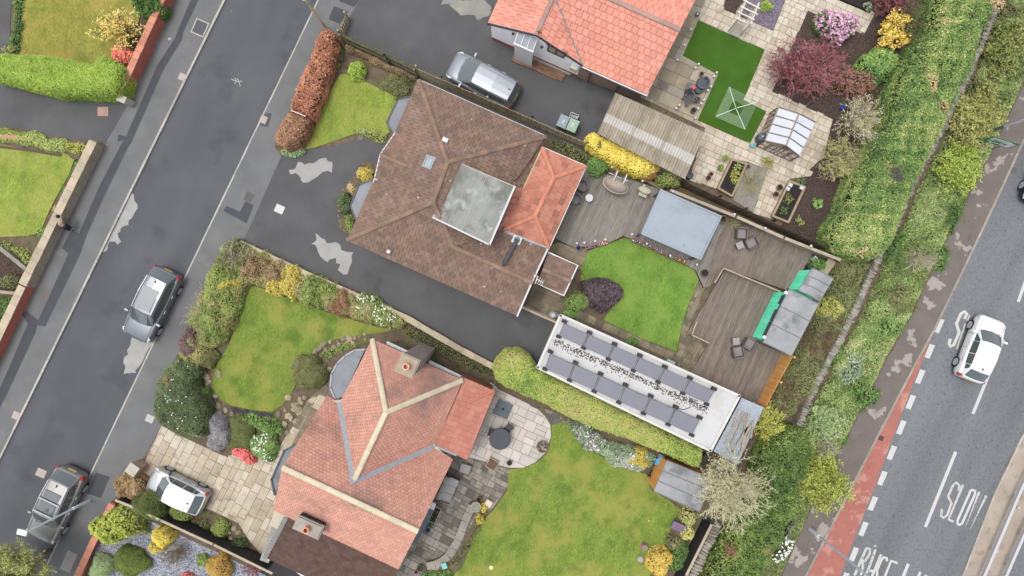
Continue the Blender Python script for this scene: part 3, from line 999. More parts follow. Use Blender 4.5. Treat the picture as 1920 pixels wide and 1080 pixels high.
def trough(label, x, y, L, W, h, rot, mat, plantmats, group=None, g=0.2, fill=None):
 c = P(x, y, g + h)
 c.z = g
 o = thing('planter_trough', label, 'planter', c, rot, group)
 b = MB()
 t = 0.025
 for (cx, cy, sx, sy) in ((0, W / 2 - t / 2, L, t), (0, -W / 2 + t / 2, L, t), (L / 2 - t / 2, 0, t, W - 2 * t), (-L / 2 + t / 2, 0, t, W - 2 * t)):
  b.box((cx, cy, h / 2), (sx, sy, h))
 b.build('box', mat, o, local=True)
 MB().box((0, 0, h * 0.4), (L - 2 * t - 0.004, W - 2 * t - 0.004, h * 0.75)).build('soil', fill or dark_soil, o, local=True)
 for pm, n in plantmats:
  k = n
  p = np.column_stack([rng.uniform(-L / 2 + 0.05, L / 2 - 0.05, k), rng.uniform(-W / 2 + 0.04, W / 2 - 0.04, k), h * 0.8 + rng.uniform(0, 0.08, k)])
  q = leaf_quads(p, unit(np.array([0, 0, 1.0]) + rng.normal(size=(k, 3)) * 0.4), 0.07, 0.05)
  Rm = np.array(Matrix.Rotation(rot, 3, 'Z'))
  q = q @ Rm.T + np.array(c)
  ob = fast_quads('bedding_plant', q, rng.random(k), pm, None, origin=(0, 0, 0))
  ob.parent = o
  ob['kind'] = 'stuff'
  ob.matrix_parent_inverse = (Matrix.Translation(c) @ Matrix.Rotation(rot, 4, 'Z')).inverted()
 return o
def ribbon(name, lines, w, z, mat, label=None, cat='road marking', zpx=0.0):
 """flat painted strokes along pixel polylines; one mesh"""
 b = MB()
 k = 0
 for ln in lines:
  pts = [P(x, y, zpx) for x, y in ln]
  L, R = [], []
  closed = len(pts) > 3 and (pts[0] - pts[-1]).length < 1e-4
  for i, p in enumerate(pts):
   if closed and i in (0, len(pts) - 1): d = (pts[1] - pts[0]).normalized() + (pts[-1] - pts[-2]).normalized()
   else:
    d = (pts[min(i + 1, len(pts) - 1)] - pts[i]).normalized() + (pts[i] - pts[max(0, i - 1)]).normalized()
   d = d.normalized()
   nn = Vector((-d.y, d.x, 0)) * w / 2
   zz = z + 0.0015 * k
   L.append((p.x + nn.x, p.y + nn.y, zz)); R.append((p.x - nn.x, p.y - nn.y, zz))
  k += 1
  n = len(pts)
  b.add(L + R, [[n + i, n + i + 1, i + 1, i] for i in range(n - 1)])
 o = b.build(name, mat)
 return tag(o, label, cat, kind='structure')
# ---------------------------------------------------------------- cars
tyre_mat = S(32, 32, 34, 0.85, 0.05)
rim_mat = S(186, 188, 192, 0.4, 0.05)
head_mat = S(232, 236, 240, 0.15, 0.03)
tail_mat = S(190, 34, 34, 0.25, 0.05)
trim_mat = S(38, 40, 43, 0.5, 0.05)
def plate_mat(yellow):
 return S(226, 182, 40, 0.5, 0.03) if yellow else S(232, 232, 230, 0.5, 0.03)
def car(label, x, y, dirpx, L, W, Hh, paint, suv=False, roofmat=None, sunroof=None, rails=None, rear_plate=True, gh=(0.44, 0.14, -0.74, -0.95), belt=0.95, group='parked cars', hood=0.92, nose=0.68,
  bars=False, lower=None, plate_txt=None):
 c = P(x, y, 0.0)
 o = thing('car', label, 'car', c, math.atan2(-dirpx[1], dirpx[0]), group)
 hl = L / 2
 def interp(t, xs, ys):
  return float(np.interp(t, xs, ys))
 T = [-1, -.985, -.95, -.88, -.78, -.6, -.35, 0, .25, .42, .55, .7, .82, .9, .95, .985, 1]
 def wf(t):
  return W / 2 * interp(t, [-1, -.985, -.95, -.88, -.7, -.2, .5, .75, .88, .95, .985, 1], [.68, .80, .89, .95, .985, 1, .99, .955, .90, .80, .69, .56])
 def zf(t):
  return interp(t, [-1, -.985, -.93, -.8, .3, .45, .62, .8, .92, .97, 1], [belt - .28, belt - .12, belt - .02, belt, belt + .02, belt + .03, hood + .04, hood - .01, hood - .1, nose + .02, nose - .1])
 rings = []
 for t in T:
  w, z = wf(t), zf(t)
  zl = 0.24 if abs(t) < .93 else 0.32
  half = [(w * .9, zl), (w * .985, zl + .12), (w, zl + (z - zl) * .5), (w * .985, z - .1), (w * .95, z - .03), (w * .86, z + .005), (w * .5, z + .03), (0, z + .04)]
  ring = [(t * hl, yy, zz) for yy, zz in half] + [(t * hl, -yy, zz) for yy, zz in reversed(half[:-1])]
  rings.append(ring)
 n = len(rings[0])
 b = MB()
 vs = [p for r in rings for p in r]
 fs = []
 for i in range(len(T) - 1):
  for k in range(n - 1):
   fs.append([i * n + k, i * n + k + 1, (i + 1) * n + k + 1, (i + 1) * n + k])
 fs.append(list(range(n - 1, -1, -1)))
 fs.append([(len(T) - 1) * n + k for k in range(n)])
 b.add(vs, fs)
 body = b.build('body', paint, o, smooth=True, local=True)
 # sills / bumpers in dark trim
 s = MB()
 s.box((hl * .975, 0, 0.33), (0.1, W * .52, 0.16)).box((-hl * .975, 0, 0.36), (0.1, W * .62, 0.18))
 s.build('bumper_trim', lower or trim_mat, o, local=True)
 # greenhouse: stations front to back
 xs = [gh[0] * hl, gh[1] * hl, (gh[1] * .5 + gh[2] * .5) * hl, gh[2] * hl, gh[3] * hl]
 wb = [W / 2 * .84, W / 2 * .9, W / 2 * .91, W / 2 * .87, W / 2 * .8]
 wr = [W / 2 * .80, W / 2 * .70, W / 2 * .71, W / 2 * .67, W / 2 * .74]
 zr = [belt + .05, Hh - .04, Hh, Hh - .07, belt + .06]
 bow = [0.16, 0.09, 0.0, -0.05, -0.08]
 G = []
 for i in range(5):
  zb = zf(xs[i] / hl) - .02
  half = [(wb[i], zb), (wr[i] + (wb[i] - wr[i]) * .12, zb + (zr[i] - zb) * .86), (wr[i] * .95, zr[i] - .02), (wr[i] * .6, zr[i] + .01), (0, zr[i] + .02)]
  ring = [(xs[i] + bow[i] * (1 - (yy / wb[i]) ** 2), yy, zz) for yy, zz in half] + [(xs[i] + bow[i] * (1 - (yy / wb[i]) ** 2), -yy, zz) for yy, zz in reversed(half[:-1])]
  G.append([Vector(p) for p in ring])
 n = len(G[0])
 g = MB()
 fs = []
 for i in range(4):
  for k in range(n - 1):
   fs.append([(i + 1) * n + k, (i + 1) * n + k + 1, i * n + k + 1, i * n + k])
 g.add([p for r in G for p in r], fs, 0)
 g.build('roof', roofmat or paint, o, smooth=False, local=True)
 def pane(name, quad, mat=glass_dark, off=0.008, sub=4, nm=None):
  a, bq, cq, d = [Vector(q) for q in quad]
  nn = (bq - a).cross(d - a).normalized()
  if nn.dot(Vector(((a + cq) / 2)) - Vector((0, 0, belt * .8))) < 0: nn = -nn
  bb = MB()
  pts = [a, bq, cq, d]
  bb.add([p + nn * off for p in pts], [[0, 1, 2, 3]])
  bb.add([p + nn * off for p in pts] + [p - nn * 0.012 for p in pts], [[i, i + 4, (i + 1) % 4 + 4, (i + 1) % 4] for i in range(4)])
  return bb.build(name, mat, o, local=True)
 def bil(A, B, u):
  return A + (B - A) * u
 # windshield and rear screen follow the bowed front in six strips
 for nm, i0, i1, ya, yb in (('windscreen', 0, 1, .06, .95), ('rear_window', 4, 3, .12, .9)):
  bb = MB()
  r0, r1 = G[i0], G[i1]
  order = [2, 3, 4, 5, 6]
  lo = [bil(r0[k], r1[k], ya) for k in order]
  hi = [bil(r0[k], r1[k], yb) for k in order]
  ctr = sum(lo, Vector()) / 5
  nrm = (lo[-1] - lo[0]).cross(hi[2] - lo[2]).normalized()
  if nrm.z < 0: nrm = -nrm
  lo = [p + nrm * .012 for p in lo]; hi = [p + nrm * .012 for p in hi]
  bb.add(lo + hi, [[k, k + 1, k + 6, k + 5] for k in range(4)])
  bb.add([p - nrm * .02 for p in lo] + lo, [[k, k + 1, k + 6, k + 5] for k in range(4)])
  bb.build(nm, glass_dark, o, local=True)
 for sgn in (0, 1):
  idx = (0, 1) if sgn == 0 else (n - 1, n - 2)
  def pt(tx, h):
   # point on the side between stations 1..3 at parameter tx in [0, 2.7]
   i = min(2, int(tx)); f = tx - i
   A = bil(G[1 + i][idx[0]], G[min(4, 2 + i)][idx[0]], f); B = bil(G[1 + i][idx[1]], G[min(4, 2 + i)][idx[1]], f)
   return bil(A, B, h)
  f0 = bil(G[1][idx[0]], G[0][idx[0]], .7)
  pane('side_window', [f0 + Vector((0, 0, .03)), pt(.04, .16), pt(.04, .93), bil(G[1][idx[1]], G[0][idx[1]], .1)])
  pane('side_window', [pt(.07, .1), pt(.97, .1), pt(.97, .97), pt(.07, .97)])
  pane('side_window', [pt(1.02, .1), pt(1.78, .1), pt(1.78, .95), pt(1.02, .97)])
  pane('side_window', [pt(1.82, .2), pt(2.3, .25), pt(2.12, .85), pt(1.82, .9)])
  sg = 1 if sgn == 0 else -1
  mx = gh[0] * hl * .78
  mb = MB().box((mx, sg * (W / 2 + .09), belt + .06), (0.11, 0.2, 0.14)).box((mx - .01, sg * (W / 2 - .03), belt + .03), (0.05, 0.12, 0.05))
  mb.build('mirror', roofmat and trim_mat or paint, o, local=True)
  for hx in (.02, -.42):
   MB().box((hx * hl, sg * (W / 2 + .002), belt - .14), (0.2, 0.035, 0.035)).build('door_handle', rim_mat, o, local=True)
  d = MB()
  for hx in (.34, -.1, -.52):
   d.box((hx * hl, sg * (W / 2 * .995), .62), (0.012, 0.014, .5))
  d.build('door_gap', trim_mat, o, local=True)
  # lights wrap the corners: short faceted wedges
  fx = [(.80, .955), (.88, .92), (.945, .83), (.975, .74)]
  hb = MB()
  v = []
  for t, k in fx:
   yy = sg * wf(t) * 1.012
   z = zf(t)
   v += [(t * hl, yy, z - .16), (t * hl, yy * .985, z - .03), (t * hl - .06, yy * .82, z + .018)]
  hb.add(v, [[3 * i + a, 3 * i + a + 1, 3 * i + 4 + a, 3 * i + 3 + a] if sg < 0 else [3 * i + a, 3 * i + 3 + a, 3 * i + 4 + a, 3 * i + a + 1] for i in range(3) for a in range(2)])
  hb.build('headlight', head_mat, o, local=True)
  tb = MB()
  v = []
  for t in (-.9, -.95, -.985):
   yy = sg * wf(t) * 1.015
   v += [(t * hl - .012, yy, belt - .32), (t * hl - .012, yy, belt - .06), (t * hl - .005, yy * .84, belt + .03)]
  tb.add(v, [[3 * i + a, 3 * i + 3 + a, 3 * i + 4 + a, 3 * i + a + 1] for i in range(2) for a in range(2)])
  tb.build('tail_light', tail_mat, o, local=True)
  if rails:
   bar_pts = [G[1][2], G[2][2], G[3][2]]
   yy = sg
   r = MB().tube([Vector((q.x, sg * abs(q.y) * .99, q.z + .05)) for q in bar_pts], .022, 6)
   r.build('roof_rail', rails, o, local=True)
  for wx in (.59, -.6):
   wheel = MB().tube([(wx * hl, sg * (W / 2 - .18), .32), (wx * hl, sg * (W / 2 + .004), .32)], .315, 20)
   wh = wheel.build('wheel', tyre_mat, o, local=True)
   rm = MB().tube([(wx * hl, sg * (W / 2), .32), (wx * hl, sg * (W / 2 + .012), .32)], .225, 12)
   for k in range(5):
    a = 2 * math.pi * k / 5
    rm.box((wx * hl + .1 * math.cos(a), sg * (W / 2 + .014), .32 + .1 * math.sin(a)), (.2, .014, .045), 0, tilt=Matrix.Rotation(-a, 3, 'Y'))
   rr = rm.build('rim', rim_mat, wh, local=True)
 if sunroof:
  a0, a1 = sunroof
  zt = Hh + .028
  for (p0, p1) in ((a0, (a0 + a1) / 2 + .006), ((a0 + a1) / 2 - .006, a1)) if bars else ((a0, a1),):
   MB().box(((p0 + p1) / 2 * hl, 0, zt - .02), (abs(p1 - p0) * hl, W * .5, .04)).build('sunroof', glass_dark, o, local=True)
 if bars:
  for t in bars:
   MB().box((t * hl, 0, Hh + .09), (.07, W * .66, .03)).build('roof_bar', rim_mat, o, local=True)
 # wipers, aerial, plates, grille
 w1 = MB()
 for yy in (-.3, .25):
  w1.box((gh[0] * hl + .07, yy, zf(gh[0]) + .07), (.03, .45, .015), .12)
 w1.build('wiper', trim_mat, o, local=True)
 MB().box((gh[2] * hl * .93, 0, Hh + .0), (.14, .035, .07)).build('aerial', trim_mat, o, local=True)
 pm = plate_mat(True)
 MB().box((-hl * .995 - .012, 0, belt - .22), (.02, .5, .12), tilt=Matrix.Rotation(.5, 3, 'Y')).build('rear_number_plate', pm, o, local=True)
 MB().box((hl * .995 + .012, 0, nose - .22), (.02, .5, .11), tilt=Matrix.Rotation(-.2, 3, 'Y')).build('front_number_plate', plate_mat(False), o, local=True)
 MB().box((hl * .985, 0, nose - .07), (.05, W * .42, .1)).build('grille', trim_mat, o, local=True)
 # bonnet shut lines
 bn = MB()
 for sg in (-1, 1):
  bn.box((.66 * hl, sg * W * .385, zf(.66) + .012), (.36 * hl, .012, .012), 0, tilt=Matrix.Rotation(.12, 3, 'Y'))
 bn.build('bonnet_gap', trim_mat, o, local=True)
 return o
def skin_body(name, parent, mat, joints, edges, radii, smooth=2):
 me = bpy.data.meshes.new(name)
 me.from_pydata(joints, edges, [])
 o = link(name, me, parent)
 md = o.modifiers.new('skin', 'SKIN')
 for i, r in enumerate(radii):
  me.skin_vertices[0].data[i].radius = (r, r) if not isinstance(r, tuple) else r
 me.skin_vertices[0].data[0].use_root = True
 md.use_smooth_shade = True
 sd = o.modifiers.new('sub', 'SUBSURF')
 sd.levels = smooth; sd.render_levels = smooth
 me.materials.append(mat)
 return o
# ================================================================ THE SETTING
ground_mat = M('far_ground', C(120, 128, 74), var=0.3, sc=0.05, rough=1, bump=0.3, fine=0.2, fsc=2)
MB().add([(-900, -900, -0.3), (900, -900, -0.3), (900, 900, -0.3), (-900, 900, -0.3)], [[0, 1, 2, 3]]).build('ground', ground_mat)['kind'] = 'structure'
KW = lambda y: 418 - 0.49 * y      # west kerb of the residential road
KE = lambda y: 595 - 0.48 * y      # east kerb
Y0, Y1 = -90, 1180
sheet('residential_road', [(KW(Y0) - 3, Y0), (KE(Y0) + 3, Y0), (KE(Y1) + 3, Y1), (KW(Y1) - 3, Y1)], 0.0, asphalt, 0.25, 'dark grey tarmac residential road between two kerbs', 'road')
W_EDGE = [(365, Y0), (328, 0), (245, 187), (199, 265), (163, 340), (67, 537), (0, 677), (-240, Y1)]
sheet('west_pavement', W_EDGE + [(KW(Y1) + 1, Y1), (KW(Y0) + 1, Y0)], 0.1, pave_tarmac, 0.3, 'worn grey tarmac pavement with a dark trench repair along it', 'pavement')
E_EDGE = [(712, Y0), (674, 0), (655, 32), (640, 66), (612, 58), (515, 275), (528, 292), (458, 450), (400, 560), (345, 640), (288, 760), (302, 799), (262, 874), (215, 935), (140, 1090), (95, Y1)]
sheet('east_pavement', [(KE(Y0) + 3, Y0)] + E_EDGE + [(KE(Y1) + 3, Y1)], 0.1, pave_tarmac, 0.3, 'worn grey tarmac pavement in front of the bungalows', 'pavement')
sheet('west_garden_soil', [(-400, Y0)] + W_EDGE + [(-400, Y1)], 0.09, soil, 0.3, 'bare garden soil west of the road', 'soil')
FP = [(2040, Y0), (1960, 80), (1907, 186), (1860, 285), (1828, 347), (1790, 420), (1740, 527), (1713, 587), (1669, 664), (1603, 792), (1575, 847), (1521, 955), (1478, 1053), (1425, Y1)]
sheet('east_garden_soil', E_EDGE + list(reversed(FP)), 0.09, soil, 0.3, 'bare garden soil under the house plots', 'soil')
KM = [(2105, Y0), (2050, 0), (1920, 257), (1854, 400), (1808, 497), (1750, 617), (1712, 687), (1645, 815), (1587, 928), (1513, 1072), (1465, Y1)]
sheet('footpath', FP + list(reversed(KM)), 0.1, foot_tarmac, 0.3, 'brown grey footpath with worn pale patches beside main road', 'footpath')
RE = [(2500, Y0), (2300, 80), (2100, 440), (1918, 815), (1863, 928), (1809, 1068), (1765, Y1)]
sheet('main_road', [(p[0] - 3, p[1]) for p in KM] + list(reversed(RE)), 0.0, asphalt_main, 0.25, 'wide grey main road with white lines', 'road')
RE2 = [(2560, Y0), (2360, 80), (2160, 440), (1985, 815), (1935, 940), (1890, 1068), (1850, Y1)]
cres = M('reservation_concrete', C(176, 162, 144), var=0.15, sc=0.8, rough=0.95, bump=0.3, fine=0.12, stain=((C(140, 124, 104), 1.2, 0.55, 0.1, 0.6),))
sheet('reservation', RE + list(reversed(RE2)), 0.1, cres, 0.3, 'beige concrete strip with steel rails beside the main road', 'strip')
sheet('second_carriageway', RE2 + [(2300, Y1), (2700, Y0)], 0.0, asphalt_main, 0.25, 'grey carriageway in the bottom right corner', 'road')
# red cycle lane, tapering in from the kerb
red = M('red_surfacing', C(178, 108, 94), var=0.12, sc=0.9, rough=0.95, bump=0.35, bsc=80, fine=0.14, stain=((C(208, 150, 134), 1.1, 0.54, 0.06, 0.6), (C(150, 92, 80), 3.0, 0.6, 0.08, 0.4)))
CL = [(1759, 602), (1738, 655), (1709, 728), (1673, 823), (1638, 918), (1601, 1013), (1575, 1080), (1545, Y1)]
sheet('cycle_lane', [(1755, 608), (1712, 690), (1645, 818), (1587, 931), (1515, 1072), (1466, Y1)] + list(reversed(CL)), 0.004, red, 0.003, 'red surfaced cycle lane along the kerb of main road', 'cycle lane')
def kerb(label, line, w=0.14, z0=-0.1, z1=0.112, ln=0.91, side=1, mat=kerb_mat):
 pts = [P(x, y, 0.1) for x, y in line]
 o = thing('kerb', label, 'kerb', (pts[0].x, pts[0].y, 0))
 o['kind'] = 'structure'
 base = ORI[o.name][0]
 for a, c in zip(pts[:-1], pts[1:]):
  d = Vector((c.x - a.x, c.y - a.y, 0))
  n = max(1, int(round(d.length / ln)))
  rot = math.atan2(d.y, d.x)
  nr = Vector((-d.y, d.x, 0)).normalized() * side * w / 2
  for i in range(n):
   p = a + d * ((i + .5) / n) + nr
   if abs(p.x) > 34 or abs(p.y) > 20: continue
   s = MB().box((0, 0, (z0 + z1) / 2), (d.length / n - .012, w * random.uniform(.92, 1.05), z1 - z0 + random.uniform(-.006, .006)), rot, 0, random.random()).build('kerb_stone', mat, o, local=True)
   s.location = (p.x - base.x, p.y - base.y, 0)
 return o
kerb_dull = M('kerb_dull', C(160, 150, 136), var=0.15, sc=3, rnd=0.14)
kerb('pale kerb stones along the west side of residential road', [(KW(-20), -20), (KW(540), 540), (KW(1100), 1100)], w=.12)
kerb('pale kerb stones along the east side of residential road', [(KE(-20), -20), (KE(540), 540), (KE(1100), 1100)], w=0.09)
kerb('kerb stones between footpath and main road', KM[1:], w=0.13, mat=kerb_dull)
kerb('kerb stones between main road and concrete reservation', RE[2:], w=0.1)
# dark repairs, puddle-shaped dry patches, covers
def patch(label, px, z=0.104, mat=patch_tarmac, cat='tarmac patch', name='tarmac_patch'):
 return sheet(name, px, z, mat, 0.003, label, cat)
patch('long dark trench repair running down the west pavement', [(362, -10), (377, -10), (343, 62), (341, 75), (307, 130), (246, 268), (240, 277), (205, 348), (163, 440), (150, 478), (85, 612), (70, 610), (66, 625), (20, 725), (-10, 785), (-26, 785), (10, 705), (52, 607), (40, 588),
  (50, 583), (72, 600), (128, 476), (116, 465), (134, 430), (148, 438), (188, 345), (232, 262), (220, 266), (222, 252), (236, 256), (295, 122), (330, 68), (334, 55)])
for lab, q in (('dark square tarmac repair north of the open picket gate', [(626, 11), (653, 22), (637, 45), (616, 36)]),
    ('dark tarmac repair at the top edge beside the drive', [(636, 2), (645, -22), (682, -10), (664, 13)]),
    ('dark L shaped tarmac repair by the house entrance', [(418, 395), (425, 386), (450, 397), (460, 377), (476, 385), (462, 419)]),
    ('dark square tarmac repair behind the parked silver estate', [(180, 886), (206, 894), (189, 934), (162, 925)])):
 patch(lab, q)
patch('faint greyer tarmac square beside the L shaped repair', [(464, 358), (478, 366), (470, 380), (456, 374)], mat=M('patch_mid', C(98, 98, 97), var=.12, sc=2))
patch('dark square round the kerbside cover', [(489, 213), (510, 212), (503, 238), (488, 236)], mat=M('patch_dark2', C(88, 88, 89), var=.12, sc=2))
def s3(ox, oy, k, pts):
 return [(ox + x / k, oy + y / k) for x, y in pts]
dry = [('pale dry patch across the west kerb line of road', s3(0, 340, 3, [(725, 72), (748, 70), (755, 110), (775, 130), (772, 150), (750, 180), (742, 205), (725, 220), (722, 246), (700, 254), (680, 265), (678, 285), (660, 292), (668, 315), (682, 340), (665, 356), (650, 360), (646, 345), (620, 342), (610, 360), (602, 390), (583, 400), (578, 375), (584, 350), (565, 330), (575, 300), (640, 190), (690, 110)]), .003),
  ('pale dry patch in front of the parked grey car', s3(0, 340, 3, [(752, 850), (868, 890), (842, 930), (765, 1085), (690, 1085), (700, 1040), (688, 1020), (700, 985), (718, 975), (716, 950), (738, 915)]), .003),
  ('pale dry patch near the copper hedge on bungalow drive', s3(400, 240, 3, [(425, 240), (445, 235), (462, 228), (480, 200), (495, 196), (510, 203), (540, 188), (560, 195), (600, 175), (630, 168), (645, 185), (675, 192), (668, 245), (645, 243), (620, 250), (590, 275), (560, 300), (532, 312), (505, 306), (495, 275), (465, 262), (430, 262)]), .116),
  ('pale dry patch lower down the same bungalow drive', s3(400, 240, 3, [(575, 590), (600, 612), (630, 625), (638, 645), (690, 640), (715, 655), (722, 685), (750, 700), (785, 697), (780, 740), (760, 785), (755, 815), (735, 815), (705, 800), (715, 762), (695, 760), (690, 730), (665, 738), (640, 762), (612, 742), (590, 715), (582, 670), (575, 655), (555, 655), (580, 630)]), .116),
  ('mottled pale patch on forecourt at the top edge', s3(480, 0, 3, [(1050, -30), (1040, 30), (1075, 25), (1120, 60), (1150, 85), (1190, 80), (1230, 85), (1235, 110), (1260, 125), (1275, 100), (1310, 90), (1325, 40), (1300, 10), (1270, -30)]), .116)]
for lab, q, z in dry:
 patch(lab, q, z, dry_patch if 'mottled' not in lab else M('dry_mottled', C(150, 148, 142), var=.15, sc=1.5, stain=((C(92, 90, 86), .9, .52, .05, .8), (C(176, 172, 120), 1.2, .6, .08, .5))), 'dry patch', 'dry_patch')
def cover(label, x, y, w, h, mat, rot=ROT, z=0.104, frame=None):
 c = P(x, y, z)
 o = thing('inspection_cover', label, 'cover', c, rot)
 MB().box((0, 0, 0.004), (m(w), m(h), 0.012)).build('plate', mat, o, local=True)
 if frame:
  b = MB()
  for cx, cy, sx, sy in ((0, h / 2 + 1, w + 4, 2), (0, -h / 2 - 1, w + 4, 2), (w / 2 + 1, 0, 2, h), (-w / 2 - 1, 0, 2, h)):
   b.box((m(cx), m(cy), 0.006), (m(sx), m(sy), 0.016))
  b.build('frame', frame, o, local=True)
 return o
cov_pink = S(186, 168, 156, 0.8, 0.15)
cover('dark square cover in a pale frame by west kerb', 375, 52, 22, 25, asphalt, frame=concrete)
cover('pinkish square cover beside the west kerb', 341, 144, 12, 13, cov_pink)
cover('tiny pale cover on the west pavement trench', 318, 73, 5, 5, concrete)
cover('pinkish square cover cut into the lower west kerb', 30, 779, 13, 14, cov_pink)
cover('beige square cover in the road near silver estate', 77, 887, 18, 15, cov_pink, z=0.004)
cover('beige square cover beside the east kerb', 494, 224, 13, 14, cov_pink, z=.109)
cover('white square cover on the bungalow drive', 524, 392, 17, 15, S(206, 206, 202, .7, .08), z=.116)
cover('rusty square cover on the west drive', 193, 209, 20, 17, M('rust_cover', C(182, 146, 126), var=.2, sc=6, bump=.4), rot=0.0, z=.12)
cover('grey rectangular slab cover by the brick wall', 129, 1053, 20, 38, S(160, 154, 146, .85, .1))
cover('pale square cover at corner of the slabbed drive', 281, 785, 15, 14, S(192, 190, 184, .8, .1), z=.11)
cover('small slab set at the end of front lawn', 682, 245, 9, 9, concrete, z=.15)
cover('dark drain cover at the lawn corner', 676, 258, 9, 9, S(120, 116, 108, .8, .1), z=.12)
cover('small rusty gully grate in the red cycle lane', 1651, 821, 11, 9, S(84, 66, 58, .8, .2), z=.012)
cover('square gully grate beside main road kerb', 1901, 319, 11, 11, S(104, 100, 96, .8, .1), z=.01)
ribbon('road_marking', [s3(0, 0, 3, q) for q in ([(1302, 445), (1335, 460), (1362, 456)], [(1318, 472), (1332, 455), (1320, 438)], [(1336, 440), (1345, 462), (1352, 486)])], 0.05, 0.004, S(170, 168, 160, .9), 'small scratched pale mark on the road')
# road markings of the main road
worn = M('road_paint_worn', C(196, 195, 190), var=0.08, sc=3, rough=0.8, bump=0.15, fine=0.05, stain=((C(118, 122, 126), 7.0, 0.58, 0.04, 0.85),))
paint_ = M('road_paint', C(204, 203, 199), var=0.06, sc=3, rough=0.8, bump=0.15, fine=0.06, stain=((C(150, 150, 150), 8.0, 0.62, 0.05, 0.7),))
for i in range(11):
 y = 597 + 47.6 * i
 x = 1766 - (y - 597) * 0.373
 sheet('road_marking', [(x - 5, y), (x + 5, y + 3), (x - 5.5, y + 28), (x - 15, y + 25)], 0.008, paint_, 0.003, 'short white dash of the cycle lane edge', 'road marking', group='cycle lane dashes')
for a, b in (((1958, 428), (1909, 566)), ((1881, 636), (1824, 776)), ((1792, 847), (1735, 988)), ((1703, 1057), (1650, 1190))):
 ribbon('road_marking', [[a, b]], 0.19, 0.006, paint_, 'long white dash of the main road centre line')
for lab, lines in (
  ('worn white letter S of the lower road lettering', [s3(1560, 880, 5.333, [(1265, 215), (1275, 165), (1245, 130), (1210, 160), (1160, 270), (1195, 340), (1150, 460), (1115, 485), (1090, 465), (1100, 395)])]),
  ('worn white letter L of the lower road lettering', [s3(1560, 880, 5.333, [(1310, 155), (1165, 500), (1215, 525)])]),
  ('white letter O of the lower road lettering', [s3(1560, 880, 5.333, [(1385, 215), (1255, 510), (1255, 545), (1275, 555), (1300, 540), (1430, 245), (1430, 215), (1405, 205), (1385, 215)])]),
  ('faded white letter W of the lower road lettering', [s3(1560, 880, 5.333, [(1472, 225), (1332, 580), (1500, 250), (1378, 605), (1542, 262)])])):
 ribbon('road_marking', lines, 0.15, 0.006, worn if ('O' not in lab) else paint_, lab)
ribbon('road_marking', [s3(1480, 340, 3, [(985, 775), (998, 745), (985, 732), (965, 745), (940, 800), (955, 850), (925, 920), (905, 928), (898, 915), (905, 885)])], 0.19, 0.006, paint_, 'white letter S beside the moving white car')
ribbon('road_marking', [s3(1480, 340, 3, [(1015, 750), (1000, 785)]), s3(1480, 340, 3, [(990, 800), (940, 945)])], 0.1, 0.006, worn, 'worn white letter L half under the moving white car')
for lab, lines in (
  ('worn white letter B at the bottom edge of main road', [[(345, 785), (225, 1060)], [(345, 785), (380, 800), (375, 850), (330, 915), (275, 920)], [(300, 925), (310, 960), (290, 1060)]]),
  ('white letter I with a dot at the bottom edge', [[(428, 760), (434, 775)], [(435, 800), (360, 1010), (330, 1067)]]),
  ('white letter H at the bottom edge of main road', [[(490, 850), (400, 1067)], [(365, 1010), (430, 1025)]]),
  ('white letter C at the bottom edge of main road', [[(550, 920), (545, 885), (515, 880), (485, 920), (450, 1010), (450, 1080)]]),
  ('white letter F at the bottom edge of main road', [[(650, 935), (590, 915), (530, 1067)], [(650, 935), (645, 945)]]),
  ('two pale letter tips at the bottom edge', [[(885, 1025), (860, 1075)], [(940, 1055), (930, 1090)]])):
 ribbon('road_marking', [s3(1560, 880, 5.333, q) for q in lines], 0.15, 0.006, worn if 'worn' in lab or 'I with' in lab else paint_, lab)
# steel rails on the reservation
def guard_rail(label, pts, z=0.75):
 q = [P(x, y, z) for x, y in pts]
 o = thing('guard_rail', label, 'barrier', (q[0].x, q[0].y, .1))
 b = MB()
 for a, c in zip(q[:-1], q[1:]):
  d = c - a
  rot = math.atan2(d.y, d.x)
  b.box((a + c) / 2, (d.length, .16, .04), rot)
  b.box((a + c) / 2 + Vector((0, 0, -.15)), (d.length, .06, .26), rot)
 b.build('beam', S(206, 206, 206, .5, .06, metal=.2), o)
 a, c = q[0], q[-1]
 n = int((c - a).length / 2.4)
 for i in range(n):
  p = a + (c - a) * ((i + .5) / n)
  MB().box((p.x, p.y, .4), (.12, .12, .62), .5).build('post', S(190, 190, 188, .5), o)
guard_rail('pale steel guard rail nearer the main road', [(2010, 745), (1918, 912), (1846, 1080), (1812, 1160)])
guard_rail('pale steel guard rail nearer the second carriageway', [(2020, 800), (1922, 1000), (1887, 1080), (1850, 1160)])
# ---------------------------------------------------------------- lawns, drives, beds
def lawn(label, px, mat, z=0.14, name='lawn'):
 return sheet(name, px, z, mat, 0.06, label, 'lawn')
LA = [(45, -30), (252, -30), (268, 20), (240, 80), (215, 115), (190, 125), (112, 110), (36, 106)]
LB = [(-30, 266), (0, 270), (112, 292), (120, 286), (139, 300), (128, 330), (106, 368), (88, 405), (80, 425), (68, 438), (52, 442), (-30, 446)]
LC = s3(480, 0, 3, [(470, 420), (500, 415), (560, 440), (640, 470), (700, 500), (800, 550), (790, 570), (770, 620), (740, 690), (752, 745), (700, 765), (640, 740), (560, 750), (480, 780), (330, 830), (260, 845), (300, 760), (340, 690), (380, 600), (420, 510)])
LD = [(457, 533), (490, 540), (552, 562), (614, 586), (653, 597), (708, 613), (745, 617), (716, 624), (673, 628), (630, 636), (591, 655), (579, 671), (548, 687), (556, 718), (544, 741), (529, 760), (509, 772), (474, 769), (435, 761), (412, 749), (398, 725), (400, 694), (428, 648), (447, 597), (455, 558)]
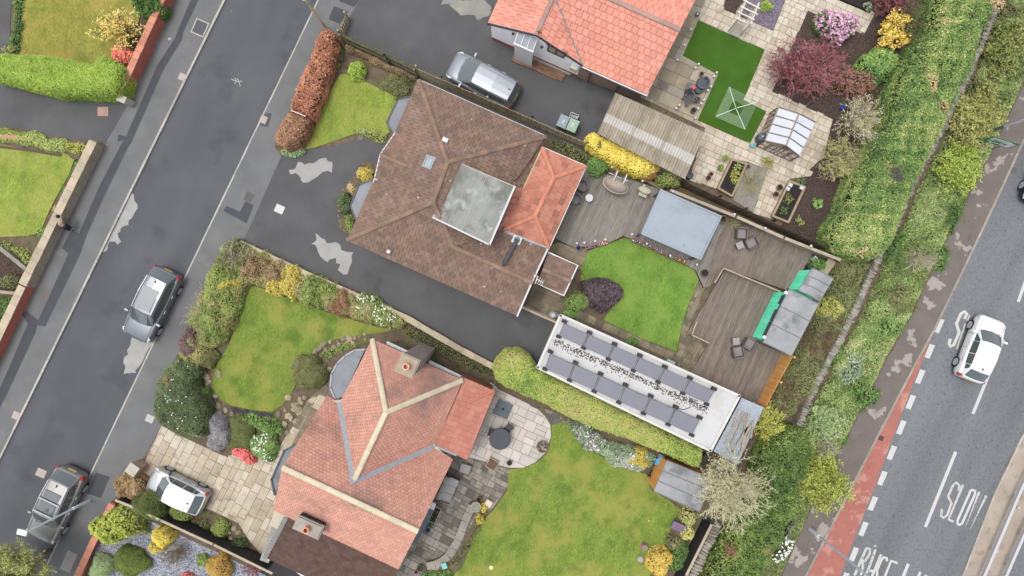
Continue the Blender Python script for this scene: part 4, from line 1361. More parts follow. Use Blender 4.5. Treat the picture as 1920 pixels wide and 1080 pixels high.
LE = [(1170, 446), (1187, 448), (1245, 476), (1305, 507), (1311, 524), (1296, 560), (1284, 590), (1268, 659), (1200, 633), (1131, 600), (1143, 583), (1120, 560), (1095, 530), (1090, 507), (1103, 470)]
LF = [(1034, 797), (1064, 790), (1075, 815), (1097, 838), (1149, 867), (1193, 884), (1215, 890), (1221, 918), (1255, 938), (1275, 955), (1262, 978), (1250, 1010), (1240, 1040), (1215, 1085), (1200, 1180), (800, 1180), (846, 1082), (868, 1060), (888, 1010), (906, 975), (925, 957), (950, 922), (955, 880), (985, 876), (1005, 868), (1025, 850), (1034, 820)]
LG = [(1310, 39), (1434, 94), (1394, 187), (1437, 209), (1407, 268), (1308, 225), (1346, 140), (1280, 104)]
lawn('mown yellow green lawn behind the lime hedge', LA, lawn_yellow)
lawn('bright lime lawn behind the west stone wall', LB, lawn_lime)
lawn('small front lawn beside the copper hedge', LC, lawn_lime)
lawn('curved front lawn ringed by mixed shrubs', LD, lawn_green)
lawn('bright back lawn between decking and solar garage', LE, lawn_bright)
lawn('large mown back lawn beside the round patio', LF, lawn_green)
lawn('vivid artificial turf under the washing line', LG, lawn_fake, name='artificial_lawn')
gp = lambda nm, pal: leafmat(nm, pal)
grass_y = gp('grass_blades_yellow', [(120, 134, 44), (148, 158, 58), (168, 170, 76)])
grass_g = gp('grass_blades_green', [(88, 120, 36), (118, 146, 46), (144, 156, 64)])
grass_b = gp('grass_blades_bright', [(84, 132, 38), (112, 160, 50), (136, 176, 66)])
for nm, px, n, mt in (('A', LA, 9000, grass_y), ('B', LB, 7000, grass_y), ('C', LC, 7000, grass_y), ('D', LD, 12000, grass_g), ('E', LE, 14000, grass_b), ('F', LF, 26000, grass_g)):
 tufts('grass', 'short mown grass blades', px, .135, n, mt, .05, .012, 0.9)
sheet('driveway', [(-30, 150), (60, 165), (150, 178), (240, 186), (243, 190), (199, 265), (176, 266), (100, 256), (-30, 228)], .112, drive_tarmac, .06, 'dark tarmac drive below the lime hedge', 'driveway')
sheet('driveway', [(-30, -30), (22, -30), (17, 108), (-30, 112)], .112, drive_tarmac, .06, 'narrow dark path at the top left corner', 'path')
sheet('driveway', [(690, Y0), (674, 0), (655, 32), (641, 68), (780, 150), (960, 226), (1105, 292), (1130, 250), (1175, 160), (1225, 190), (1330, Y0)], .112, drive_tarmac, .06, 'broad dark tarmac forecourt of the white bungalow', 'driveway')
sheet('driveway', [(530, 291), (560, 282), (622, 275), (690, 258), (730, 270), (720, 330), (700, 420), (800, 440), (1000, 540), (1040, 600), (1012, 684), (935, 686), (870, 651), (767, 591), (677, 551), (600, 518), (458, 451)], .112, drive_tarmac, .06, 'dark tarmac drive wrapping the brown roofed bungalow', 'driveway')
slab_beige = M('beige_slabs', None, pal=[C(186, 170, 144), C(198, 184, 158), C(208, 196, 174), C(192, 176, 148), C(178, 162, 134)], var=0.15, sc=2.5, rough=0.9, bump=0.3, bsc=25, fine=0.12, fsc=16, rnd=0.08, stain=((C(140, 124, 98), 1.6, 0.56, 0.12, 0.5),))
slab_buff = M('buff_slabs', None, pal=[C(196, 180, 156), C(206, 192, 168), C(214, 202, 182), C(200, 184, 158)], var=0.12, sc=2.5, rough=0.9, bump=0.3, bsc=25, fine=0.12, fsc=16, rnd=0.08, stain=((C(150, 130, 100), 1.2, 0.58, 0.1, 0.5),))
slab_sand = M('sandstone_slabs', None, pal=[C(158, 146, 120), C(176, 162, 134), C(166, 158, 140), C(186, 172, 146), C(150, 132, 108)], var=0.15, sc=2, rough=0.9, bump=0.3, bsc=25, fine=0.1, rnd=0.08)
slab_pale = M('pale_slabs', None, pal=[C(196, 190, 180), C(212, 206, 196), C(204, 192, 182), C(186, 182, 170), C(214, 202, 192)], var=0.1, sc=2, rough=0.9, bump=0.3, bsc=25, fine=0.08, rnd=0.06, stain=((C(206, 186, 178), 0.5, 0.55, 0.1, 0.5),))
slab_old = M('old_stone_slabs', None, pal=[C(112, 106, 98), C(136, 128, 118), C(152, 144, 130), C(164, 156, 142), C(124, 118, 106)], var=0.2, sc=2, rough=0.9, bump=0.4, bsc=20, fine=0.15, rnd=0.12, stain=((C(92, 88, 82), 0.8, 0.55, 0.1, 0.6),))
slab_wet = M('mossy_slabs', None, pal=[C(118, 106, 84), C(140, 124, 98), C(152, 138, 110), C(128, 118, 92)], var=0.2, sc=2, rough=0.8, bump=0.3, fine=0.12, rnd=0.1, stain=((C(96, 92, 70), 0.9, 0.52, 0.1, 0.6),))
pave('beige slabbed drive carrying the silver hatchback', [(303, 798), (340, 818), (420, 855), (520, 845), (548, 800), (578, 750), (600, 740), (618, 748), (548, 838), (515, 905), (520, 955), (492, 1042), (468, 1014), (447, 981), (397, 957), (330, 935), (263, 882)], .105, .78, .5, slab_beige, ang=math.radians(63), mode='coursed', name='slab_drive', cat='driveway')
pave('paved path in front of the pink tiled house', [(578, 750), (640, 690), (650, 720), (640, 770), (600, 800), (560, 840), (520, 850), (545, 800)], .104, .6, .45, slab_wet, ang=math.radians(63), mode='coursed', name='path', cat='path')
pave('pale random slab patio with the round table', [(920, 715), (936, 731), (982, 753), (1008, 766), (1023, 782), (1032, 797), (1033, 819), (1023, 849), (1003, 867), (982, 877), (954, 877), (870, 855), (860, 800)], .112, .68, .6, slab_pale, ang=ROT, mode='random')
pave('old dark stone patio behind the pink tiled house', [(846, 840), (882, 858), (954, 878), (956, 903), (939, 932), (922, 956), (900, 955), (885, 983), (858, 1035), (835, 1062), (802, 1085), (730, 1085), (745, 1000)], .104, .42, .38, slab_old, ang=math.radians(-27), mode='random', gap=.03)
pave('sandstone patio beside the orange tiled bungalow', [(1325, -30), (1330, -20), (1310, 39), (1280, 104), (1346, 140), (1308, 225), (1322, 240), (1180, 172), (1175, 150), (1270, -30)], .105, .95, .72, slab_sand, ang=ROT, mode='coursed')
pave('buff slab paths round the artificial lawn', [(1327, -30), (1360, -30), (1358, 18), (1380, 28), (1450, 58), (1485, -30), (1580, -30), (1640, 25), (1620, 64), (1515, 20), (1448, 170), (1562, 222), (1545, 290), (1520, 330), (1480, 335), (1478, 342), (1446, 410), (1412, 400), (1440, 318), (1400, 303), (1370, 297), (1345, 354), (1292, 338), (1322, 240), (1310, 226), (1407, 268), (1437, 209), (1394, 187), (1434, 94), (1310, 39)], .105, .44, .44, slab_buff, ang=ROT, mode='coursed')
pave('mossy slab yard behind the brown bungalow', [(1025, 462), (1045, 455), (1103, 468), (1090, 507), (1080, 500), (1050, 560), (1075, 580), (1048, 600), (985, 578), (1000, 535)], .105, .6, .5, slab_wet, ang=ROT, mode='coursed', name='yard')
pave('row of stone slabs edging the solar garage lawn', [(1080, 580), (1131, 602), (1200, 634), (1268, 661), (1258, 676), (1190, 646), (1120, 614), (1070, 592)], .11, .5, .46, slab_wet, ang=ROT, name='path', cat='path')
pave('rough stone path between lawn and lower decking', [(1312, 524), (1322, 540), (1288, 625), (1330, 644), (1292, 702), (1258, 676), (1270, 660), (1285, 590), (1297, 560)], .105, .3, .28, slab_wet, ang=math.radians(60), mode='random', name='path', cat='path')
pave('few grey slabs at the end of conifer hedge', [(1020, 765), (1045, 775), (1062, 792), (1034, 797)], .106, .5, .5, slab_old, ang=ROT, name='path', cat='path')
rows = sheet('brick_step', s3(900, 20, 6, [(430, 375), (1005, 640), (925, 805), (345, 560)]), .2, M('brick_step_mortar', C(110, 84, 62), var=.2), .1, 'brown brick step in front of the white gable', 'step')
bcell = []
_bp = [(p.x, p.y) for p in pp(s3(900, 20, 6, [(430, 375), (1005, 640), (925, 805), (345, 560)]), .2)]
_ax = (math.cos(ROT), math.sin(ROT))
_c = (sum(p[0] for p in _bp) / 4, sum(p[1] for p in _bp) / 4)
for i in range(-9, 10):
 for j in range(-8, 9):
  cu, cv = i * .225 + (j % 2) * .11, j * .12
  cx, cy = _c[0] + cu * _ax[0] - cv * _ax[1], _c[1] + cu * _ax[1] + cv * _ax[0]
  q = clip(_bp, (cx, cy), _ax, .107, .055)
  if q and abs(area2(q)) > .008: bcell.append((cx, cy, _ax, q))
pieces(rows, 'brick', bcell, M('step_brick', None, pal=[C(118, 84, 60), C(140, 98, 70), C(158, 120, 90), C(126, 92, 66)], var=.15, fine=.1, bump=.3), .222, .03, .004)
# beds
sheet('bark_bed', [(1515, 22), (1620, 66), (1645, 25), (1720, -40), (1800, -40), (1720, 100), (1680, 200), (1640, 300), (1600, 400), (1575, 470), (1462, 432), (1500, 335), (1548, 290), (1562, 224), (1448, 172)], .13, bark, .05, 'dark bark mulch bed full of shrubs', 'flower bed')
sheet('slate_bed', [(1408, -30), (1484, -30), (1450, 57), (1396, 35), (1388, 20)], .12, purple_slate, .05, 'purple slate chipping bed beside the white arbour', 'gravel bed')
sheet('bark_bed', [(1360, -30), (1405, -30), (1385, 26), (1359, 17)], .12, bark, .05, 'small bark bed behind the white arbour', 'flower bed')
sheet('raised_bed', [(1578, -30), (1655, -30), (1632, 22), (1575, -2)], .3, dark_soil, .25, 'black soil bed at the top of the slab path', 'flower bed')
sheet('gravel_bed', [(1400, 306), (1442, 318), (1412, 398), (1374, 374)], .112, gravel, .04, 'weedy grey gravel between two raised beds', 'gravel bed')
sheet('slate_bed', [(217, 950), (300, 985), (497, 1078), (520, 1130), (150, 1130), (185, 1012)], .12, slate, .05, 'grey slate chipping garden with clipped shrubs', 'gravel bed')
sheet('bark_bed', [(-30, 462), (0, 470), (55, 513), (42, 540), (-30, 550)], .12, bark, .05, 'small bark bed by the west wall', 'flower bed')
def raised(label, px, fill, w=.12, h=.3):
 q = pp(px, h)
 c = sum(q, Vector()) / len(q)
 o = thing('raised_bed', label, 'raised bed', (c.x, c.y, .1))
 for a, b in zip(q, q[1:] + q[:1]):
  d = b - a
  MB().box((a + b) / 2 * Vector((1, 1, 0)) if False else Vector(((a.x + b.x) / 2, (a.y + b.y) / 2, .1 + h / 2 + random.uniform(0, .004))), (d.length + w * .4, w, h), math.atan2(d.y, d.x)).build('timber', timber, o)
 MB().prism([(p.x, p.y) for p in q], .1, .1 + h - .06).build('soil', fill, o)
 return o
sheet('soil_bed', [(682, 300), (714, 310), (702, 338), (676, 350), (660, 388), (670, 414), (655, 440), (636, 428), (632, 385), (646, 350), (666, 328)], .125, soil, .03, 'soil bed hugging the bay windows', 'flower bed')
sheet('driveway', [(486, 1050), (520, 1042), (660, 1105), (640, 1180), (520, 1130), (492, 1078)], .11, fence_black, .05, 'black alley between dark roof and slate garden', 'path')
raised('timber raised bed of dark soil near the corrugated garage', [(1372, 299), (1399, 308), (1372, 368), (1346, 353)], dark_soil)
raised('timber raised bed of black soil beside the bark', [(1480, 340), (1508, 351), (1477, 417), (1448, 405)], dark_soil)
# decking
def deck(label, px, z, mat, drop):
 o = sheet('decking', px, z - .03, M('deck_under', C(60, 54, 48)), drop, label, 'decking')
 boards(o, px, z, .14, math.radians(66), mat, length=None)
 return o
deck('grey upper decking under the gazebo and egg chair', [(1098, 312), (1120, 322), (1200, 342), (1258, 362), (1368, 410), (1350, 440), (1320, 540), (1305, 507), (1245, 476), (1169, 442), (1142, 455), (1078, 465), (1038, 445)], .42, wood_grey, .4)
deck('brown upper decking with two cube chairs', [(1368, 410), (1440, 438), (1524, 474), (1510, 500), (1480, 546), (1357, 503), (1332, 536), (1320, 540), (1348, 440)], .424, wood_brown, .4)
deck('brown lower decking in front of the teal sheds', [(1358, 507), (1462, 548), (1470, 560), (1418, 642), (1486, 668), (1438, 762), (1428, 764), (1292, 702), (1330, 644), (1288, 626)], .22, wood_brown, .2)
# ================================================================ HOUSES
def walls_(parent, px, z, mat, name='wall', z0=0.05):
 return MB().prism([(p.x, p.y) for p in pp(px, z)], z0, z).build(name, mat, parent)
def Q(*t):
 return [P(*q) for q in t]
# ---- brown roofed bungalow
brown_tile = M('brown_tile', None, pal=[C(122, 99, 85), C(132, 106, 91), C(139, 112, 95), C(148, 119, 100)], var=0.14, sc=1.2, rough=0.85, bump=0.35, bsc=40, fine=0.16, fsc=30,
    stain=((C(160, 118, 92), 0.33, 0.53, 0.16, 0.6), (C(92, 78, 70), 0.6, 0.57, 0.14, 0.5), (C(116, 112, 82), 1.7, 0.6, 0.08, 0.55)), dots=(C(204, 198, 192), 1.6, 0.12))
ridge_brown = M('brown_ridge', C(150, 120, 98), var=0.2, sc=3, rough=0.9, bump=0.4, fine=0.15, rnd=0.18, stain=((C(120, 104, 90), 1.5, 0.5, 0.1, 0.7),))
h1 = thing('bungalow', 'brown tiled hip roofed bungalow with grey flat dormer and orange extension', 'house', P(850, 400, .1))
zE, zR, zW = 2.5, 4.9, 3.75
hA, hB, hR, hQ, hC, hD, hG, hW = Q((785, 150, zE), (1024, 256, zE), (839, 304, zR), (812, 379, zR), (651, 450, zE), (970, 592, zE), (997, 530, zW), (849, 462, zW))
hE, hF = Q((943, 437, 2.55), (1027, 467, 2.6))
hJ, hK, hL, hM = Q((767, 313, 3.5), (713, 290, 3.45), (741, 249, 2.52), (701, 342, 2.52))
walls_(h1, [(784, 168), (1005, 264), (935, 428), (1015, 462), (962, 578), (668, 448), (700, 370), (715, 330), (748, 252)], 2.42, render_white)
rf = roofbase(h1, [[hA, hB, hR], [hA, hR, hQ, hC], [hR, hB, hE, hW, hQ], [hQ, hW, hG, hD, hC], [hW, hE, hF, hG], [hL, hK, hJ], [hK, hM, hJ]], brown_tile)
t1 = Tiles(rf, brown_tile, 300)
for f in ([hA, hB, hR], [hA, hR, hQ, hC], [hR, hB, hE, hW, hQ], [hQ, hW, hG, hD, hC], [hW, hE, hF, hG]):
 t1.face(f, .33, .29, .04, .016)
for f in ([hL, hK, hJ], [hK, hM, hJ]):
 t1.face([p + Vector((0, 0, .03)) for p in f], .33, .29, .028)
t1.finish()
up = Vector((0, 0, .02))
for a, b in ((hA, hR), (hB, hR), (hR, hQ), (hC, hQ), (hQ, hW), (hW, hG)):
 ridge(rf, a + up, b + up, ridge_brown, .45, .13)
ridge(rf, hK + up * 2, hJ + up * 2, ridge_brown, .4, .1)
bar(rf, 'valley_mortar', [hJ + up, hL + up], (.07, .05), concrete)
bar(rf, 'valley_mortar', [hJ + up, hM + up], (.07, .05), S(92, 80, 70, .9, .2))
bar(h1, 'gutter', [hA - up * 3, hB - up * 3], (.11, .09), white_paint)
bar(h1, 'gutter', [hC - up * 3, hD - up * 3], (.11, .09), black_plastic)
bar(h1, 'bargeboard', [hD, hG, hF], (.09, .12), white_paint)
bar(h1, 'bargeboard', [hL, hK, hM], (.06, .1), white_paint)
bar(h1, 'gutter', [hA - up * 3, P(748, 240, zE - .06)], (.08, .08), white_paint)
# flat roofed dormer with white fascia
zd = 4.55
dq = [(864, 308), (963, 351), (917, 457), (814, 407)]
dm = MB().prism([(p.x, p.y) for p in pp(dq, zd)], 2.6, zd - .12).build('dormer', render_white, h1)
b = MB().prism([(p.x, p.y) for p in pp([(865, 306), (966, 349), (918, 460), (811, 408)], zd)], zd - .12, zd)
b.build('dormer_roof', felt_grey, dm)
for k in (.25, .5, .75):
 a = P(864 + (963 - 864) * k, 308 + 43 * k, zd + .012); c = P(814 + 103 * k, 407 + 50 * k, zd + .012)
 bar(dm, 'felt_seam', [a, c], (.035, .015), S(164, 166, 160, .8, .2))
d0, d1, d2, d3 = Q((864, 307, zd - .06), (965, 350, zd - .06), (918, 459, zd - .06), (812, 408, zd - .06))
bar(dm, 'fascia', [d1, d2], (.1, .2), S(206, 208, 208, .7, .1))
bar(dm, 'fascia', [d2, d3], (.08, .2), S(206, 208, 208, .7, .1))
bar(dm, 'fascia', [d3, d0], (.06, .14), S(190, 192, 190, .7, .15))
bar(dm, 'fascia', [d0, d1], (.05, .13), S(180, 172, 150, .8, .15))
# orange tiled extension
orange_tile = M('orange_tile', None, pal=[C(164, 106, 84), C(188, 116, 90), C(200, 124, 96), C(206, 132, 104), C(212, 140, 112)], var=0.1, sc=1.5, rough=0.8, bump=0.3, fine=0.1, fsc=30)
ridge_orange = M('orange_ridge', C(214, 132, 98), var=0.12, sc=3, rough=0.85, bump=0.3, fine=0.1, rnd=0.1)
x0, x1, x2, x3, xa, xb = Q((1017, 277, 2.62), (1098, 312, 2.62), (1029, 464, 2.62), (946, 430, 2.62), (1038, 333, 3.55), (1003, 405, 3.55))
rf2 = roofbase(h1, [[x0, x1, xa], [x1, x2, xb, xa], [x2, x3, xb], [x3, x0, xa, xb]], orange_tile, name='extension_roof')
walls_(h1, [(1012, 280), (1090, 314), (1026, 456), (945, 428)], 2.5, render_white)
t2 = Tiles(rf2, orange_tile, 300)
for f in ([x0, x1, xa], [x1, x2, xb, xa], [x2, x3, xb], [x3, x0, xa, xb]):
 t2.face(f, .36, .36, .035, rfun=lambda w: random.choice((.1, .35, .55, .7, .85, .95)))
t2.finish()
for a, c in ((x0, xa), (x1, xa), (xa, xb), (x2, xb), (x3, xb)):
 ridge(rf2, a + up, c + up, ridge_orange, .42, .12)
bar(h1, 'gutter', [x0 - up * 2, x1 - up * 2, x2 - up * 2], (.12, .1), white_paint)
bar(h1, 'flashing', [x2 + up, x3 + up], (.2, .04), lead_flash)
bar(h1, 'gutter', [x3 + up, x0 + up], (.09, .08), S(196, 176, 120, .8, .15))
ob = roofbase(h1, [Q((966, 352, 2.68), (984, 352, 2.68), (950, 424, 2.68), (934, 424, 2.68))], orange_tile, name='link_roof')
t2b = Tiles(ob, orange_tile, 40)
t2b.face(Q((966, 352, 2.72), (984, 352, 2.7), (950, 424, 2.7), (934, 424, 2.72)), .36, .36, .03)
t2b.finish()
# rear porch
y0, y1, y2, y3, ya, yb = Q((1028, 473, 2.35), (1083, 498, 2.35), (1057, 554, 2.35), (1005, 530, 2.35), (1017, 505, 2.85), (1070, 527, 2.85))
rf3 = roofbase(h1, [[y0, y1, yb, ya], [ya, yb, y2, y3]], brown_tile, name='porch_roof')
t3 = Tiles(rf3, brown_tile, 150)
t3.face([y0, y1, yb, ya], .33, .29, .028)
t3.face([ya, yb, y2, y3], .33, .29, .028)
t3.finish()
ridge(rf3, ya + up, yb + up, ridge_brown, .45, .12)
walls_(h1, [(1030, 478), (1077, 498), (1054, 548), (1008, 528)], 2.3, brick_wall, 'porch_wall')
bar(h1, 'gutter', [y0, y1, yb, y2, y3], (.07, .08), white_paint)
# bay windows with lead tops
for px in ([(774, 180), (746, 187), (725, 230), (738, 252), (752, 240)], [(700, 336), (673, 347), (657, 387), (667, 411), (682, 395)]):
 z = 2.35
 bw = MB().prism([(p.x, p.y) for p in pp(px, z)], z - .1, z).build('bay_roof', lead, h1)
 c = sum(pp(px, z), Vector()) / 5
 MB().prism([((p.x - c.x) * .9 + c.x, (p.y - c.y) * .9 + c.y) for p in pp(px, z)], .1, z - .102).build('bay_window', white_upvc, h1)
 bar(bw, 'edge_trim', [q for q in pp(px[:4], z)], (.07, .09), S(62, 66, 74, .5, .08))
# rooflight, vents, flue, aerial
wn_ = (hQ - hA).cross(hC - hA).normalized()
if wn_.z < 0: wn_ = -wn_
def on_plane(px, py, p0, n):
 # point of the sight line through the pixel that lies on the plane
 a, bq = P(px, py, 0), P(px, py, 5)
 t = (p0 - a).dot(n) / (bq - a).dot(n)
 return a + (bq - a) * t
sk = on_plane(806, 305, hA, wn_)
tl = wn_.to_track_quat('Z', 'Y').to_matrix()
uu = Vector((0, 0, 1)).cross(wn_).normalized(); vv = wn_.cross(uu)
TL = Matrix((uu, vv, wn_)).transposed()
fr = MB()
for cx, cy, sx, sy in ((0, .29, .7, .09), (0, -.29, .7, .09), (.3, 0, .09, .49), (-.3, 0, .09, .49)):
 fr.box(sk + TL @ Vector((cx, cy, .06)), (sx, sy, .1), 0, tilt=TL)
fo = fr.build('rooflight', lead_flash, h1)
MB().box(sk + TL @ Vector((0, 0, .05)), (.5, .48, .06), 0, tilt=TL).build('pane', S(160, 176, 184, .1, .03, spec=.7), fo)
def vent(px, py, p0, n, rad, mat, hh, nm='roof_vent'):
 q = on_plane(px, py, p0, n)
 return MB().lathe(q - Vector((0, 0, .05)), [(rad * .8, 0), (rad * .8, hh * .6), (rad * 1.1, hh * .62), (rad, hh * .85), (rad * .5, hh)], 12).build(nm, mat, h1)
nn_ = (hR - hA).cross(hB - hA).normalized()
MB().box(on_plane(835, 263, hA, nn_) + Vector((0, 0, .08)), (.3, .22, .14), ROT).build('roof_vent', white_paint, h1)
ns_ = (hD - hC).cross(hQ - hC).normalized()
vent(730, 472, hC, ns_, .13, S(196, 200, 206, .2, .03, metal=.6), .3)
nw_ = (hF - hG).cross(hW - hG).normalized()
f0, f1 = on_plane(946, 494, hG, nw_), on_plane(969, 450, hG, nw_)
MB().box(f1 + Vector((0, 0, .05)), (.5, .42, .03), ROT).build('flue_plate', white_paint, h1)
flue = MB().tube([f1 + Vector((0, 0, .03)), f1 + Vector((0, 0, .3)), f0 + Vector((0, 0, .28)), f0 + Vector((-.05, -.08, .1))], .1, 10)
fl = flue.build('flue', S(92, 100, 104, .4, .06, metal=.3), h1)
MB().lathe(f1 + Vector((0, 0, .1)), [(.17, 0), (.17, .1), (.11, .14)], 12).build('collar', S(120, 140, 164, .4, .05, metal=.3), fl)
ae = thing('tv_aerial', 'white branched television aerial on the bungalow gable', 'aerial', P(1003, 532, 3.0))
q = P(1003, 531, 4.0)
MB().tube([(q.x, q.y, 2.9), (q.x, q.y, 4.4)], .025, 6).build('mast', white_paint, ae)
ab = MB()
t0, t1_ = P(1006, 523, 4.4), P(1018, 530, 4.4)
ab.tube([t0, t1_], .02, 5)
for k in (.1, .4, .7, 1.0):
 c = t0 + (t1_ - t0) * k
 ab.tube([c + VX * .16, c - VX * .16], .011, 5)
ab.tube([P(1004, 530, 4.3), P(1008, 516, 4.3)], .02, 5)
ab.build('antenna', white_paint, ae)
MB().tube([P(1022, 260, 2.6), P(975, 330, 3.0), P(958, 345, 3.1)], .02, 4).build('cable', black_plastic, h1)
# ---- white bungalow with orange roof
pink_tile = M('salmon_tile', None, pal=[C(218, 138, 114), C(226, 144, 120), C(232, 150, 126), C(238, 156, 132)], var=0.07, sc=0.8, rough=0.8, bump=0.25, fine=0.07, fsc=30, stain=((C(238, 150, 112), 0.25, 0.5, 0.2, 0.5),))
h2 = thing('bungalow', 'white rendered bungalow with bright orange tiled roof and glazed porch', 'house', P(1100, 60, .1))
k2, kse, kne = Q((1275, 56, 4.5), (1213, 177, 2.6), (1340, -70, 2.6))
ap, gl = Q((1013, 49, 4.0), (920, 33, 2.6))
k0, knw = k2 - UX * 10, kne - UX * 10
run = (k2 - kse).dot(VX)
kv = P(1094, 121, 2.6)
kv = kse + UX * (kv - kse).dot(UX)                       # eave line exactly along the house grid
ap, gl = kv - UX * 2.85 + Vector((0, 0, 1.4)), kv - UX * 5.7
gi = ap + VX * ((kse - ap).dot(VX) + run * (4.0 - 2.6) / (4.5 - 2.6))   # gable ridge meets the main slope
gbl = gl + VX * (gi - gl).dot(VX)
F2 = [[k0, k2, kse, kv, gi, gi + VX * .3 - UX * 4 + Vector((0, 0, .15))], [k0, k2, kne, knw], [ap, gl, gbl, gi], [ap, gi, kv]]
rfw = roofbase(h2, F2, pink_tile, under=M('salmon_underlay', C(176, 112, 92), var=.2))
tw_ = Tiles(rfw, pink_tile, 300)
for f in F2:
 tw_.face(f, .36, .37, .04, .018)
tw_.finish()
ridge_pink = M('grey_pink_ridge', C(176, 142, 130), var=0.12, sc=3, rough=0.85, bump=0.3, fine=0.1, rnd=0.12)
ridge(rfw, k0 + up, k2 + up, ridge_pink, .5, .13)
ridge(rfw, gi + up, ap + up, ridge_pink, .5, .13)
bar(rfw, 'valley', [gi + up * 1.6, kv + up * 1.6], (.1, .03), S(140, 132, 126, .7, .1))
# gable wall: a vertical pentagon with depth
gz = Vector((0, 0, -.06))
wl, wr, wa = gl + gz + UX * .12, kv + gz - UX * .15, ap + gz
inn = VX * .12
wl, wr, wa = wl + inn, wr + inn, wa + inn
def vwall(parent, name, pts, mat, th=.2):
 """vertical wall panel: pts outline in its plane, thickness towards +VX"""
 b = MB()
 n = len(pts)
 back = [p + VX * th for p in pts]
 b.add(pts, [list(range(n))]).add(back, [list(range(n - 1, -1, -1))])
 b.add(pts + back, [[(i + 1) % n, i, i + n, (i + 1) % n + n] for i in range(n)])
 return b.build(name, mat, parent)
vwall(h2, 'wall', [Vector((wl.x, wl.y, .45)), Vector((wr.x, wr.y, .45)), wr, wa, wl], render_white)
vwall(h2, 'plinth', [Vector((wl.x, wl.y, .05)) - VX * .02, Vector((wr.x, wr.y, .05)) - VX * .02, Vector((wr.x, wr.y, .45)) - VX * .02, Vector((wl.x, wl.y, .45)) - VX * .02], brick_wall)
bar(h2, 'bargeboard', [gl + gz * .5, ap + gz * .5, kv + gz * .5], (.07, .14), S(60, 58, 70, .5, .08))
w2a, w2b = wr + UX * .0, kse + gz - VX * .0 + UX * -.15 + VX * .35
d_ = (w2b - w2a)
vwall(h2, 'side_wall', [Vector((w2a.x, w2a.y, .05)), Vector((w2b.x, w2b.y, .05)), Vector((w2b.x, w2b.y, 2.4)), Vector((w2a.x, w2a.y, 2.4))], M('pebble_dash', C(172, 148, 128), var=.15, sc=4, fine=.15, bump=.4))
bar(h2, 'fascia', [kv - VX * .06 + gz * 2.4, kse - VX * .06 + gz * 2.4], (.06, .26), white_paint)
bar(h2, 'gutter', [kv - VX * .12 + gz, kse - VX * .12 + gz], (.09, .08), S(52, 50, 60, .5, .06))
bar(h2, 'soffit', [kv + VX * .12 + gz * 4, kse + VX * .12 + gz * 4], (.3, .05), white_paint)
for k in (.18, .62):
 q = w2a + d_ * k
 MB().tube([Vector((q.x, q.y, 2.4)) - VX * .1, Vector((q.x, q.y, .1)) - VX * .1], .045, 6).build('downpipe', S(120, 84, 70, .6, .1), h2)
# porch: lean-to glass roof on a white frame
def gpt(px, py, off):
 """point on the gable wall plane seen at the pixel, moved out by off"""
 n = VX
 a, bq = P(px, py, 0), P(px, py, 5)
 t = (wl - a).dot(n) / (bq - a).dot(n)
 return a + (bq - a) * t - VX * off
pa, pb = gpt(973, 57, 0), gpt(1008, 70, 0)
po = MB()
pw = pb - pa; pw.z = 0
zt_ = (pa.z + pb.z) / 2
pa.z = pb.z = zt_
dp, zl_ = .62, zt_ - .5
for k in (0, .34, .67, 1):
 a = pa + pw * k
 po.box((a + (a - VX * dp + Vector((0, 0, zl_ - zt_)))) / 2, (.05, math.hypot(dp, zt_ - zl_), .06), ROT, tilt=Matrix.Rotation(math.atan2(zt_ - zl_, dp), 3, 'X'))
po.box((pa + pb) / 2 - VX * dp + Vector((0, 0, zl_ - zt_)), (pw.length + .1, .08, .1), ROT)
a = (pa + pb) / 2 - VX * (dp - .06)
po.box((a.x, a.y, zl_ / 2 + .02), (pw.length, .06, zl_ - .1), ROT)
pf = po.build('porch', white_upvc, h2)
for k in (0, .34, .67):
 a, c = pa + pw * (k + .03), pa + pw * (k + .3)
 dn = -VX * (dp - .05) + Vector((0, 0, zl_ - zt_))
 MB().add([a, a + dn, c + dn, c], [[0, 1, 2, 3]]).add([a - up, a + dn - up, c + dn - up, c - up], [[3, 2, 1, 0]]).build('pane', S(168, 174, 182, .08, .05, spec=.7), pf)
# window
wv = [gpt(1029, 84, .03), gpt(1060, 97, .03), gpt(1058, 106, .03), gpt(1026, 93, .03)]
zc_ = max(q.z for q in wv); zb_ = min(q.z for q in wv)
A_, B_ = wv[0], wv[1]
wd = B_ - A_; wd.z = 0
wb_ = MB()
rw = math.atan2(wd.y, wd.x)
cw = (A_ + B_) / 2
cw.z = (zc_ + zb_) / 2
hh = zc_ - zb_
wdl = wd.length
for cx, sx, cz, sz in ((0, wdl, hh / 2, .07), (0, wdl, -hh / 2, .07), (wdl / 2, .07, 0, hh), (-wdl / 2, .07, 0, hh), (0, .07, 0, hh)):
 wb_.box(cw + UX * cx + Vector((0, 0, cz)), (sx, .1, sz), ROT)
wf_ = wb_.build('window', S(72, 80, 88, .4, .06), h2)
for s_ in (-1, 1):
 MB().box(cw + UX * s_ * wdl * .25, (wdl * .42, .03, hh * .8), ROT).build('pane', S(190, 176, 132, .1, .1, spec=.7), wf_)
MB().box(cw + Vector((0, 0, hh / 2 + .1)) - VX * .02, (wdl + .3, .08, .1), ROT).build('lintel', S(160, 116, 100, .8, .1), wf_)
for (px, py) in ((951, 50), (963, 61), (1017, 86)):
 q = gpt(px, py, .08)
 MB().lathe(q, [(.05, -.1), (.08, 0), (.04, .1)], 8).build('wall_lamp', S(60, 60, 64, .4), h2)
q = gpt(1012, 59, .03)
MB().box(q, (.22, .05, .22), ROT, tilt=Matrix.Rotation(math.pi / 4, 3, 'Y')).build('wall_plaque', S(176, 92, 74, .7, .1), h2)
qb = gpt(1079, 120, .1)
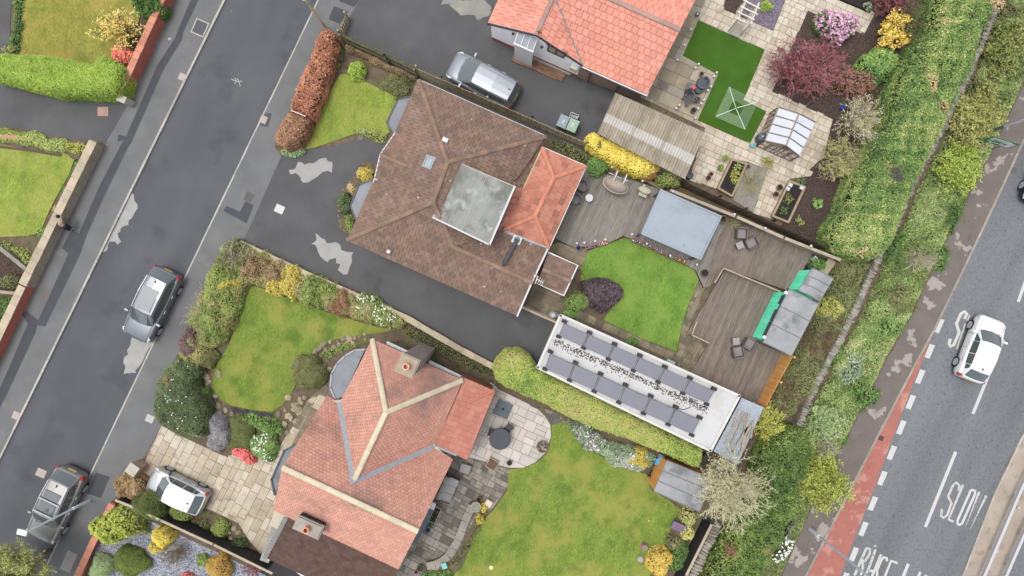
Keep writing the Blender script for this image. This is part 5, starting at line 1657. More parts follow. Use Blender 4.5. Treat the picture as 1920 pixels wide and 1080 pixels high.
MB().box((qb.x, qb.y, 1.6), (.4, .25, .5), ROT).build('meter_box', S(226, 222, 200, .6), h2)
vwall(h2, 'threshold', [Vector((p.x, p.y, zz)) - VX * .14 for p, zz in ((pa, .05), (wr - UX * .4, .05), (wr - UX * .4, .3), (pa, .3))], S(168, 160, 152, .8, .1), .12)
walls_(h2, [(968, -40), (1052, -30), (1092, 100), (1200, 160), (1262, 40), (1300, -60), (1100, -150)], 2.5, render_white, 'rear_wall')
# ---- pink tiled house
small_tile = M('rosemary_tile', None, pal=[C(204, 142, 120), C(212, 150, 126), C(222, 160, 136), C(208, 144, 120)], var=0.08, sc=0.8, rough=0.85, bump=0.25, fine=0.12, fsc=40,
    stain=((C(132, 112, 106), 0.32, 0.55, 0.16, 0.75), (C(108, 92, 90), 0.5, 0.63, 0.12, 0.6)))
cream_ridge = M('cream_ridge', C(214, 200, 166), var=0.1, sc=3, rough=0.85, bump=0.3, fine=0.1, rnd=0.08)
h3 = thing('house', 'tall house with pale pink tiled roof, cream ridges and lead valleys', 'house', P(690, 840, .1))
zE, zM, zT = 2.9, 5.7, 6.5
hT, hN = Q((698, 636, zE), (867, 713, zE))
r1, r2, e2, e3, e4 = Q((529, 876, zT), (784, 996, zT), (849, 862, 2.9), (513, 956, 4.6), (747, 1067, 4.6))
nm_ = (r2 - r1).cross(e2 - r1).normalized()
if nm_.z < 0: nm_ = -nm_
e1, hV, hv1, hv2 = [on_plane(x, y, r1, nm_) for x, y in ((613, 742), (663, 903), (637, 756), (814, 837))]
hMx = P(724, 773, hV.z)
F3 = [[hT, hN, hMx], [hT, hMx, hV, hv1], [hN, hv2, hV, hMx], [r1, e1, hv1, hV, hv2, e2, r2], [r1, r2, e4, e3]]
walls_(h3, [(700, 650), (858, 722), (812, 830), (838, 858), (772, 990), (720, 1090), (505, 985), (545, 870), (608, 752), (640, 750)], 2.8, M('cream_render', C(206, 192, 166), var=.1, sc=2, fine=.1))
rf4 = roofbase(h3, F3, small_tile, under=M('pink_underlay', C(140, 98, 84), var=.2))
tt = Tiles(rf4, small_tile, 300)
for f in F3:
 tt.face(f, .2, .18, .026, gap=.012)
tt.finish()
for a, c in ((hT, hMx), (hN, hMx), (hMx, hV), (r1, r2)):
 ridge(rf4, a + up, c + up, cream_ridge, .42, .15)
bar(rf4, 'lead_valley', [hv1 + up * 4, hV + up * 4], (.3, .08), lead_flash)
bar(rf4, 'lead_valley', [hv2 + up * 4, hV + up * 4], (.28, .08), lead_flash)
bar(h3, 'gutter', [hN - up * 3, hv2 - up * 3], (.1, .09), S(58, 56, 58, .5))
bar(h3, 'gutter', [hT - up * 3, hN - up * 3], (.07, .08), S(70, 62, 58, .5))
# white canopy and soffit showing on the drive side
wc = MB()
for px in ([(726, 640), (774, 662), (770, 672), (722, 648)], [(806, 676), (868, 706), (862, 716), (800, 688)]):
 MB().prism([(p.x, p.y) for p in pp(px, 2.3)], 2.15, 2.3).build('canopy', white_paint, h3)
# chimneys
def chimney(label_, x, y, ztop, zb, sx, sy, rot, mat, potc, body_mat, nm='chimney', pots=1):
 c = P(x, y, ztop)
 bo = MB().box((c.x, c.y, (zb + ztop - .2) / 2), (sx, sy, ztop - .2 - zb), rot)
 nc = int((ztop - .2 - zb) / .3)
 for i in range(nc):
  bo.box((c.x, c.y, zb + .15 + i * .3), (sx + .02, sy + .02, .2), rot)
 ch = bo.build(nm, body_mat, h3)
 MB().box((c.x, c.y, ztop - .14), (sx + .14, sy + .14, .12), rot).box((c.x, c.y, ztop - .04), (sx + .02, sy + .02, .08), rot).build('cap', mat, ch)
 for k in range(pots):
  off = Vector((math.cos(rot), math.sin(rot), 0)) * ((k - (pots - 1) / 2) * .45)
  MB().lathe(c + off, [(.16, -.02), (.14, .3), (.17, .32), (.17, .38), (.11, .38), (.1, .1), (.01, .09)], 12).build('chimney_pot', potc, ch)
 return ch
stack_brick = M('stack_brick', C(136, 124, 116, 1.4), var=0.2, sc=3, rough=0.9, bump=0.5, fine=0.25, fsc=10)
chimney('', 763, 686, 7.3, .1, .85, .85, ROT, S(176, 156, 132, .9, .15), S(232, 168, 130, .8, .1), stack_brick)
ch2 = chimney('', 577, 990, 5.85, 4.0, 1.3, .62, ROT, S(168, 158, 146, .9, .2), S(226, 148, 110, .8, .1), S(72, 68, 66, .9, .2))
# right-hand lower roof with orange tiles
z0, z1, z2, z3 = Q((864, 705, 2.75), (930, 734, 2.3), (876, 862, 2.3), (816, 836, 2.75))
rf5 = roofbase(h3, [[z0, z1, z2, z3]], orange_tile, name='lean_to_roof')
t5 = Tiles(rf5, M('lean_to_tile', None, pal=[C(188, 118, 95), C(196, 124, 100), C(204, 132, 107), C(192, 120, 97)], var=.1, sc=1, fine=.08, bump=.3), 300)
t5.face([z0, z1, z2, z3], .3, .34, .035, stagger=0)
t5.finish()
ridge(rf5, P(840, 772, 2.68) + up, P(926, 732, 2.34) + up, M('lean_ridge', C(200, 116, 90), var=.1, rnd=.1), .4, .11)
walls_(h3, [(862, 706), (922, 732), (870, 856), (815, 834)], 2.2, brick_wall, 'lean_to_wall')
bar(h3, 'gutter', [z1, z2], (.08, .08), S(72, 50, 46, .5))
bar(h3, 'flashing', [z3 + up * 2, z2 + (z3 - z2) * .35 + up * 2], (.12, .05), lead_flash)
# lead topped bays
for px, nb in (([(684, 655), (664, 657), (647, 667), (632, 682), (622, 700), (619, 727), (629, 749), (645, 742)], 'bay_roof'), ([(556, 833), (533, 845), (509, 899), (515, 928), (524, 905)], 'bay_roof')):
 z = 2.5
 bw = MB().prism([(p.x, p.y) for p in pp(px, z)], z - .1, z).build(nb, lead, h3)
 c = sum(pp(px, z), Vector()) / len(px)
 MB().prism([((p.x - c.x) * .9 + c.x, (p.y - c.y) * .9 + c.y) for p in pp(px, z)], .1, z - .102).build('bay_window', white_upvc, h3)
 bar(bw, 'edge_trim', pp(px[:-1], z + .02), (.09, .09), lead_flash if len(px) > 5 else S(60, 66, 74, .5))
# ---- neighbour's dark brown roof at the bottom edge
h4 = thing('house', 'lower dark brown tiled roof adjoining the pink one at the bottom edge', 'house', P(640, 1050, .1))
dark_tile = M('dark_brown_tile', None, pal=[C(88, 64, 56), C(98, 72, 62), C(108, 80, 68), C(94, 70, 60)], var=0.1, sc=1, rough=0.85, bump=0.3, fine=0.14)
n0, n1, n2, n3 = Q((540, 970, 4.35), (748, 1068, 4.35), (690, 1190, 2.6), (500, 1046, 2.6))
n2 = n3 + (n1 - n0)
rf6 = roofbase(h4, [[n0, n1, n2, n3]], dark_tile)
t6 = Tiles(rf6, dark_tile, 300)
t6.face([n0, n1, n2, n3], .27, .24, .025)
t6.finish()
walls_(h4, [(548, 985), (735, 1070), (690, 1170), (515, 1044)], 2.5, render_white)
for k in range(14):
 a = n0 + (n3 - n0) * ((k + .5) / 14)
 MB().box(a + Vector((-.08, 0, .05)), (.24, .2, .06), ROT + .2, 0).build('verge_slate', S(132, 130, 126, .7, .15), rf6)
q0, q1, q2, q3 = Q((520, 960, 2.1), (537, 970, 2.1), (503, 1056, 2.1), (487, 1050, 2.1))
MB().prism([(p.x, p.y) for p in (q0, q1, q2, q3)], .1, 2.1).build('side_parapet', S(158, 156, 148, .9, .15), h4)
bar(h4, 'pipe', Q((533, 975, 2.4), (521, 1006, 2.4), (504, 1050, 2.4)), (.07, .07), white_paint)
def wall_window(parent, a, c, z, t, w, h, zc, name='window'):
 """framed window (or door) standing proud of the wall that runs from pixel a to pixel c, counter-clockwise"""
 p, q = P(*a, z), P(*c, z)
 d = (q - p).normalized()
 n = Vector((d.y, -d.x, 0))
 m_ = p + (q - p) * t + n * .02
 m_.z = zc
 rot = math.atan2(d.y, d.x)
 b = MB()
 for cx, sx, cz, sz in ((0, w, h / 2, .07), (0, w, -h / 2, .07), (w / 2, .07, 0, h), (-w / 2, .07, 0, h), (0, .06, 0, h)):
  b.box(m_ + d * cx + Vector((0, 0, cz)), (sx, .08, sz), rot)
 f = b.build(name, white_upvc, parent)
 for s in (-1, 1):
  MB().box(m_ + d * (s * w / 4), (w / 2 - .1, .03, h - .1), rot).build('pane', glass_dark, f)
for t, w, h, zc, nm in ((.15, 1.4, 1.1, 1.5, 'window'), (.42, .9, 1.95, 1.08, 'door'), (.62, 1.2, 1.1, 1.5, 'window'), (.85, 1.2, 1.1, 1.5, 'window')):
 wall_window(h1, (668, 448), (962, 578), 2.42, t, w, h, zc, nm)
for t, w in ((.25, 1.4), (.7, 1.4)):
 wall_window(h1, (1005, 264), (784, 168), 2.42, t, w, 1.1, 1.5)
wall_window(h1, (1026, 456), (1090, 314), 2.5, .45, 2.4, 1.95, 1.1, 'patio_door')
wall_window(h1, (1008, 528), (1054, 548), 2.3, .5, .9, 1.9, 1.06, 'door')
wall_window(h3, (772, 990), (838, 858), 2.8, .4, 1.8, 1.2, 1.6)
wall_window(h3, (870, 856), (922, 732), 2.2, .5, 2.6, 1.8, 1.05, 'patio_door')
for t in (.3, .7):
 wall_window(h3, (858, 722), (700, 650), 2.8, t, 1.2, 1.2, 1.6)
wall_window(h4, (515, 1044), (690, 1170), 2.5, .4, 1.6, 1.2, 1.4)
# ================================================================ WALLS AND FENCES
cope_stone = M('coping_stone', C(192, 176, 146), var=0.2, sc=2.5, rough=0.95, bump=0.5, bsc=18, fine=0.15, rnd=0.14)
cope_brick = M('coping_brick', C(214, 140, 108), var=0.15, sc=3, rough=0.9, bump=0.4, fine=0.15, rnd=0.14)
orange_brick = M('orange_brick', C(192, 104, 80), var=0.18, sc=2.5, rough=0.9, bump=0.5, bsc=25, fine=0.22, fsc=14)
wall('red brick garden wall at the top left with orange coping', [(332, -12), (326, 6), (245, 187)], .9, .3, orange_brick, cope_brick, side=-1, cope_len=.45, zb=.09)
MB().box(P(236, 189, .55), (.5, .4, .9), ROT).build('gate_pier', concrete)
tag(bpy.data.objects['gate_pier'], 'short pale stone pier ending the red brick wall', 'pier')
wall('pale stone garden wall along the west pavement', [(196, 274), (163, 341), (67, 537)], .8, .38, stone_wall, cope_stone, side=-1, cope_len=.8, zb=.09)
wall('orange brick garden wall at the lower left edge', [(66, 539), (0, 677), (-60, 800)], .8, .36, orange_brick, cope_stone, side=-1, cope_len=.6, zb=.09)
wall('thin grey stone wall slanting to the west wall', [(-30, 440), (0, 463), (54, 507)], .4, .22, stone_grey, None, zb=.09)
wall('thin pale wall between bark bed and ground cover', [(-30, 546), (0, 549), (38, 553)], .4, .18, stone_wall, None, zb=.09)
wall('low stone edged wall between bungalow drive and shrubs', [(458, 453), (600, 519), (677, 552), (767, 592), (870, 652), (935, 686)], .45, .26, stone_wall, cope_stone, side=-1, cope_len=.9, zb=.1)
wall('low red brick wall round the slate garden', [(215, 938), (178, 1012), (140, 1095)], .45, .3, orange_brick, cope_brick, side=1, cope_len=.45, zb=.1)
pl = thing('gate_pier', 'square brick pier with a pale cap beside the slabbed drive', 'pier', P(258, 876, .1))
MB().box(P(258, 876, .6), (.55, .55, 1.0), ROT - .2).build('shaft', M('pier_brick', C(196, 158, 136), var=.2, sc=3, fine=.2, bump=.4), pl)
MB().box(P(258, 876, .6) + Vector((0, 0, .54)), (.62, .62, .09), ROT - .2).build('cap', concrete, pl)
picket_fence('open slatted gate section standing by the drive entrance', [(649, 24), (637, 58)], 1.05, fence_wood, pitch=.16, zbase=.11, posts=1.1, name='picket_gate', side=-1)
picket_fence('long mossy picket fence between the lawn and forecourt', [(638, 62), (722, 100), (778, 127)], 1.65, fence_mossy, posts=2.0, side=-1, rail_mat=fence_mossy)
picket_fence('long picket fence running behind the brown tiled roof', [(778, 127), (827, 148), (997, 223), (1100, 268)], 1.65, fence_wood, posts=2.4, side=1)
picket_fence('dark slatted fence behind the gazebo', [(1284, 340), (1350, 371), (1450, 417), (1552, 464)], 1.7, fence_dark, posts=2.0, side=1)
f = picket_fence('pale board fence along the upper decking', [(1258, 356), (1380, 405), (1470, 445), (1572, 486)], 1.35, fence_pale, pitch=.125, w=.12, posts=0, rails=False, piece='fence_board', name='board_fence', jit=.008)
bar(f, 'capping', Q((1258, 357, 1.37), (1380, 406, 1.37), (1470, 446, 1.37), (1575, 487, 1.37)), (.16, .05), fence_pale)
picket_fence('fence behind the golden hedge', [(1100, 268), (1150, 290), (1220, 318), (1286, 342)], 1.45, fence_dark, posts=2, name='board_fence')
f = picket_fence('black stained fence with pale capping by slate garden', [(217, 938), (252, 952), (300, 975), (400, 1021), (500, 1070)], 1.5, fence_black, pitch=.125, w=.122, rails=False, posts=0, piece='fence_board', name='board_fence', jit=.004)
bar(f, 'capping', Q((217, 938, 1.54), (252, 952, 1.54), (300, 975, 1.54), (400, 1021, 1.54), (510, 1075, 1.54)), (.13, .05), fence_pale)
f = picket_fence('black stained fence beside stone wall at bottom right', [(1334, 984), (1286, 1080), (1270, 1112)], 1.6, fence_black, pitch=.125, w=.122, rails=False, posts=0, piece='fence_board', name='board_fence', jit=.004)
bar(f, 'capping', Q((1334, 984, 1.64), (1286, 1080, 1.64), (1270, 1112, 1.64)), (.14, .06), fence_pale)
picket_fence('bright orange stained fence next to the teal sheds', [(1486, 668), (1436, 762)], 1.6, fence_orange, pitch=.13, w=.126, rails=True, posts=1.8, piece='fence_board', name='board_fence', jit=.006, side=1)
# low rail fence between drive and yard
f = thing('gate', 'low pale timber gate across the end of bungalow drive', 'gate', P(1010, 590, .1))
bar(f, 'rail', Q((978, 576, 1.0), (1046, 606, 1.0)), (.12, .08), fence_pale)
bar(f, 'rail', Q((982, 574, .5), (1044, 601, .5)), (.06, .08), fence_pale)
for k in range(10):
 q = P(980 + 65 * k / 9, 575 + 29 * k / 9, .95)
 MB().box((q.x, q.y, .53), (.1, .03, .85), ROT).build('picket', fence_pale, f)
# dry stone wall by the verge, stone by stone
WL = [(1886, -25), (1852, 60), (1820, 133), (1771, 235), (1711, 347), (1681, 419), (1650, 480), (1601, 590), (1547, 693), (1524, 735), (1500, 800)]
def stone_run(label, line, z, w, n_w=2, step=9):
 o = thing('dry_stone_wall', label, 'wall', P(*line[0], .1))
 base = ORI[o.name][0]
 pts = [P(x, y, z) for x, y in line]
 b = MB()
 for a, c in zip(pts[:-1], pts[1:]):
  d = c - a
  b.box(Vector(((a.x + c.x) / 2, (a.y + c.y) / 2, (z - .12) / 2)), (d.length, w * .85, z - .12), math.atan2(d.y, d.x))
 b.build('wall_core', stone_grey, o)
 for (x, y) in along(line, step):
  p = P(x, y, z)
  k = min(range(len(pts) - 1), key=lambda i: ((pts[i] + pts[i + 1]) / 2 - p).length)
  d = (pts[k + 1] - pts[k]).normalized()
  for side in range(n_w):
   q = link('stone', rock_mesh(stone_grey), o)
   off = Vector((-d.y, d.x, 0)) * ((side - (n_w - 1) / 2) * w / n_w + random.uniform(-.03, .03))
   q.location = p - base + off + Vector((0, 0, -.06 + random.uniform(-.03, .03)))
   q.rotation_euler = (random.uniform(-.3, .3), random.uniform(-.2, .2), math.atan2(d.y, d.x) + math.pi / 2 + random.uniform(-.25, .25))
   q.scale = (w * random.uniform(.95, 1.3), random.uniform(.13, .26), random.uniform(.2, .32))
 return o
stone_run('lichened dry stone wall between conifer hedge and verge', WL, 1.0, .36, 1, 5)
stone_run('dry stone wall beside the black fence at bottom right', [(1348, 984), (1325, 1030), (1300, 1082), (1285, 1112)], 1.3, .48, 1, 6)
# ================================================================ OUTBUILDINGS
# corrugated garage of the white bungalow
corr = M('asbestos_sheet', C(172, 160, 138), var=0.2, sc=1.6, rough=0.9, bump=0.25, bsc=25, fine=0.14, rnd=0.1, stain=((C(134, 122, 100), 1.2, 0.55, 0.1, 0.5),))
corr_light = M('clear_sheet', C(198, 194, 185), var=0.12, sc=1.6, rough=0.6, bump=0.2, fine=0.1)
g1 = thing('garage', 'neighbour garage with grey corrugated sheet roof and pale strip', 'garage', P(1220, 260, .1))
c0, c1, c2, c3 = Q((1154, 174, 2.35), (1322, 248, 2.6), (1284, 336, 2.6), (1120, 250, 2.35))
walls_(g1, [(1158, 182), (1314, 250), (1280, 328), (1126, 248)], 2.25, S(160, 150, 138, .9, .15))
def corrugate(parent, name, a, b_, c, d, pitch, amp, mats, band=None, sheet_w=None, nm='roof_sheet'):
 """corrugations run from edge a-d side to ... : ribs parallel to a->d, repeated along a->b"""
 L = (b_ - a).length
 n = int(L / pitch)
 per = 6
 rows_ = [0.0, 1.0] if band is None else [0.0, band[0], band[1], 1.0]
 out = []
 for r in range(len(rows_) - 1):
  mbb = MB()
  v = []
  for i in range(n * per + 1):
   t = i / (n * per)
   h = amp * math.cos(2 * math.pi * i / per)
   top, bot = a + (b_ - a) * t, d + (c - d) * t
   for s in (rows_[r], rows_[r + 1]):
    p = top + (bot - top) * s
    v.append(Vector((p.x, p.y, p.z + h + (.012 if band and r == 1 else 0))))
  fs = [[2 * i, 2 * i + 1, 2 * i + 3, 2 * i + 2] for i in range(n * per)]
  mbb.add(v, fs, 0)
  for i in range(len(mbb.r)): mbb.r[i] = ((i // per) * 37 % 11) / 11.0
  o = mbb.build(nm, mats[1] if band and r == 1 else mats[0], parent)
  out.append(o)
 return out
corrugate(g1, 'roof_sheet', c0, c1, c2, c3, .16, .035, (corr, corr_light), (.50, .70))
bar(g1, 'gutter', [c0 - up * 4, c1 - up * 4], (.06, .08), S(70, 66, 62, .6))
for k in (.33, .66):
 a, c = c0 + (c1 - c0) * k, c3 + (c2 - c3) * k
 bar(g1, 'sheet_lap', [a + up * 2, c + up * 2], (.04, .03), S(146, 134, 112, .9))
# solar garage
g2 = thing('garage', 'long flat white roofed garage carrying two rows of solar panels', 'garage', P(1195, 715, .1))
white_mem = M('white_membrane', C(204, 204, 202), var=0.08, sc=0.8, rough=0.75, bump=0.15, fine=0.05, stain=((C(190, 188, 178), 0.9, 0.54, 0.14, 0.7), (C(160, 156, 140), 2.2, 0.66, 0.06, 0.5)))
zg = 2.7
gq = [(1051, 591), (1386, 742), (1332, 845), (1008, 689)]
MB().prism([(p.x, p.y) for p in pp([(1053, 596), (1381, 743), (1329, 839), (1012, 687)], zg)], .05, zg - .15).build('wall', M('garage_render', C(196, 192, 184), var=.1, sc=2), g2)
MB().prism([(p.x, p.y) for p in pp(gq, zg)], zg - .148, zg).build('flat_roof', white_mem, g2)
A, B_, Cc, D = pp(gq, zg + .03)
bar(g2, 'roof_kerb', [A, B_, Cc, D, A], (.14, .1), S(214, 212, 206, .7, .1))
for k in range(1, 9):
 a, c = A + (B_ - A) * (k / 9), D + (Cc - D) * (k / 9)
 bar(g2, 'membrane_seam', [a - up, c - up], (.06, .012), S(210, 210, 206, .7, .05))
panel = M('solar_cell', C(126, 127, 137), var=0.05, sc=2, rough=0.22, bump=0, spec=0.6, fine=0.03, coat=.4)
panel_frame = S(78, 80, 88, .4, .04)
def solar(px0, px1, px2, px3, label):
 """row of six panels: corners top-left, top-right, bottom-right, bottom-left in pixels"""
 zt, zb = zg + .34, zg + .14
 p0, p1, p2, p3 = P(*px0, zt), P(*px1, zt), P(*px2, zb), P(*px3, zb)
 for i in range(6):
  a, b_ = p0 + (p1 - p0) * (i / 6 + .004), p0 + (p1 - p0) * ((i + 1) / 6 - .004)
  d, c = p3 + (p2 - p3) * (i / 6 + .004), p3 + (p2 - p3) * ((i + 1) / 6 - .004)
  o = thing('solar_panel', '%s solar panel of the %s row' % (('first', 'second', 'third', 'fourth', 'fifth', 'last')[i], label), 'solar panel', Vector((a + c) / 2) * Vector((1, 1, 0)) + Vector((0, 0, zg)) if False else Vector(((a.x + c.x) / 2, (a.y + c.y) / 2, zg)), 0, 'solar panels on the flat garage roof')
  def quad(k):
   m_ = (a + b_ + c + d) / 4
   return [m_ + (q_ - m_) * k for q_ in (d, c, b_, a)]
  f_ = MB()
  qo = quad(1.0)
  f_.add(qo, [[0, 1, 2, 3]]).add(qo + [q_ - up * 2 for q_ in qo], [[k, k + 4, (k + 1) % 4 + 4, (k + 1) % 4] for k in range(4)])
  f_.build('frame', panel_frame, o)
  qi = [q_ + Vector((0, 0, .006)) for q_ in quad(.965)]
  MB().add(qi, [[0, 1, 2, 3]]).add(qi + [q_ - up * .5 for q_ in qi], [[k, k + 4, (k + 1) % 4 + 4, (k + 1) % 4] for k in range(4)]).build('cells', panel, o)
  for e in ((a, d),) if i < 5 else ((a, d), (b_, c)):
   top, bot = e
   dd = (top - bot).normalized()
   for q_, hh in ((top + dd * .12, .3), (bot - dd * .05, .16)):
    MB().box((q_.x, q_.y, zg + .004 + hh / 2), (.27, .18, hh), ROT).build('ballast_foot', S(44, 44, 48, .7, .1), o)
solar((1056, 606), (1340, 734), (1327, 757), (1047, 629), 'upper')
solar((1030, 663), (1313, 788), (1299, 815), (1021, 690), 'lower')
# blown leaves along the upper row and a loose cable
n = 900
t = rng.random(n)
off = np.abs(rng.normal(size=n)) * 6.5 + 1
xs = 1042 + (1330 - 1042) * t - off * .42 + rng.normal(size=n) * 2
ys = 634 + (764 - 634) * t + off * .91
keep = (Lump(.05)(np.column_stack([xs, ys, ys * 0])) > -.6)
pts = np.array([P(x, y, zg + .01)[:] for x, y in zip(xs[keep], ys[keep])])
lq = leaf_quads(pts, unit(np.array([0, 0, 1.0]) + rng.normal(size=pts.shape) * .25), .085, .07)
tag(fast_quads('dead_leaves', lq, rng.random(len(pts)), leafmat('dead_leaf', [(60, 48, 40), (92, 78, 66), (120, 108, 96), (54, 46, 42)], k=.7)), 'dead brown leaves blown against the upper solar row', 'leaves', kind='stuff')
cb = MB().tube([P(x, y, zg + .03) for x, y in s3(860, 560, 2.7, [(1165, 495), (1190, 520), (1210, 518), (1168, 500), (1172, 550), (1140, 562), (1112, 556)])], .018, 5)
tag(cb.build('cable', black_plastic), 'loose black cable snaking on the white garage roof', 'cable')
# corrugated lean-to with planks
g3 = thing('lean_to', 'clear corrugated lean to roof at the end of solar garage', 'lean-to', P(1380, 810, .1))
clear = M('clear_corrugated', C(178, 190, 200), var=0.12, sc=1.5, rough=0.35, bump=0.1, fine=0.08, spec=.5, stain=((C(150, 150, 140), 1.0, 0.55, 0.1, 0.5),))
l0, l1, l2, l3 = Q((1391, 746, 2.35), (1432, 764, 2.2), (1382, 872, 2.2), (1338, 846, 2.35))
corrugate(g3, 'roof_sheet', l0, l3, l2, l1, .1, .018, (clear, clear), None)
for k in (.03, .34, .66, .97):
 a, c = l0 + (l3 - l0) * k, l1 + (l2 - l1) * k
 bar(g3, 'rafter', [a - up * 4, c - up * 4], (.06, .1), timber)
for q in (l1, l2, (l1 + l2) / 2):
 MB().box((q.x, q.y, 1.05), (.09, .09, 2.0), ROT).build('post', timber, g3)
plank_m = M('old_planks', C(168, 156, 140), var=.2, sc=4, rough=.9, fine=.2, fsc=14, bump=.3, rnd=.2)
for i, (x0_, y0_, x1_, y1_, w_) in enumerate(((1393, 771, 1358, 832, .12), (1398, 775, 1365, 845, .1), (1404, 776, 1392, 842, .14), (1398, 784, 1395, 842, .16), (1416, 786, 1376, 846, .09), (1402, 800, 1372, 852, .1), (1384, 766, 1372, 800, .1), (1410, 800, 1384, 856, .08), (1412, 790, 1408, 822, .1))):
 a, c = P(x0_, y0_, 2.33 + .05 * (i % 3)), P(x1_, y1_, 2.33 + .05 * (i % 3))
 d = c - a
 tag(MB().box((a + c) / 2, (d.length, w_, .045), math.atan2(d.y, d.x), 0, random.random()).build('plank', plank_m), ('leftmost long plank on the clear lean to', 'second long plank from the left on clear lean to', 'first of two steep planks on the clear lean to', 'broadest plank in the middle of clear lean to', 'long slanting plank nearest the tree on lean to', 'plank reaching lowest on the clear lean to', 'short plank at the garage side of lean to', 'thin plank crossing the lower lean to', 'short upright plank at the outer lean to edge')[i], 'plank', 'planks on the lean to roof')
# gazebo
gz_ = thing('gazebo', 'pale blue grey flat gazebo roof over the decking', 'gazebo', P(1280, 420, .42))
fab = M('gazebo_sheet', C(154, 166, 177), var=0.07, sc=0.9, rough=0.55, bump=0.12, bsc=50, fine=0.04, stain=((C(140, 150, 156), .8, .55, .1, .6), (C(126, 132, 130), 3.0, .66, .05, .6)))
q = Q((1239, 356, 2.45), (1352, 406, 2.5), (1313, 486, 2.5), (1203, 438, 2.45))
MB().prism([(p.x, p.y) for p in q], 2.4, 2.46).build('canopy', fab, gz_)
bar(gz_, 'frame', [p + up * -1.2 for p in q + q[:1]], (.08, .12), S(150, 160, 172, .5, .04))
for k in range(1, 12):
 a, c = q[0] + (q[1] - q[0]) * (k / 12), q[3] + (q[2] - q[3]) * (k / 12)
 bar(gz_, 'roof_rib', [Vector((a.x, a.y, 2.462)), Vector((c.x, c.y, 2.462))], (.012, .006), fab)
for i, p in enumerate(q):
 c = sum(q, Vector()) / 4
 e = p + (c - p) * .05
 MB().box((e.x, e.y, 1.42), (.1, .1, 2.0), ROT).build('post', S(90, 100, 108, .5), gz_)
 d = (c - p).normalized()
 MB().tube([(e.x, e.y, 1.9), (e.x + d.x * .5, e.y + d.y * .5, 2.4)], .04, 6).build('brace', S(90, 100, 108, .5), gz_)
# teal sheds
teal = M('teal_boards', C(60, 200, 152, 2.4), var=0.1, sc=2, rough=0.7, bump=0.2, fine=0.08, rnd=.08)
felt2 = M('shed_felt', C(158, 160, 161), var=0.16, sc=1.2, rough=0.85, bump=0.25, bsc=40, fine=0.1, stain=((C(96, 98, 100), .7, .53, .12, .75), (C(176, 178, 180), 1.0, .58, .1, .5)))
def shed(label, roof, zf, zb, basez, front_mat, n=11, arch=.12, label_parts=None, boards_n=24, inset=.12):
 """curved mono-pitch roof: corners front-left, back-left, back-right, front-right (front faces the decking)"""
 f0, b0, b1, f1 = P(*roof[0], zf), P(*roof[1], zb), P(*roof[2], zb), P(*roof[3], zf)
 c = (f0 + b0 + b1 + f1) / 4
 o = thing('shed', label, 'shed', Vector((c.x, c.y, basez)))
 R = MB()
 v = []
 for i in range(n + 1):
  t = i / n
  h = arch * math.sin(math.pi * min(1, t * 1.15)) if arch else 0
  v += [f0 + (b0 - f0) * t + Vector((0, 0, h)), f1 + (b1 - f1) * t + Vector((0, 0, h))]
 k = len(v)
 R.add(v + [q_ - Vector((0, 0, .06)) for q_ in v], [[2 * i, 2 * i + 1, 2 * i + 3, 2 * i + 2] for i in range(n)] + [[k + 2 * i + 2, k + 2 * i + 3, k + 2 * i + 1, k + 2 * i] for i in range(n)] +
   [[2 * i, 2 * i + 2, k + 2 * i + 2, k + 2 * i] for i in range(n)] + [[2 * i + 3, 2 * i + 1, k + 2 * i + 1, k + 2 * i + 3] for i in range(n)] + [[1, 0, k, k + 1], [2 * n, 2 * n + 1, k + 2 * n + 1, k + 2 * n]])
 ro = R.build('roof', felt2, o)
 for t in (.0, .33, .66, 1.0):
  a = f0 + (f1 - f0) * t; e = b0 + (b1 - b0) * t
  L_ = []
  for i in range(7):
   s = i / 6
   L_.append(a + (e - a) * s + Vector((0, 0, (arch * math.sin(math.pi * min(1, s * 1.15)) if arch else 0) + .012)))
  bar(ro, 'felt_lap', L_, (.05, .012), S(120, 122, 124, .9, .1))
 def ins(p): return Vector((p.x, p.y, 0)) + (Vector((c.x, c.y, 0)) - Vector((p.x, p.y, 0))) * inset
 ff0, ff1, bb0, bb1 = ins(f0), ins(f1), ins(b0), ins(b1)
 MB().prism([(q_.x, q_.y) for q_ in (ff0, bb0, bb1, ff1)], basez, zb - .08).build('wall', front_mat, o)
 d = ff1 - ff0
 rot = math.atan2(d.y, d.x)
 for i in range(boards_n):
  p = ff0 + d * ((i + .5) / boards_n)
  out = (ff0 - bb0).normalized() * .03
  MB().box((p.x + out.x, p.y + out.y, (basez + zf - .05) / 2), (d.length / boards_n - .008, .05, zf - .05 - basez), rot, 0, random.random()).build('front_board', front_mat, o)
 return o, ff0, ff1, bb0, rot, d
s1, a0, a1, bb, rot_, d_ = shed('large teal shed with grey felt roof facing the decking', [(1478, 541), (1535, 570), (1484, 668), (1429, 641)], 2.15, 1.95, .22, teal)
out = (a0 - bb).normalized()
for k, w_, z_ in ((.16, .5, 1.75), (.45, .4, 1.78), (.55, .35, 1.78), (.8, .9, 1.78)):
 p = a0 + d_ * k + out * .07
 wv_ = MB()
 for cx, sx, cz, sz in ((0, w_, .11, .04), (0, w_, -.11, .04), (w_ / 2, .04, 0, .22), (-w_ / 2, .04, 0, .22)):
  off_ = d_.normalized() * cx
  wv_.box((p.x + off_.x, p.y + off_.y, z_ + cz), (sx, .05, sz), rot_)
 wf2 = wv_.build('window', S(40, 62, 70, .5), s1)
 MB().box((p.x, p.y, z_), (w_ - .06, .03, .18), rot_).build('pane', glass_dark, wf2)
bar(s1, 'fascia', Q((1478, 541, 2.13), (1429, 641, 2.13)), (.05, .12), S(60, 70, 96, .6))
p = a0 + d_ * .62 + out * .1
bf = MB()
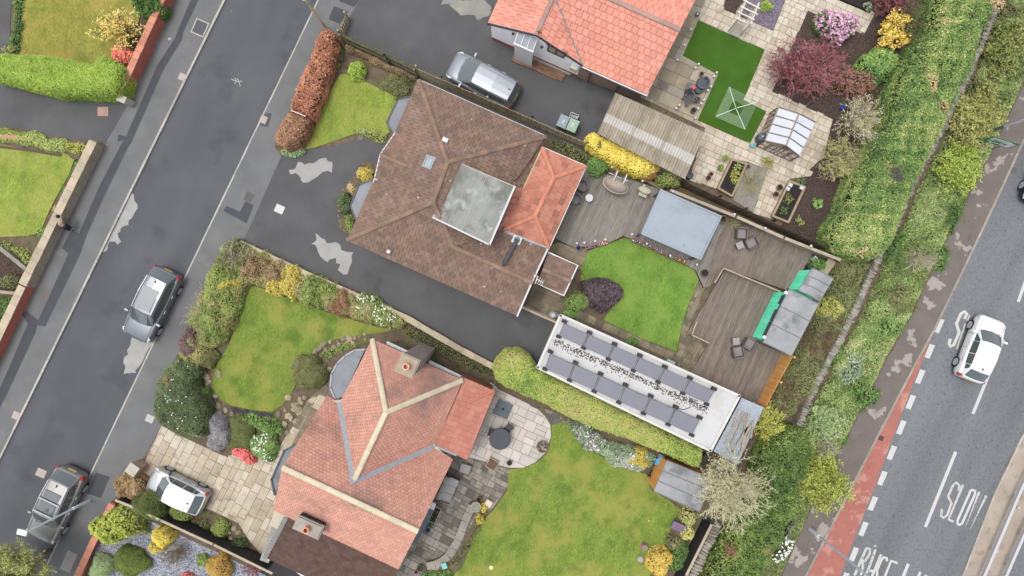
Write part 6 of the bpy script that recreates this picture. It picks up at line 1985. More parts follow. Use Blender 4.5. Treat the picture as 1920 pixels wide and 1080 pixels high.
for sx, sz, ww in ((-.07, .07, .1), (.07, .07, .1), (-.06, -.06, .08), (.06, -.06, .08)):
 q_ = Vector((p.x, p.y, 1.0)) + d_.normalized() * sx + Vector((0, 0, sz))
 bf.box(q_, (ww, .03, ww), rot_, tilt=Matrix.Rotation(.6, 3, 'Y'))
bf.build('butterfly_ornament', white_paint, s1)
for k in (.02, .97):
 q_ = a0 + d_ * k + out * .12
 MB().lathe((q_.x, q_.y, 2.05), [(.06, 0), (.11, .06), (.11, .12), (.05, .18)], 10).build('globe_lamp', white_upvc, s1)
s2, *_ = shed('small teal shed with curved grey roof next to larger one', [(1522, 503), (1563, 522), (1537, 565), (1497, 545)], 2.0, 1.85, .22, teal, boards_n=11, arch=.2)
# orange shed with grey roof
s4, *_ = shed('orange timber shed with flat grey roof on the back lawn', [(1250, 863), (1336, 898), (1312, 960), (1226, 921)], 2.25, 2.05, .1, fence_orange, arch=.02, boards_n=14, inset=.06)
# greenhouse
gh_ = thing('greenhouse', 'timber framed greenhouse with half whitened glass roof', 'greenhouse', P(1480, 255, .1))
zE_, zR_ = 1.55, 2.15
e0, e1, r0_, r1_, w0, w1_ = Q((1460, 201, zE_), (1434, 264, zE_), (1498, 213, zR_), (1474, 273, zR_), (1529, 229, zE_), (1499, 293, zE_))
gw = M('whitened_glass', C(206, 210, 216), var=.08, sc=1.5, rough=.4, bump=0, fine=.05)
gc = M('clear_glass', C(206, 212, 212), var=.1, sc=2, rough=.05, bump=0, fine=.05, trans=.85, spec=.6)
frame_m = S(150, 120, 92, .7, .12)
dark_f = S(146, 138, 128, .6, .1)
def gquad(name, pts, mat, parent=gh_):
 u_ = Vector((0, 0, .006))
 return MB().add([p + u_ for p in pts], [[0, 1, 2, 3]]).add([p - u_ for p in pts], [[3, 2, 1, 0]]).build(name, mat, parent)
for i in range(4):
 k0_, k1_ = i / 4 + .02, (i + 1) / 4 - .02
 gquad('pane', [e1 + (e0 - e1) * k0_, e1 + (e0 - e1) * k1_, r1_ + (r0_ - r1_) * k1_, r1_ + (r0_ - r1_) * k0_], gw)
 gquad('pane', [r1_ + (r0_ - r1_) * k0_, r1_ + (r0_ - r1_) * k1_, w1_ + (w0 - w1_) * k1_, w1_ + (w0 - w1_) * k0_], gc)
for i in range(5):
 k = i / 4
 bar(gh_, 'glazing_bar', [e1 + (e0 - e1) * k, r1_ + (r0_ - r1_) * k, w1_ + (w0 - w1_) * k], (.035, .05), dark_f)
bar(gh_, 'ridge_bar', [r0_, r1_], (.07, .06), frame_m)
bar(gh_, 'eave_bar', [e0, e1], (.06, .06), dark_f)
bar(gh_, 'eave_bar', [w0, w1_], (.06, .06), S(176, 176, 170, .6))
for a, c, n in ((e0, e1, 6), (w0, w1_, 6), (e1, w1_, 5), (e0, w0, 5)):
 for i in range(n + 1):
  p = a + (c - a) * (i / n)
  MB().box((p.x, p.y, .1 + (zE_ - .1) / 2), (.045, .045, zE_ - .1), ROT).build('stud', frame_m, gh_)
 for z in (.2, .8):
  bar(gh_, 'rail', [Vector((a.x, a.y, z)), Vector((c.x, c.y, z))], (.04, .05), frame_m)
for a, c, r in ((e0, w0, r0_), (e1, w1_, r1_)):
 bar(gh_, 'gable_rafter', [a, r, c], (.05, .05), frame_m)
 for k in range(4):
  p0_, p1_ = a + (c - a) * (k / 4 + .03), a + (c - a) * ((k + 1) / 4 - .03)
  gquad('pane', [Vector((p0_.x, p0_.y, .25)), Vector((p1_.x, p1_.y, .25)), Vector((p1_.x, p1_.y, 1.5)), Vector((p0_.x, p0_.y, 1.5))], gc)
MB().box((e0 + w1_) / 2 * Vector((1, 1, 0)) if False else Vector(((r0_.x + w1_.x) / 2, (r0_.y + w1_.y) / 2, .8)), (1.7, .5, .05), ROT + math.pi / 2).build('staging', timber, gh_)
for i in range(9):
 c = Vector(((r0_.x + w1_.x) / 2, (r0_.y + w1_.y) / 2, .83)) + VX * random.uniform(-.8, .8) + UX * random.uniform(-.2, .2)
 tag(MB().lathe(c, [(.07, 0), (.1, .16), (.08, .17), (.01, .15)], 8).build('plant_pot', random.choice((S(210, 214, 216), S(120, 160, 176), S(226, 216, 150), S(190, 196, 200)))), 'small pot on staging behind the clear greenhouse glass', 'plant pot', 'pots inside the greenhouse')
# white arbour
ar = thing('arbour', 'white slatted garden arbour above the purple slate', 'arbour', P(1376, 44, .1))
wa_ = S(226, 216, 196, .7, .1)
za = 2.0
for (xa_, ya_, xb_, yb_) in ((1378, 33, 1398, 42), (1383, 22, 1414, 37), (1389, 12, 1420, 27), (1394, 0, 1424, 16)):
 bar(ar, 'slat', Q((xa_, ya_, za), (xb_, yb_, za)), (.07, .06), wa_)
bar(ar, 'side_rail', Q((1384, 36, za - .08), (1400, -2, za - .08)), (.07, .07), wa_)
bar(ar, 'side_rail', Q((1408, 44, za - .08), (1423, 6, za - .08)), (.07, .07), wa_)
for (px, py) in ((1384, 36), (1400, -2), (1408, 44), (1423, 6)):
 q_ = P(px, py, za - .1)
 MB().box((q_.x, q_.y, 1.0), (.07, .07, 1.8), ROT).build('post', wa_, ar)
for z in (.5, .9, 1.3, 1.65):
 for (p_, q_) in (((1384, 36), (1400, -2)), ((1408, 44), (1423, 6))):
  a, c = P(*p_, za - .1), P(*q_, za - .1)
  bar(ar, 'rung', [Vector((a.x, a.y, z)), Vector((c.x, c.y, z))], (.03, .04), wa_)
tag(MB().box(P(1382, 57, .2), (.5, .75, .1), ROT).build('bench', S(170, 164, 152, .8, .1)), 'plain grey slab bench below the white arbour', 'bench')
# rotary washing line
wl_ = thing('washing_line', 'rotary washing line standing open on artificial turf', 'washing line', P(1385, 200, .14))
hub = P(1380, 203, 1.5)
MB().tube([(hub.x, hub.y, .1), (hub.x, hub.y, 1.75)], .03, 8).build('pole', grey_metal, wl_)
tips = Q((1367.5, 163, 1.8), (1342, 218.5, 1.8), (1397, 242.5, 1.8), (1420, 191, 1.8))
white_arm = S(214, 222, 216, .4, .03)
for tp in tips:
 MB().tube([hub, tp], .022, 6).build('arm', white_arm, wl_)
lm = MB()
for i in range(4):
 a, c = tips[i], tips[(i + 1) % 4]
 for k in np.linspace(.42, 1.0, 10):
  lm.tube([hub + (a - hub) * k, hub + (c - hub) * k], .008, 3, cap=False)
lm.build('line', S(190, 214, 176, .5, .03), wl_)
# ================================================================ PLANTS
L_lime = leafmat('leaf_lime', [(112, 140, 22), (146, 176, 30), (178, 200, 60)])
L_limedk = leafmat('leaf_mid_lime', [(78, 92, 40), (112, 134, 48), (150, 164, 72), (176, 166, 100)])
L_green = leafmat('leaf_green', [(54, 84, 30), (84, 120, 44), (128, 158, 70)])
L_bright = leafmat('leaf_bright', [(66, 102, 40), (98, 138, 54), (146, 176, 90)])
L_dark = leafmat('leaf_dark', [(44, 64, 34), (66, 90, 46), (104, 124, 74)])
L_olive = leafmat('leaf_olive', [(82, 88, 44), (112, 116, 62), (146, 146, 92)])
L_holly = leafmat('leaf_holly', [(60, 74, 44), (92, 108, 62), (140, 150, 104)])
L_yellow = leafmat('leaf_yellow', [(204, 174, 24), (234, 208, 40), (244, 224, 92)], k=.95)
L_gold = leafmat('leaf_gold', [(150, 140, 34), (190, 170, 50), (218, 196, 80)])
L_yelgreen = leafmat('leaf_yellow_green', [(126, 132, 40), (164, 164, 60), (200, 190, 90)])
L_copper = leafmat('leaf_copper', [(116, 72, 50), (168, 104, 70), (210, 148, 106)])
L_copperdull = leafmat('leaf_copper_dull', [(112, 78, 50), (146, 104, 70), (180, 136, 96)])
L_purple = leafmat('leaf_purple', [(62, 48, 54), (88, 72, 80), (120, 102, 108)])
L_redtwig = leafmat('leaf_red_maple', [(108, 50, 58), (146, 74, 84), (176, 114, 120)])
L_brown = leafmat('leaf_brown', [(82, 76, 48), (120, 102, 66), (156, 126, 84), (178, 150, 108)])
L_tan = leafmat('leaf_tan', [(150, 122, 78), (188, 158, 106), (216, 190, 140)])
L_grey = leafmat('leaf_grey', [(96, 98, 86), (134, 136, 120), (170, 172, 156)])
L_lav = leafmat('leaf_lavender', [(108, 104, 104), (142, 138, 138), (174, 170, 172)])
L_pale = leafmat('leaf_pale_green', [(112, 146, 88), (150, 180, 120), (190, 210, 164)])
L_sage = leafmat('leaf_sage', [(96, 116, 82), (136, 158, 118), (186, 202, 170)])
L_conifer = leafmat('leaf_conifer', [(52, 78, 34), (78, 108, 44), (106, 132, 54), (142, 154, 74), (196, 172, 114)], k=1.25)
L_ivy = leafmat('leaf_ivy', [(56, 82, 26), (92, 120, 40), (146, 162, 66)])
F_white = leafmat('petal_white', [(226, 226, 222), (240, 240, 236), (248, 248, 246)])
F_pink = leafmat('petal_pink', [(168, 88, 140), (206, 140, 180), (234, 204, 222)], k=.9)
F_red = leafmat('petal_red', [(206, 78, 72), (232, 106, 96), (244, 146, 130)])
F_yellow = leafmat('petal_yellow', [(226, 180, 20), (244, 208, 40), (250, 226, 100)])
F_cream = leafmat('petal_cream', [(220, 206, 120), (240, 224, 140), (248, 238, 180)])
F_mauve = leafmat('petal_mauve', [(150, 110, 150), (196, 150, 190), (226, 190, 216)])
B_pale = leafmat('twig_pale', [(150, 138, 112), (178, 166, 138), (204, 194, 168)])
B_brown = leafmat('twig_brown', [(96, 74, 56), (126, 100, 78), (150, 124, 98)])
B_red = leafmat('twig_red', [(110, 60, 66), (150, 96, 100), (178, 138, 134)])
# ---- west side
bush('hedge', 'long clipped lime green hedge above the west driveway', 'hedge', s3(0, 0, 3, [(0, 335), (35, 312), (110, 318), (200, 322), (320, 332), (450, 350), (555, 372), (572, 340), (610, 325), (660, 350), (722, 398), (735, 430), (715, 500), (690, 545), (600, 548), (520, 552), (400, 545), (280, 535), (150, 505), (60, 480), (0, 465), (-40, 455), (-40, 350)]), 1.7, L_lime, (.09, .035), 3.0, R=.5, low=.5, jit=.05, freq=2.5)
bare('forsythia', 'yellow flowering shrub spreading over the top left lawn', 'shrub', 226, 55, 42, 32, 1.7, B_brown, None, n0=46, n1=5, n2=3, r0=.016, rot=0, fm=leafmat('petal_forsythia', [(214, 184, 60), (236, 210, 90), (246, 228, 140)]), fper=5, fleaf=(.085, .06), spread=.04)
bush('azalea', 'coral red azalea at the end of lime hedge', 'shrub', ell(232, 103, 25, 20, 20), 1.0, leafmat('petal_coral', [(196, 84, 62), (226, 112, 86), (244, 150, 124)]), (.12, .09), 2.6, jit=.25, freq=4, low=.15)
bush('shrub', 'dark evergreen shrub at the top edge behind brick wall', 'shrub', ell(283, 8, 31, 26), 1.6, L_green, (.12, .04), 2.4, jit=.25, freq=4)
bush('shrub', 'green weedy strip along the top left path', 'shrub', [(26, -20), (44, -20), (40, 60), (36, 100), (20, 98), (22, 40)], .35, L_green, (.1, .05), 1.5, jit=.7, freq=5, low=.05, side=False)
bush('shrub', 'small lime tuft by the top left path end', 'shrub', ell(20, 92, 12, 8), .4, L_limedk, (.1, .05), 1.8, jit=.6, side=False)
bush('ground_cover', 'pale green ground cover below the west driveway', 'ground cover', [(-20, 238), (60, 247), (120, 262), (122, 282), (112, 287), (40, 270), (-20, 262)], .3, leafmat('leaf_cover_pale', [(124, 142, 50), (160, 176, 78), (190, 200, 110)]), (.08, .05), 2.2, jit=.5, freq=4, low=.2)
bush('ground_cover', 'yellowish plants in corner of west driveway and wall', 'ground cover', [(122, 262), (170, 270), (172, 280), (160, 292), (140, 290), (124, 280)], .3, L_yelgreen, (.08, .05), 1.8, jit=.6, freq=4, low=.1, side=False)
sheet('brick_edging', [(-20, 249), (30, 255), (58, 258), (54, 264), (20, 260), (-20, 258)], .34, S(196, 140, 108, .9, .25), .2, 'short brick path strip in the pale ground cover', 'path')
sheet('soil_edge', [(-20, 270), (60, 280), (116, 290), (114, 294), (60, 285), (-20, 275)], .16, S(96, 80, 60, .9, .2), .06, 'dark board edging between ground cover and lime lawn', 'edging')
bush('shrub', 'green clump between lime lawn and stone wall', 'shrub', ell(140, 318, 9, 16, 25), .45, L_green, (.1, .06), 2, jit=.5)
bush('shrub', 'small lime clump beside the stone wall', 'shrub', ell(124, 357, 8, 6), .35, L_bright, (.1, .05), 2, jit=.5)
bush('shrub', 'straw coloured dry tuft near the person at the wall', 'shrub', ell(106, 391, 8, 8), .3, L_tan, (.12, .03), 2, jit=.5)
bush('shrub', 'bright green clump below the person by the wall', 'shrub', ell(80, 441, 8, 12), .4, L_bright, (.1, .06), 2, jit=.5)
bush('shrub', 'yellow green ground plants in the triangular west bed', 'shrub', [(-10, 452), (28, 456), (55, 475), (70, 490), (58, 505), (20, 475), (-10, 462)], .35, L_limedk, (.1, .05), 1.4, jit=.7, freq=4, low=.05, side=False)
bush('shrub', 'olive clump inside the small west bark bed', 'shrub', ell(18, 529, 20, 12), .45, L_olive, (.08, .05), 2, jit=.5)
bush('ground_cover', 'dense blue green ground cover at left edge by brick wall', 'ground cover', [(-20, 556), (30, 557), (24, 580), (10, 605), (-20, 650)], .5, L_green, (.1, .06), 2.2, jit=.4)
# ---- copper hedge and front garden of the brown bungalow
hz = lambda pts: s3(480, 0, 3, pts)
bush('hedge', 'copper beech hedge, bright orange upper length', 'hedge', hz([(395, 175), (430, 185), (472, 222), (460, 290), (440, 360), (410, 440), (380, 530), (350, 600), (325, 672), (270, 655), (205, 625), (215, 570), (240, 500), (290, 390), (330, 300), (368, 215)]), 1.6, L_copper, (.11, .07), 2.6, R=.4, low=.5, jit=.12, freq=3.5)
bush('hedge', 'duller brown beech hedge below the pink cane', 'hedge', hz([(200, 632), (262, 660), (318, 690), (290, 760), (240, 830), (180, 850), (125, 815), (110, 775), (150, 700)]), 1.5, L_copperdull, (.1, .06), 2.8, R=.45, low=.5, jit=.08, freq=3.5)
tag(MB().tube(Q((546, 207, 1.6), (573, 218, 1.62)), .04, 6).build('cane', S(226, 186, 180, .6)), 'pink cane lying across the copper hedge', 'cane')
bush('fern', 'green fern strip along the inner side of copper hedge', 'fern', hz([(480, 230), (500, 270), (470, 350), (440, 430), (420, 520), (385, 585), (350, 590), (370, 540), (400, 450), (440, 350), (462, 270)]), .45, L_bright, (.12, .04), 1.5, jit=.6, freq=5, low=.05, side=False)
bush('shrub', 'pale green plants at lower end of copper hedge', 'shrub', ell(548, 283, 18, 7), .4, L_pale, (.1, .06), 2, jit=.5)
bush('shrub', 'round lime shrub in the bungalow front bed', 'shrub', ell(671, 132, 16, 15), .8, L_lime, (.11, .05), 2.6, jit=.3, freq=6)
bush('shrub', 'low grey green heather in the bungalow front bed', 'shrub', hz([(700, 460), (760, 415), (860, 420), (895, 450), (870, 530), (800, 545), (740, 510), (690, 490)]), .5, L_olive, (.07, .04), 2.0, jit=.5, freq=4, low=.1, side=False)
bush('hedge', 'dead brown clipped strip below the mossy picket fence', 'hedge', hz([(505, 250), (560, 270), (640, 310), (740, 360), (830, 400), (900, 435), (890, 450), (810, 425), (700, 375), (600, 325), (510, 280)]), .7, L_brown, (.08, .03), 2.2, R=.25, jit=.2)
bush('shrub', 'scruffy green plants at the corner of front lawn', 'shrub', [(660, 240), (690, 238), (728, 250), (722, 268), (700, 262), (685, 255), (664, 250)], .35, L_limedk, (.1, .05), 1.3, jit=.7, low=.05, side=False)
bush('shrub', 'yellow flowering shrub beside the left bay window', 'shrub', ell(684, 326, 15, 13), .7, L_gold, (.1, .05), 2.4, jit=.35)
bush('shrub', 'pale cream shrub between two bay shrubs', 'shrub', ell(662, 353, 9, 11), .6, L_tan, (.09, .06), 2.4, jit=.3)
bush('shrub', 'dark green shrub hugging the lower bay window', 'shrub', ell(648, 382, 13, 18), .8, L_dark, (.1, .05), 2.4, jit=.3)
bush('shrub', 'lime green shrub near the bungalow corner', 'shrub', ell(655, 417, 11, 15), .6, L_limedk, (.1, .05), 2.4, jit=.3)
rocks('rounded stone edging the bed by the bay windows', 'bed edging stones', along([(684, 302), (668, 330), (645, 350), (634, 380), (636, 420), (650, 438)], 9, 1), .14)
# ---- shrubs round the curved lawn
q = lambda pts: s3(280, 430, 2.572, pts)
bush('shrub', 'twiggy grey green shrub at the pavement corner', 'shrub', q([(310, 140), (350, 75), (420, 52), (480, 75), (520, 120), (500, 175), (440, 200), (380, 190), (330, 180)]), 1.3, L_olive, (.09, .05), 2.2, jit=.35, freq=3.5)
bare('shrub', 'bare twigs poking out of the pavement corner shrub', 'shrub', 442, 480, 24, 20, 1.6, B_pale, None, n0=26, n1=6, n2=3, r0=.014)
bush('hedge', 'mixed green base of the hedge round curved lawn', 'hedge', [(345, 640), (352, 600), (398, 505), (420, 456), (470, 458), (600, 525), (680, 560), (764, 602), (748, 614), (690, 604), (610, 576), (520, 546), (474, 532), (452, 560), (424, 640), (396, 656), (380, 690), (340, 690)], .8, leafmat('leaf_mixed', [(84, 92, 48), (116, 128, 56), (150, 156, 78), (164, 140, 92), (108, 90, 66)]), (.1, .05), 2.0, R=.4, low=.3, jit=.4, freq=4, rag=.12)
bush('shrub', 'orange brown shrub along the stone edged wall', 'shrub', q([(440, 170), (500, 115), (560, 125), (640, 170), (680, 210), (640, 250), (570, 262), (500, 255), (450, 235)]), 1.2, L_brown, (.1, .05), 2.2, jit=.4, freq=4)
bush('shrub', 'golden yellow shrub along the stone edged wall', 'shrub', q([(548, 265), (600, 240), (640, 185), (700, 165), (750, 195), (740, 270), (700, 330), (630, 330), (570, 305)]), 1.1, L_gold, (.11, .06), 2.4, jit=.35, freq=4)
bush('shrub', 'mid green shrub right of the golden one', 'shrub', q([(745, 215), (800, 215), (900, 260), (925, 300), (880, 370), (820, 388), (740, 360), (705, 335), (735, 275)]), 1.2, L_limedk, (.09, .05), 2.4, jit=.35, freq=4)
bush('shrub', 'grey brown bare shrub beside white blossom', 'shrub', q([(880, 320), (930, 280), (1000, 310), (990, 380), (940, 425), (880, 405), (860, 370)]), 1.1, L_copperdull, (.1, .02), 2.0, jit=.4, freq=5)
bush('shrub', 'white blossoming shrub on the garden boundary', 'shrub', q([(985, 345), (1020, 315), (1100, 345), (1170, 380), (1200, 430), (1160, 475), (1090, 460), (1020, 425), (980, 400)]), 1.1, L_limedk, (.09, .05), 2.2, jit=.35, freq=4, fl=[(F_white, 130, .06, 0)])
bush('shrub', 'small glossy green shrub at end of boundary shrubs', 'shrub', ell(745, 601, 13, 13), .8, L_limedk, (.1, .06), 2.4, jit=.35)
bush('shrub', 'tall yellow green shrub column by the pavement', 'shrub', q([(310, 165), (380, 180), (440, 220), (445, 300), (430, 380), (390, 440), (380, 480), (340, 545), (280, 545), (265, 520), (240, 490), (180, 450), (185, 410), (220, 370), (245, 320), (270, 250)]), 1.5, L_limedk, (.1, .05), 2.4, jit=.4, freq=3.5)
bare('shrub', 'pale bare stems rising from the yellow green shrub', 'shrub', 385, 585, 32, 42, 1.8, B_pale, L_tan, per=1, n0=24, n1=4, n2=2, r0=.014, rot=0)
bush('shrub', 'bright golden clump inside the yellow green shrub', 'shrub', ell(437, 533, 18, 15), 1.4, L_gold, (.1, .05), 2.2, jit=.35)
bush('shrub', 'dark purple leaved shrub near the parked grey car', 'shrub', ell(357, 642, 23, 29), 1.1, leafmat('leaf_plum', [(84, 62, 62), (112, 84, 84), (142, 112, 108)]), (.09, .05), 2.6, jit=.25, freq=4)
bush('shrub', 'round clipped olive green shrub beside purple one', 'shrub', ell(388, 673, 19, 17), .8, L_olive, (.07, .04), 2.8, jit=.12)
bush('hedge', 'big variegated holly hedge at the driveway corner', 'hedge', q([(150, 620), (240, 655), (252, 690), (230, 740), (290, 850), (282, 920), (270, 1000), (220, 1005), (150, 990), (90, 955), (50, 930), (30, 860), (32, 795), (45, 730), (80, 670)]), 1.5, L_holly, (.09, .05), 2.6, R=.6, low=.4, jit=.15, freq=3, fl=[(F_white, 34, .045, 4)])
bush('shrub', 'brown dieback patch on the holly hedge top', 'shrub', ell(322, 716, 15, 14), 1.56, L_brown, (.09, .03), 1.6, jit=.3, side=False)
bush('shrub', 'fresh green clump between holly and rockery', 'shrub', ell(373, 750, 16, 24), 1.0, L_green, (.09, .05), 2.2, jit=.4)
bush('shrub', 'silver grey lavender mound by the slabbed drive', 'shrub', q([(285, 905), (330, 895), (370, 920), (385, 990), (370, 1040), (320, 1065), (275, 1040), (285, 970)]), .8, L_lav, (.1, .02), 2.8, jit=.35, freq=6)
bush('shrub', 'smooth olive mound right of the lavender', 'shrub', q([(385, 915), (440, 905), (500, 940), (500, 1000), (480, 1060), (420, 1070), (370, 1055), (380, 1000)]), .7, leafmat('leaf_olive_smooth', [(84, 94, 40), (106, 116, 54), (124, 132, 68)]), (.06, .03), 2.8, jit=.1)
bush('shrub', 'light green shrub with white flowers by the coral azalea', 'shrub', ell(493, 836, 25, 27), .9, L_bright, (.1, .05), 2.4, jit=.3, freq=5, fl=[(F_white, 50, .06, 5)])
bush('azalea', 'bright coral azalea beside the slabbed drive', 'shrub', ell(459, 852, 23, 14, 30), .7, F_red, (.11, .09), 2.6, jit=.3, freq=5, low=.15)
bush('shrub', 'loose green perennials under the curved lawn', 'shrub', q([(430, 900), (500, 880), (560, 905), (600, 900), (650, 960), (640, 1000), (560, 985), (500, 960), (440, 930)]), .5, L_bright, (.12, .05), 1.8, jit=.6, freq=5, low=.1, side=False)
bush('shrub', 'dark low heather at the lawn bottom edge', 'shrub', q([(390, 865), (440, 862), (500, 880), (560, 885), (600, 880), (590, 905), (520, 905), (440, 890), (395, 885)]), .3, leafmat('leaf_heather', [(48, 50, 54), (72, 74, 78), (98, 98, 102)]), (.06, .04), 2, jit=.5, low=.1, side=False)
bush('shrub', 'round grey olive shrub beside the bay window', 'shrub', ell(577, 698, 31, 33), 1.1, L_olive, (.07, .03), 2.8, jit=.2, freq=4, cvar=.2)
rocks('rough rockery stone edging the curved lawn', 'rockery stones', along([(397, 735), (405, 755), (430, 772), (480, 785), (512, 782), (540, 768)], 11, 4) + along([(545, 770), (560, 750), (580, 745)], 9, 6) + [(528, 800), (533, 795), (538, 810), (546, 785), (560, 770), (552, 760), (565, 755), (540, 745), (527, 808), (541, 780), (556, 790), (410, 702), (385, 705), (388, 720), (392, 715)], .38)
rocks('pale stone in curved border above the bay window', 'border stones', along([(588, 665), (600, 650), (625, 640), (660, 632), (690, 626)], 9, 2) + along([(592, 672), (606, 660), (630, 650), (670, 640)], 12, 3) + along([(604, 685), (618, 695)], 8, 3), .34)
bush('shrub', 'small green alpine plants in the curved stone border', 'shrub', [(596, 668), (620, 650), (660, 640), (690, 630), (690, 642), (650, 655), (620, 672), (604, 680)], .25, L_limedk, (.09, .05), 1.1, jit=.8, freq=6, low=.05, side=False)
# ---- golden hedge strip and deck edge
q = lambda pts: s3(880, 0, 3, pts)
bush('hedge', 'bright golden yellow clipped hedge beside corrugated garage', 'hedge', q([(650, 795), (665, 765), (690, 755), (760, 778), (860, 812), (960, 855), (1040, 888), (1070, 925), (1062, 965), (1020, 990), (985, 1000), (930, 988), (860, 955), (780, 912), (700, 870), (655, 840)]), 1.7, L_yellow, (.09, .055), 2.6, R=.4, low=.5, jit=.1, freq=4)
bush('shrub', 'dark blue green sprig in the golden hedge', 'shrub', ell(1118, 275, 9, 13), 1.72, L_dark, (.08, .05), 1.2, jit=.5, side=False)
bush('shrub', 'russet shrub at the right end of golden hedge', 'shrub', ell(1219, 319, 19, 18), 1.6, leafmat('leaf_russet', [(120, 82, 44), (158, 108, 58), (190, 142, 84)]), (.1, .025), 2.4, jit=.35, freq=5)
bush('shrub', 'fresh green shrub between extension and egg chair', 'shrub', ell(1122, 313, 20, 19), 1.2, L_bright, (.1, .06), 2.4, jit=.35, g=.3)
bush('shrub', 'lime green shrub at the gazebo corner', 'shrub', ell(1257, 335, 21, 17), 1.3, L_limedk, (.1, .06), 2.4, jit=.35, g=.3)
leaf_cover('undergrowth', 'scrappy undergrowth between bungalow and long fence', 'undergrowth', [(1030, 258), (1060, 265), (1105, 290), (1110, 308), (1095, 308), (1030, 275)], .12, .5, L_olive, (.1, .05), .9)
# ---- white bungalow back garden
bush('rhododendron', 'pink flowering rhododendron in the bark bed', 'shrub', s3(1380, 0, 3, [(455, 110), (500, 62), (560, 58), (610, 85), (660, 90), (695, 140), (670, 185), (620, 205), (580, 250), (540, 245), (500, 200), (465, 160)]), 1.4, L_green, (.12, .06), 2.2, jit=.25, freq=5, fl=[(F_pink, 360, .12, 0)])
bare('acer', 'spreading dark red leaved maple over the bark', 'tree', 1508, 128, 68, 50, 1.9, B_red, L_redtwig, per=4, leaf=(.085, .045), n0=70, n1=7, n2=4, r0=.022, rot=0, hmin=.5)
bare('acer', 'dark red maple at the top edge of the bark bed', 'tree', 1668, 4, 42, 26, 1.6, B_red, leafmat('leaf_red2', [(96, 40, 46), (120, 56, 60), (148, 84, 84)]), per=3, leaf=(.08, .045), n0=40, n1=6, n2=4, r0=.02)
bush('shrub', 'coppery orange shrub between maple and green rhododendron', 'shrub', ell(1596, 150, 36, 26), 1.0, leafmat('leaf_copper_pale', [(104, 70, 58), (152, 104, 84), (196, 140, 114)]), (.12, .035), 1.1, jit=.6, freq=6, low=.1, fuzz=.12, rag=.2)
bush('rhododendron', 'glossy green rhododendron with lime centre', 'shrub', s3(1380, 0, 3, [(672, 365), (710, 310), (780, 278), (880, 275), (925, 310), (925, 360), (880, 400), (860, 440), (790, 490), (765, 450), (720, 410)]), 1.3, leafmat('leaf_rhodo', [(64, 104, 44), (100, 142, 58), (160, 184, 80)]), (.15, .07), 2.6, jit=.25, freq=5)
bare('forsythia', 'golden forsythia spray near the tall hedge', 'shrub', 1669, 62, 22, 32, 1.4, B_brown, None, n0=36, n1=5, n2=3, r0=.014, fm=F_yellow, fper=5, fleaf=(.1, .06), spread=.05, hmin=.7)
bare('shrub', 'wispy green broom beside the forsythia', 'shrub', 1702, 42, 34, 38, 1.6, B_brown, L_green, per=2, leaf=(.09, .02), n0=50, n1=5, n2=4, r0=.012)
bare('willow_shrub', 'white catkin willow above the tall hedge side', 'shrub', 1612, 230, 44, 48, 1.8, B_pale, L_yelgreen, per=2, leaf=(.08, .03), n0=60, n1=6, n2=3, r0=.014, fm=F_white, fper=1, fleaf=(.06, .035))
bare('willow_shrub', 'yellow green willow below the white catkin one', 'shrub', 1572, 302, 44, 40, 1.6, B_pale, L_yelgreen, per=3, leaf=(.08, .03), n0=54, n1=6, n2=3, r0=.013)
bush('shrub', 'leafy rhubarb clump alone on the bark', 'shrub', ell(1530, 380, 12, 14), .4, L_bright, (.22, .16), 1.6, jit=.5, low=.05, side=False)
bush('shrub', 'small lime plant on the bark by the fence', 'shrub', ell(1500, 416, 10, 8), .3, L_limedk, (.14, .07), 1.6, jit=.5, low=.05, side=False)
bush('shrub', 'lime round grass clump in the purple slate', 'shrub', ell(1439, 15, 10, 11), .4, L_lime, (.14, .02), 1.8, jit=.4, low=.05, side=False)
bush('shrub', 'pale blue green rosette in the black top bed', 'shrub', ell(1626, 12, 8, 8), .3, L_sage, (.14, .05), 1.8, jit=.4, low=.05, side=False, g=.3)
for lab, x, y, rx, ry, mt in (('potato leaves at top of the black raised bed', 1504, 340, 6, 5, L_green), ('leafy crop in the middle of the black raised bed', 1480, 372, 8, 10, L_olive), ('leafy crop at the fence end of black raised bed', 1470, 394, 11, 8, L_green), ('green seedlings at the top of the dark raised bed', 1382, 312, 12, 9, L_limedk), ('yellowing stems in the middle of the dark raised bed', 1378, 332, 9, 14, L_yelgreen)):
 bush('vegetable_plant', lab, 'plant', ell(x, y, rx, ry), .3, mt, (.12, .07), 1.1, jit=.7, low=.05, side=False, g=.36)
bare('shrub', 'thin yellow weeds scattered over the grey gravel', 'weeds', 1408, 342, 40, 44, .5, leafmat('twig_olive', [(130, 124, 80), (160, 152, 100)]), L_yelgreen, per=1, leaf=(.07, .035), n0=40, n1=4, n2=1, r0=.008, r2=.004)
bare('shrub', 'thin yellow weeds by the greenhouse slabs', 'weeds', 1440, 306, 22, 14, .5, leafmat('twig_olive2', [(130, 124, 80), (160, 152, 100)]), L_yelgreen, per=2, leaf=(.07, .035), n0=24, n1=4, n2=1, r0=.008, r2=.004)
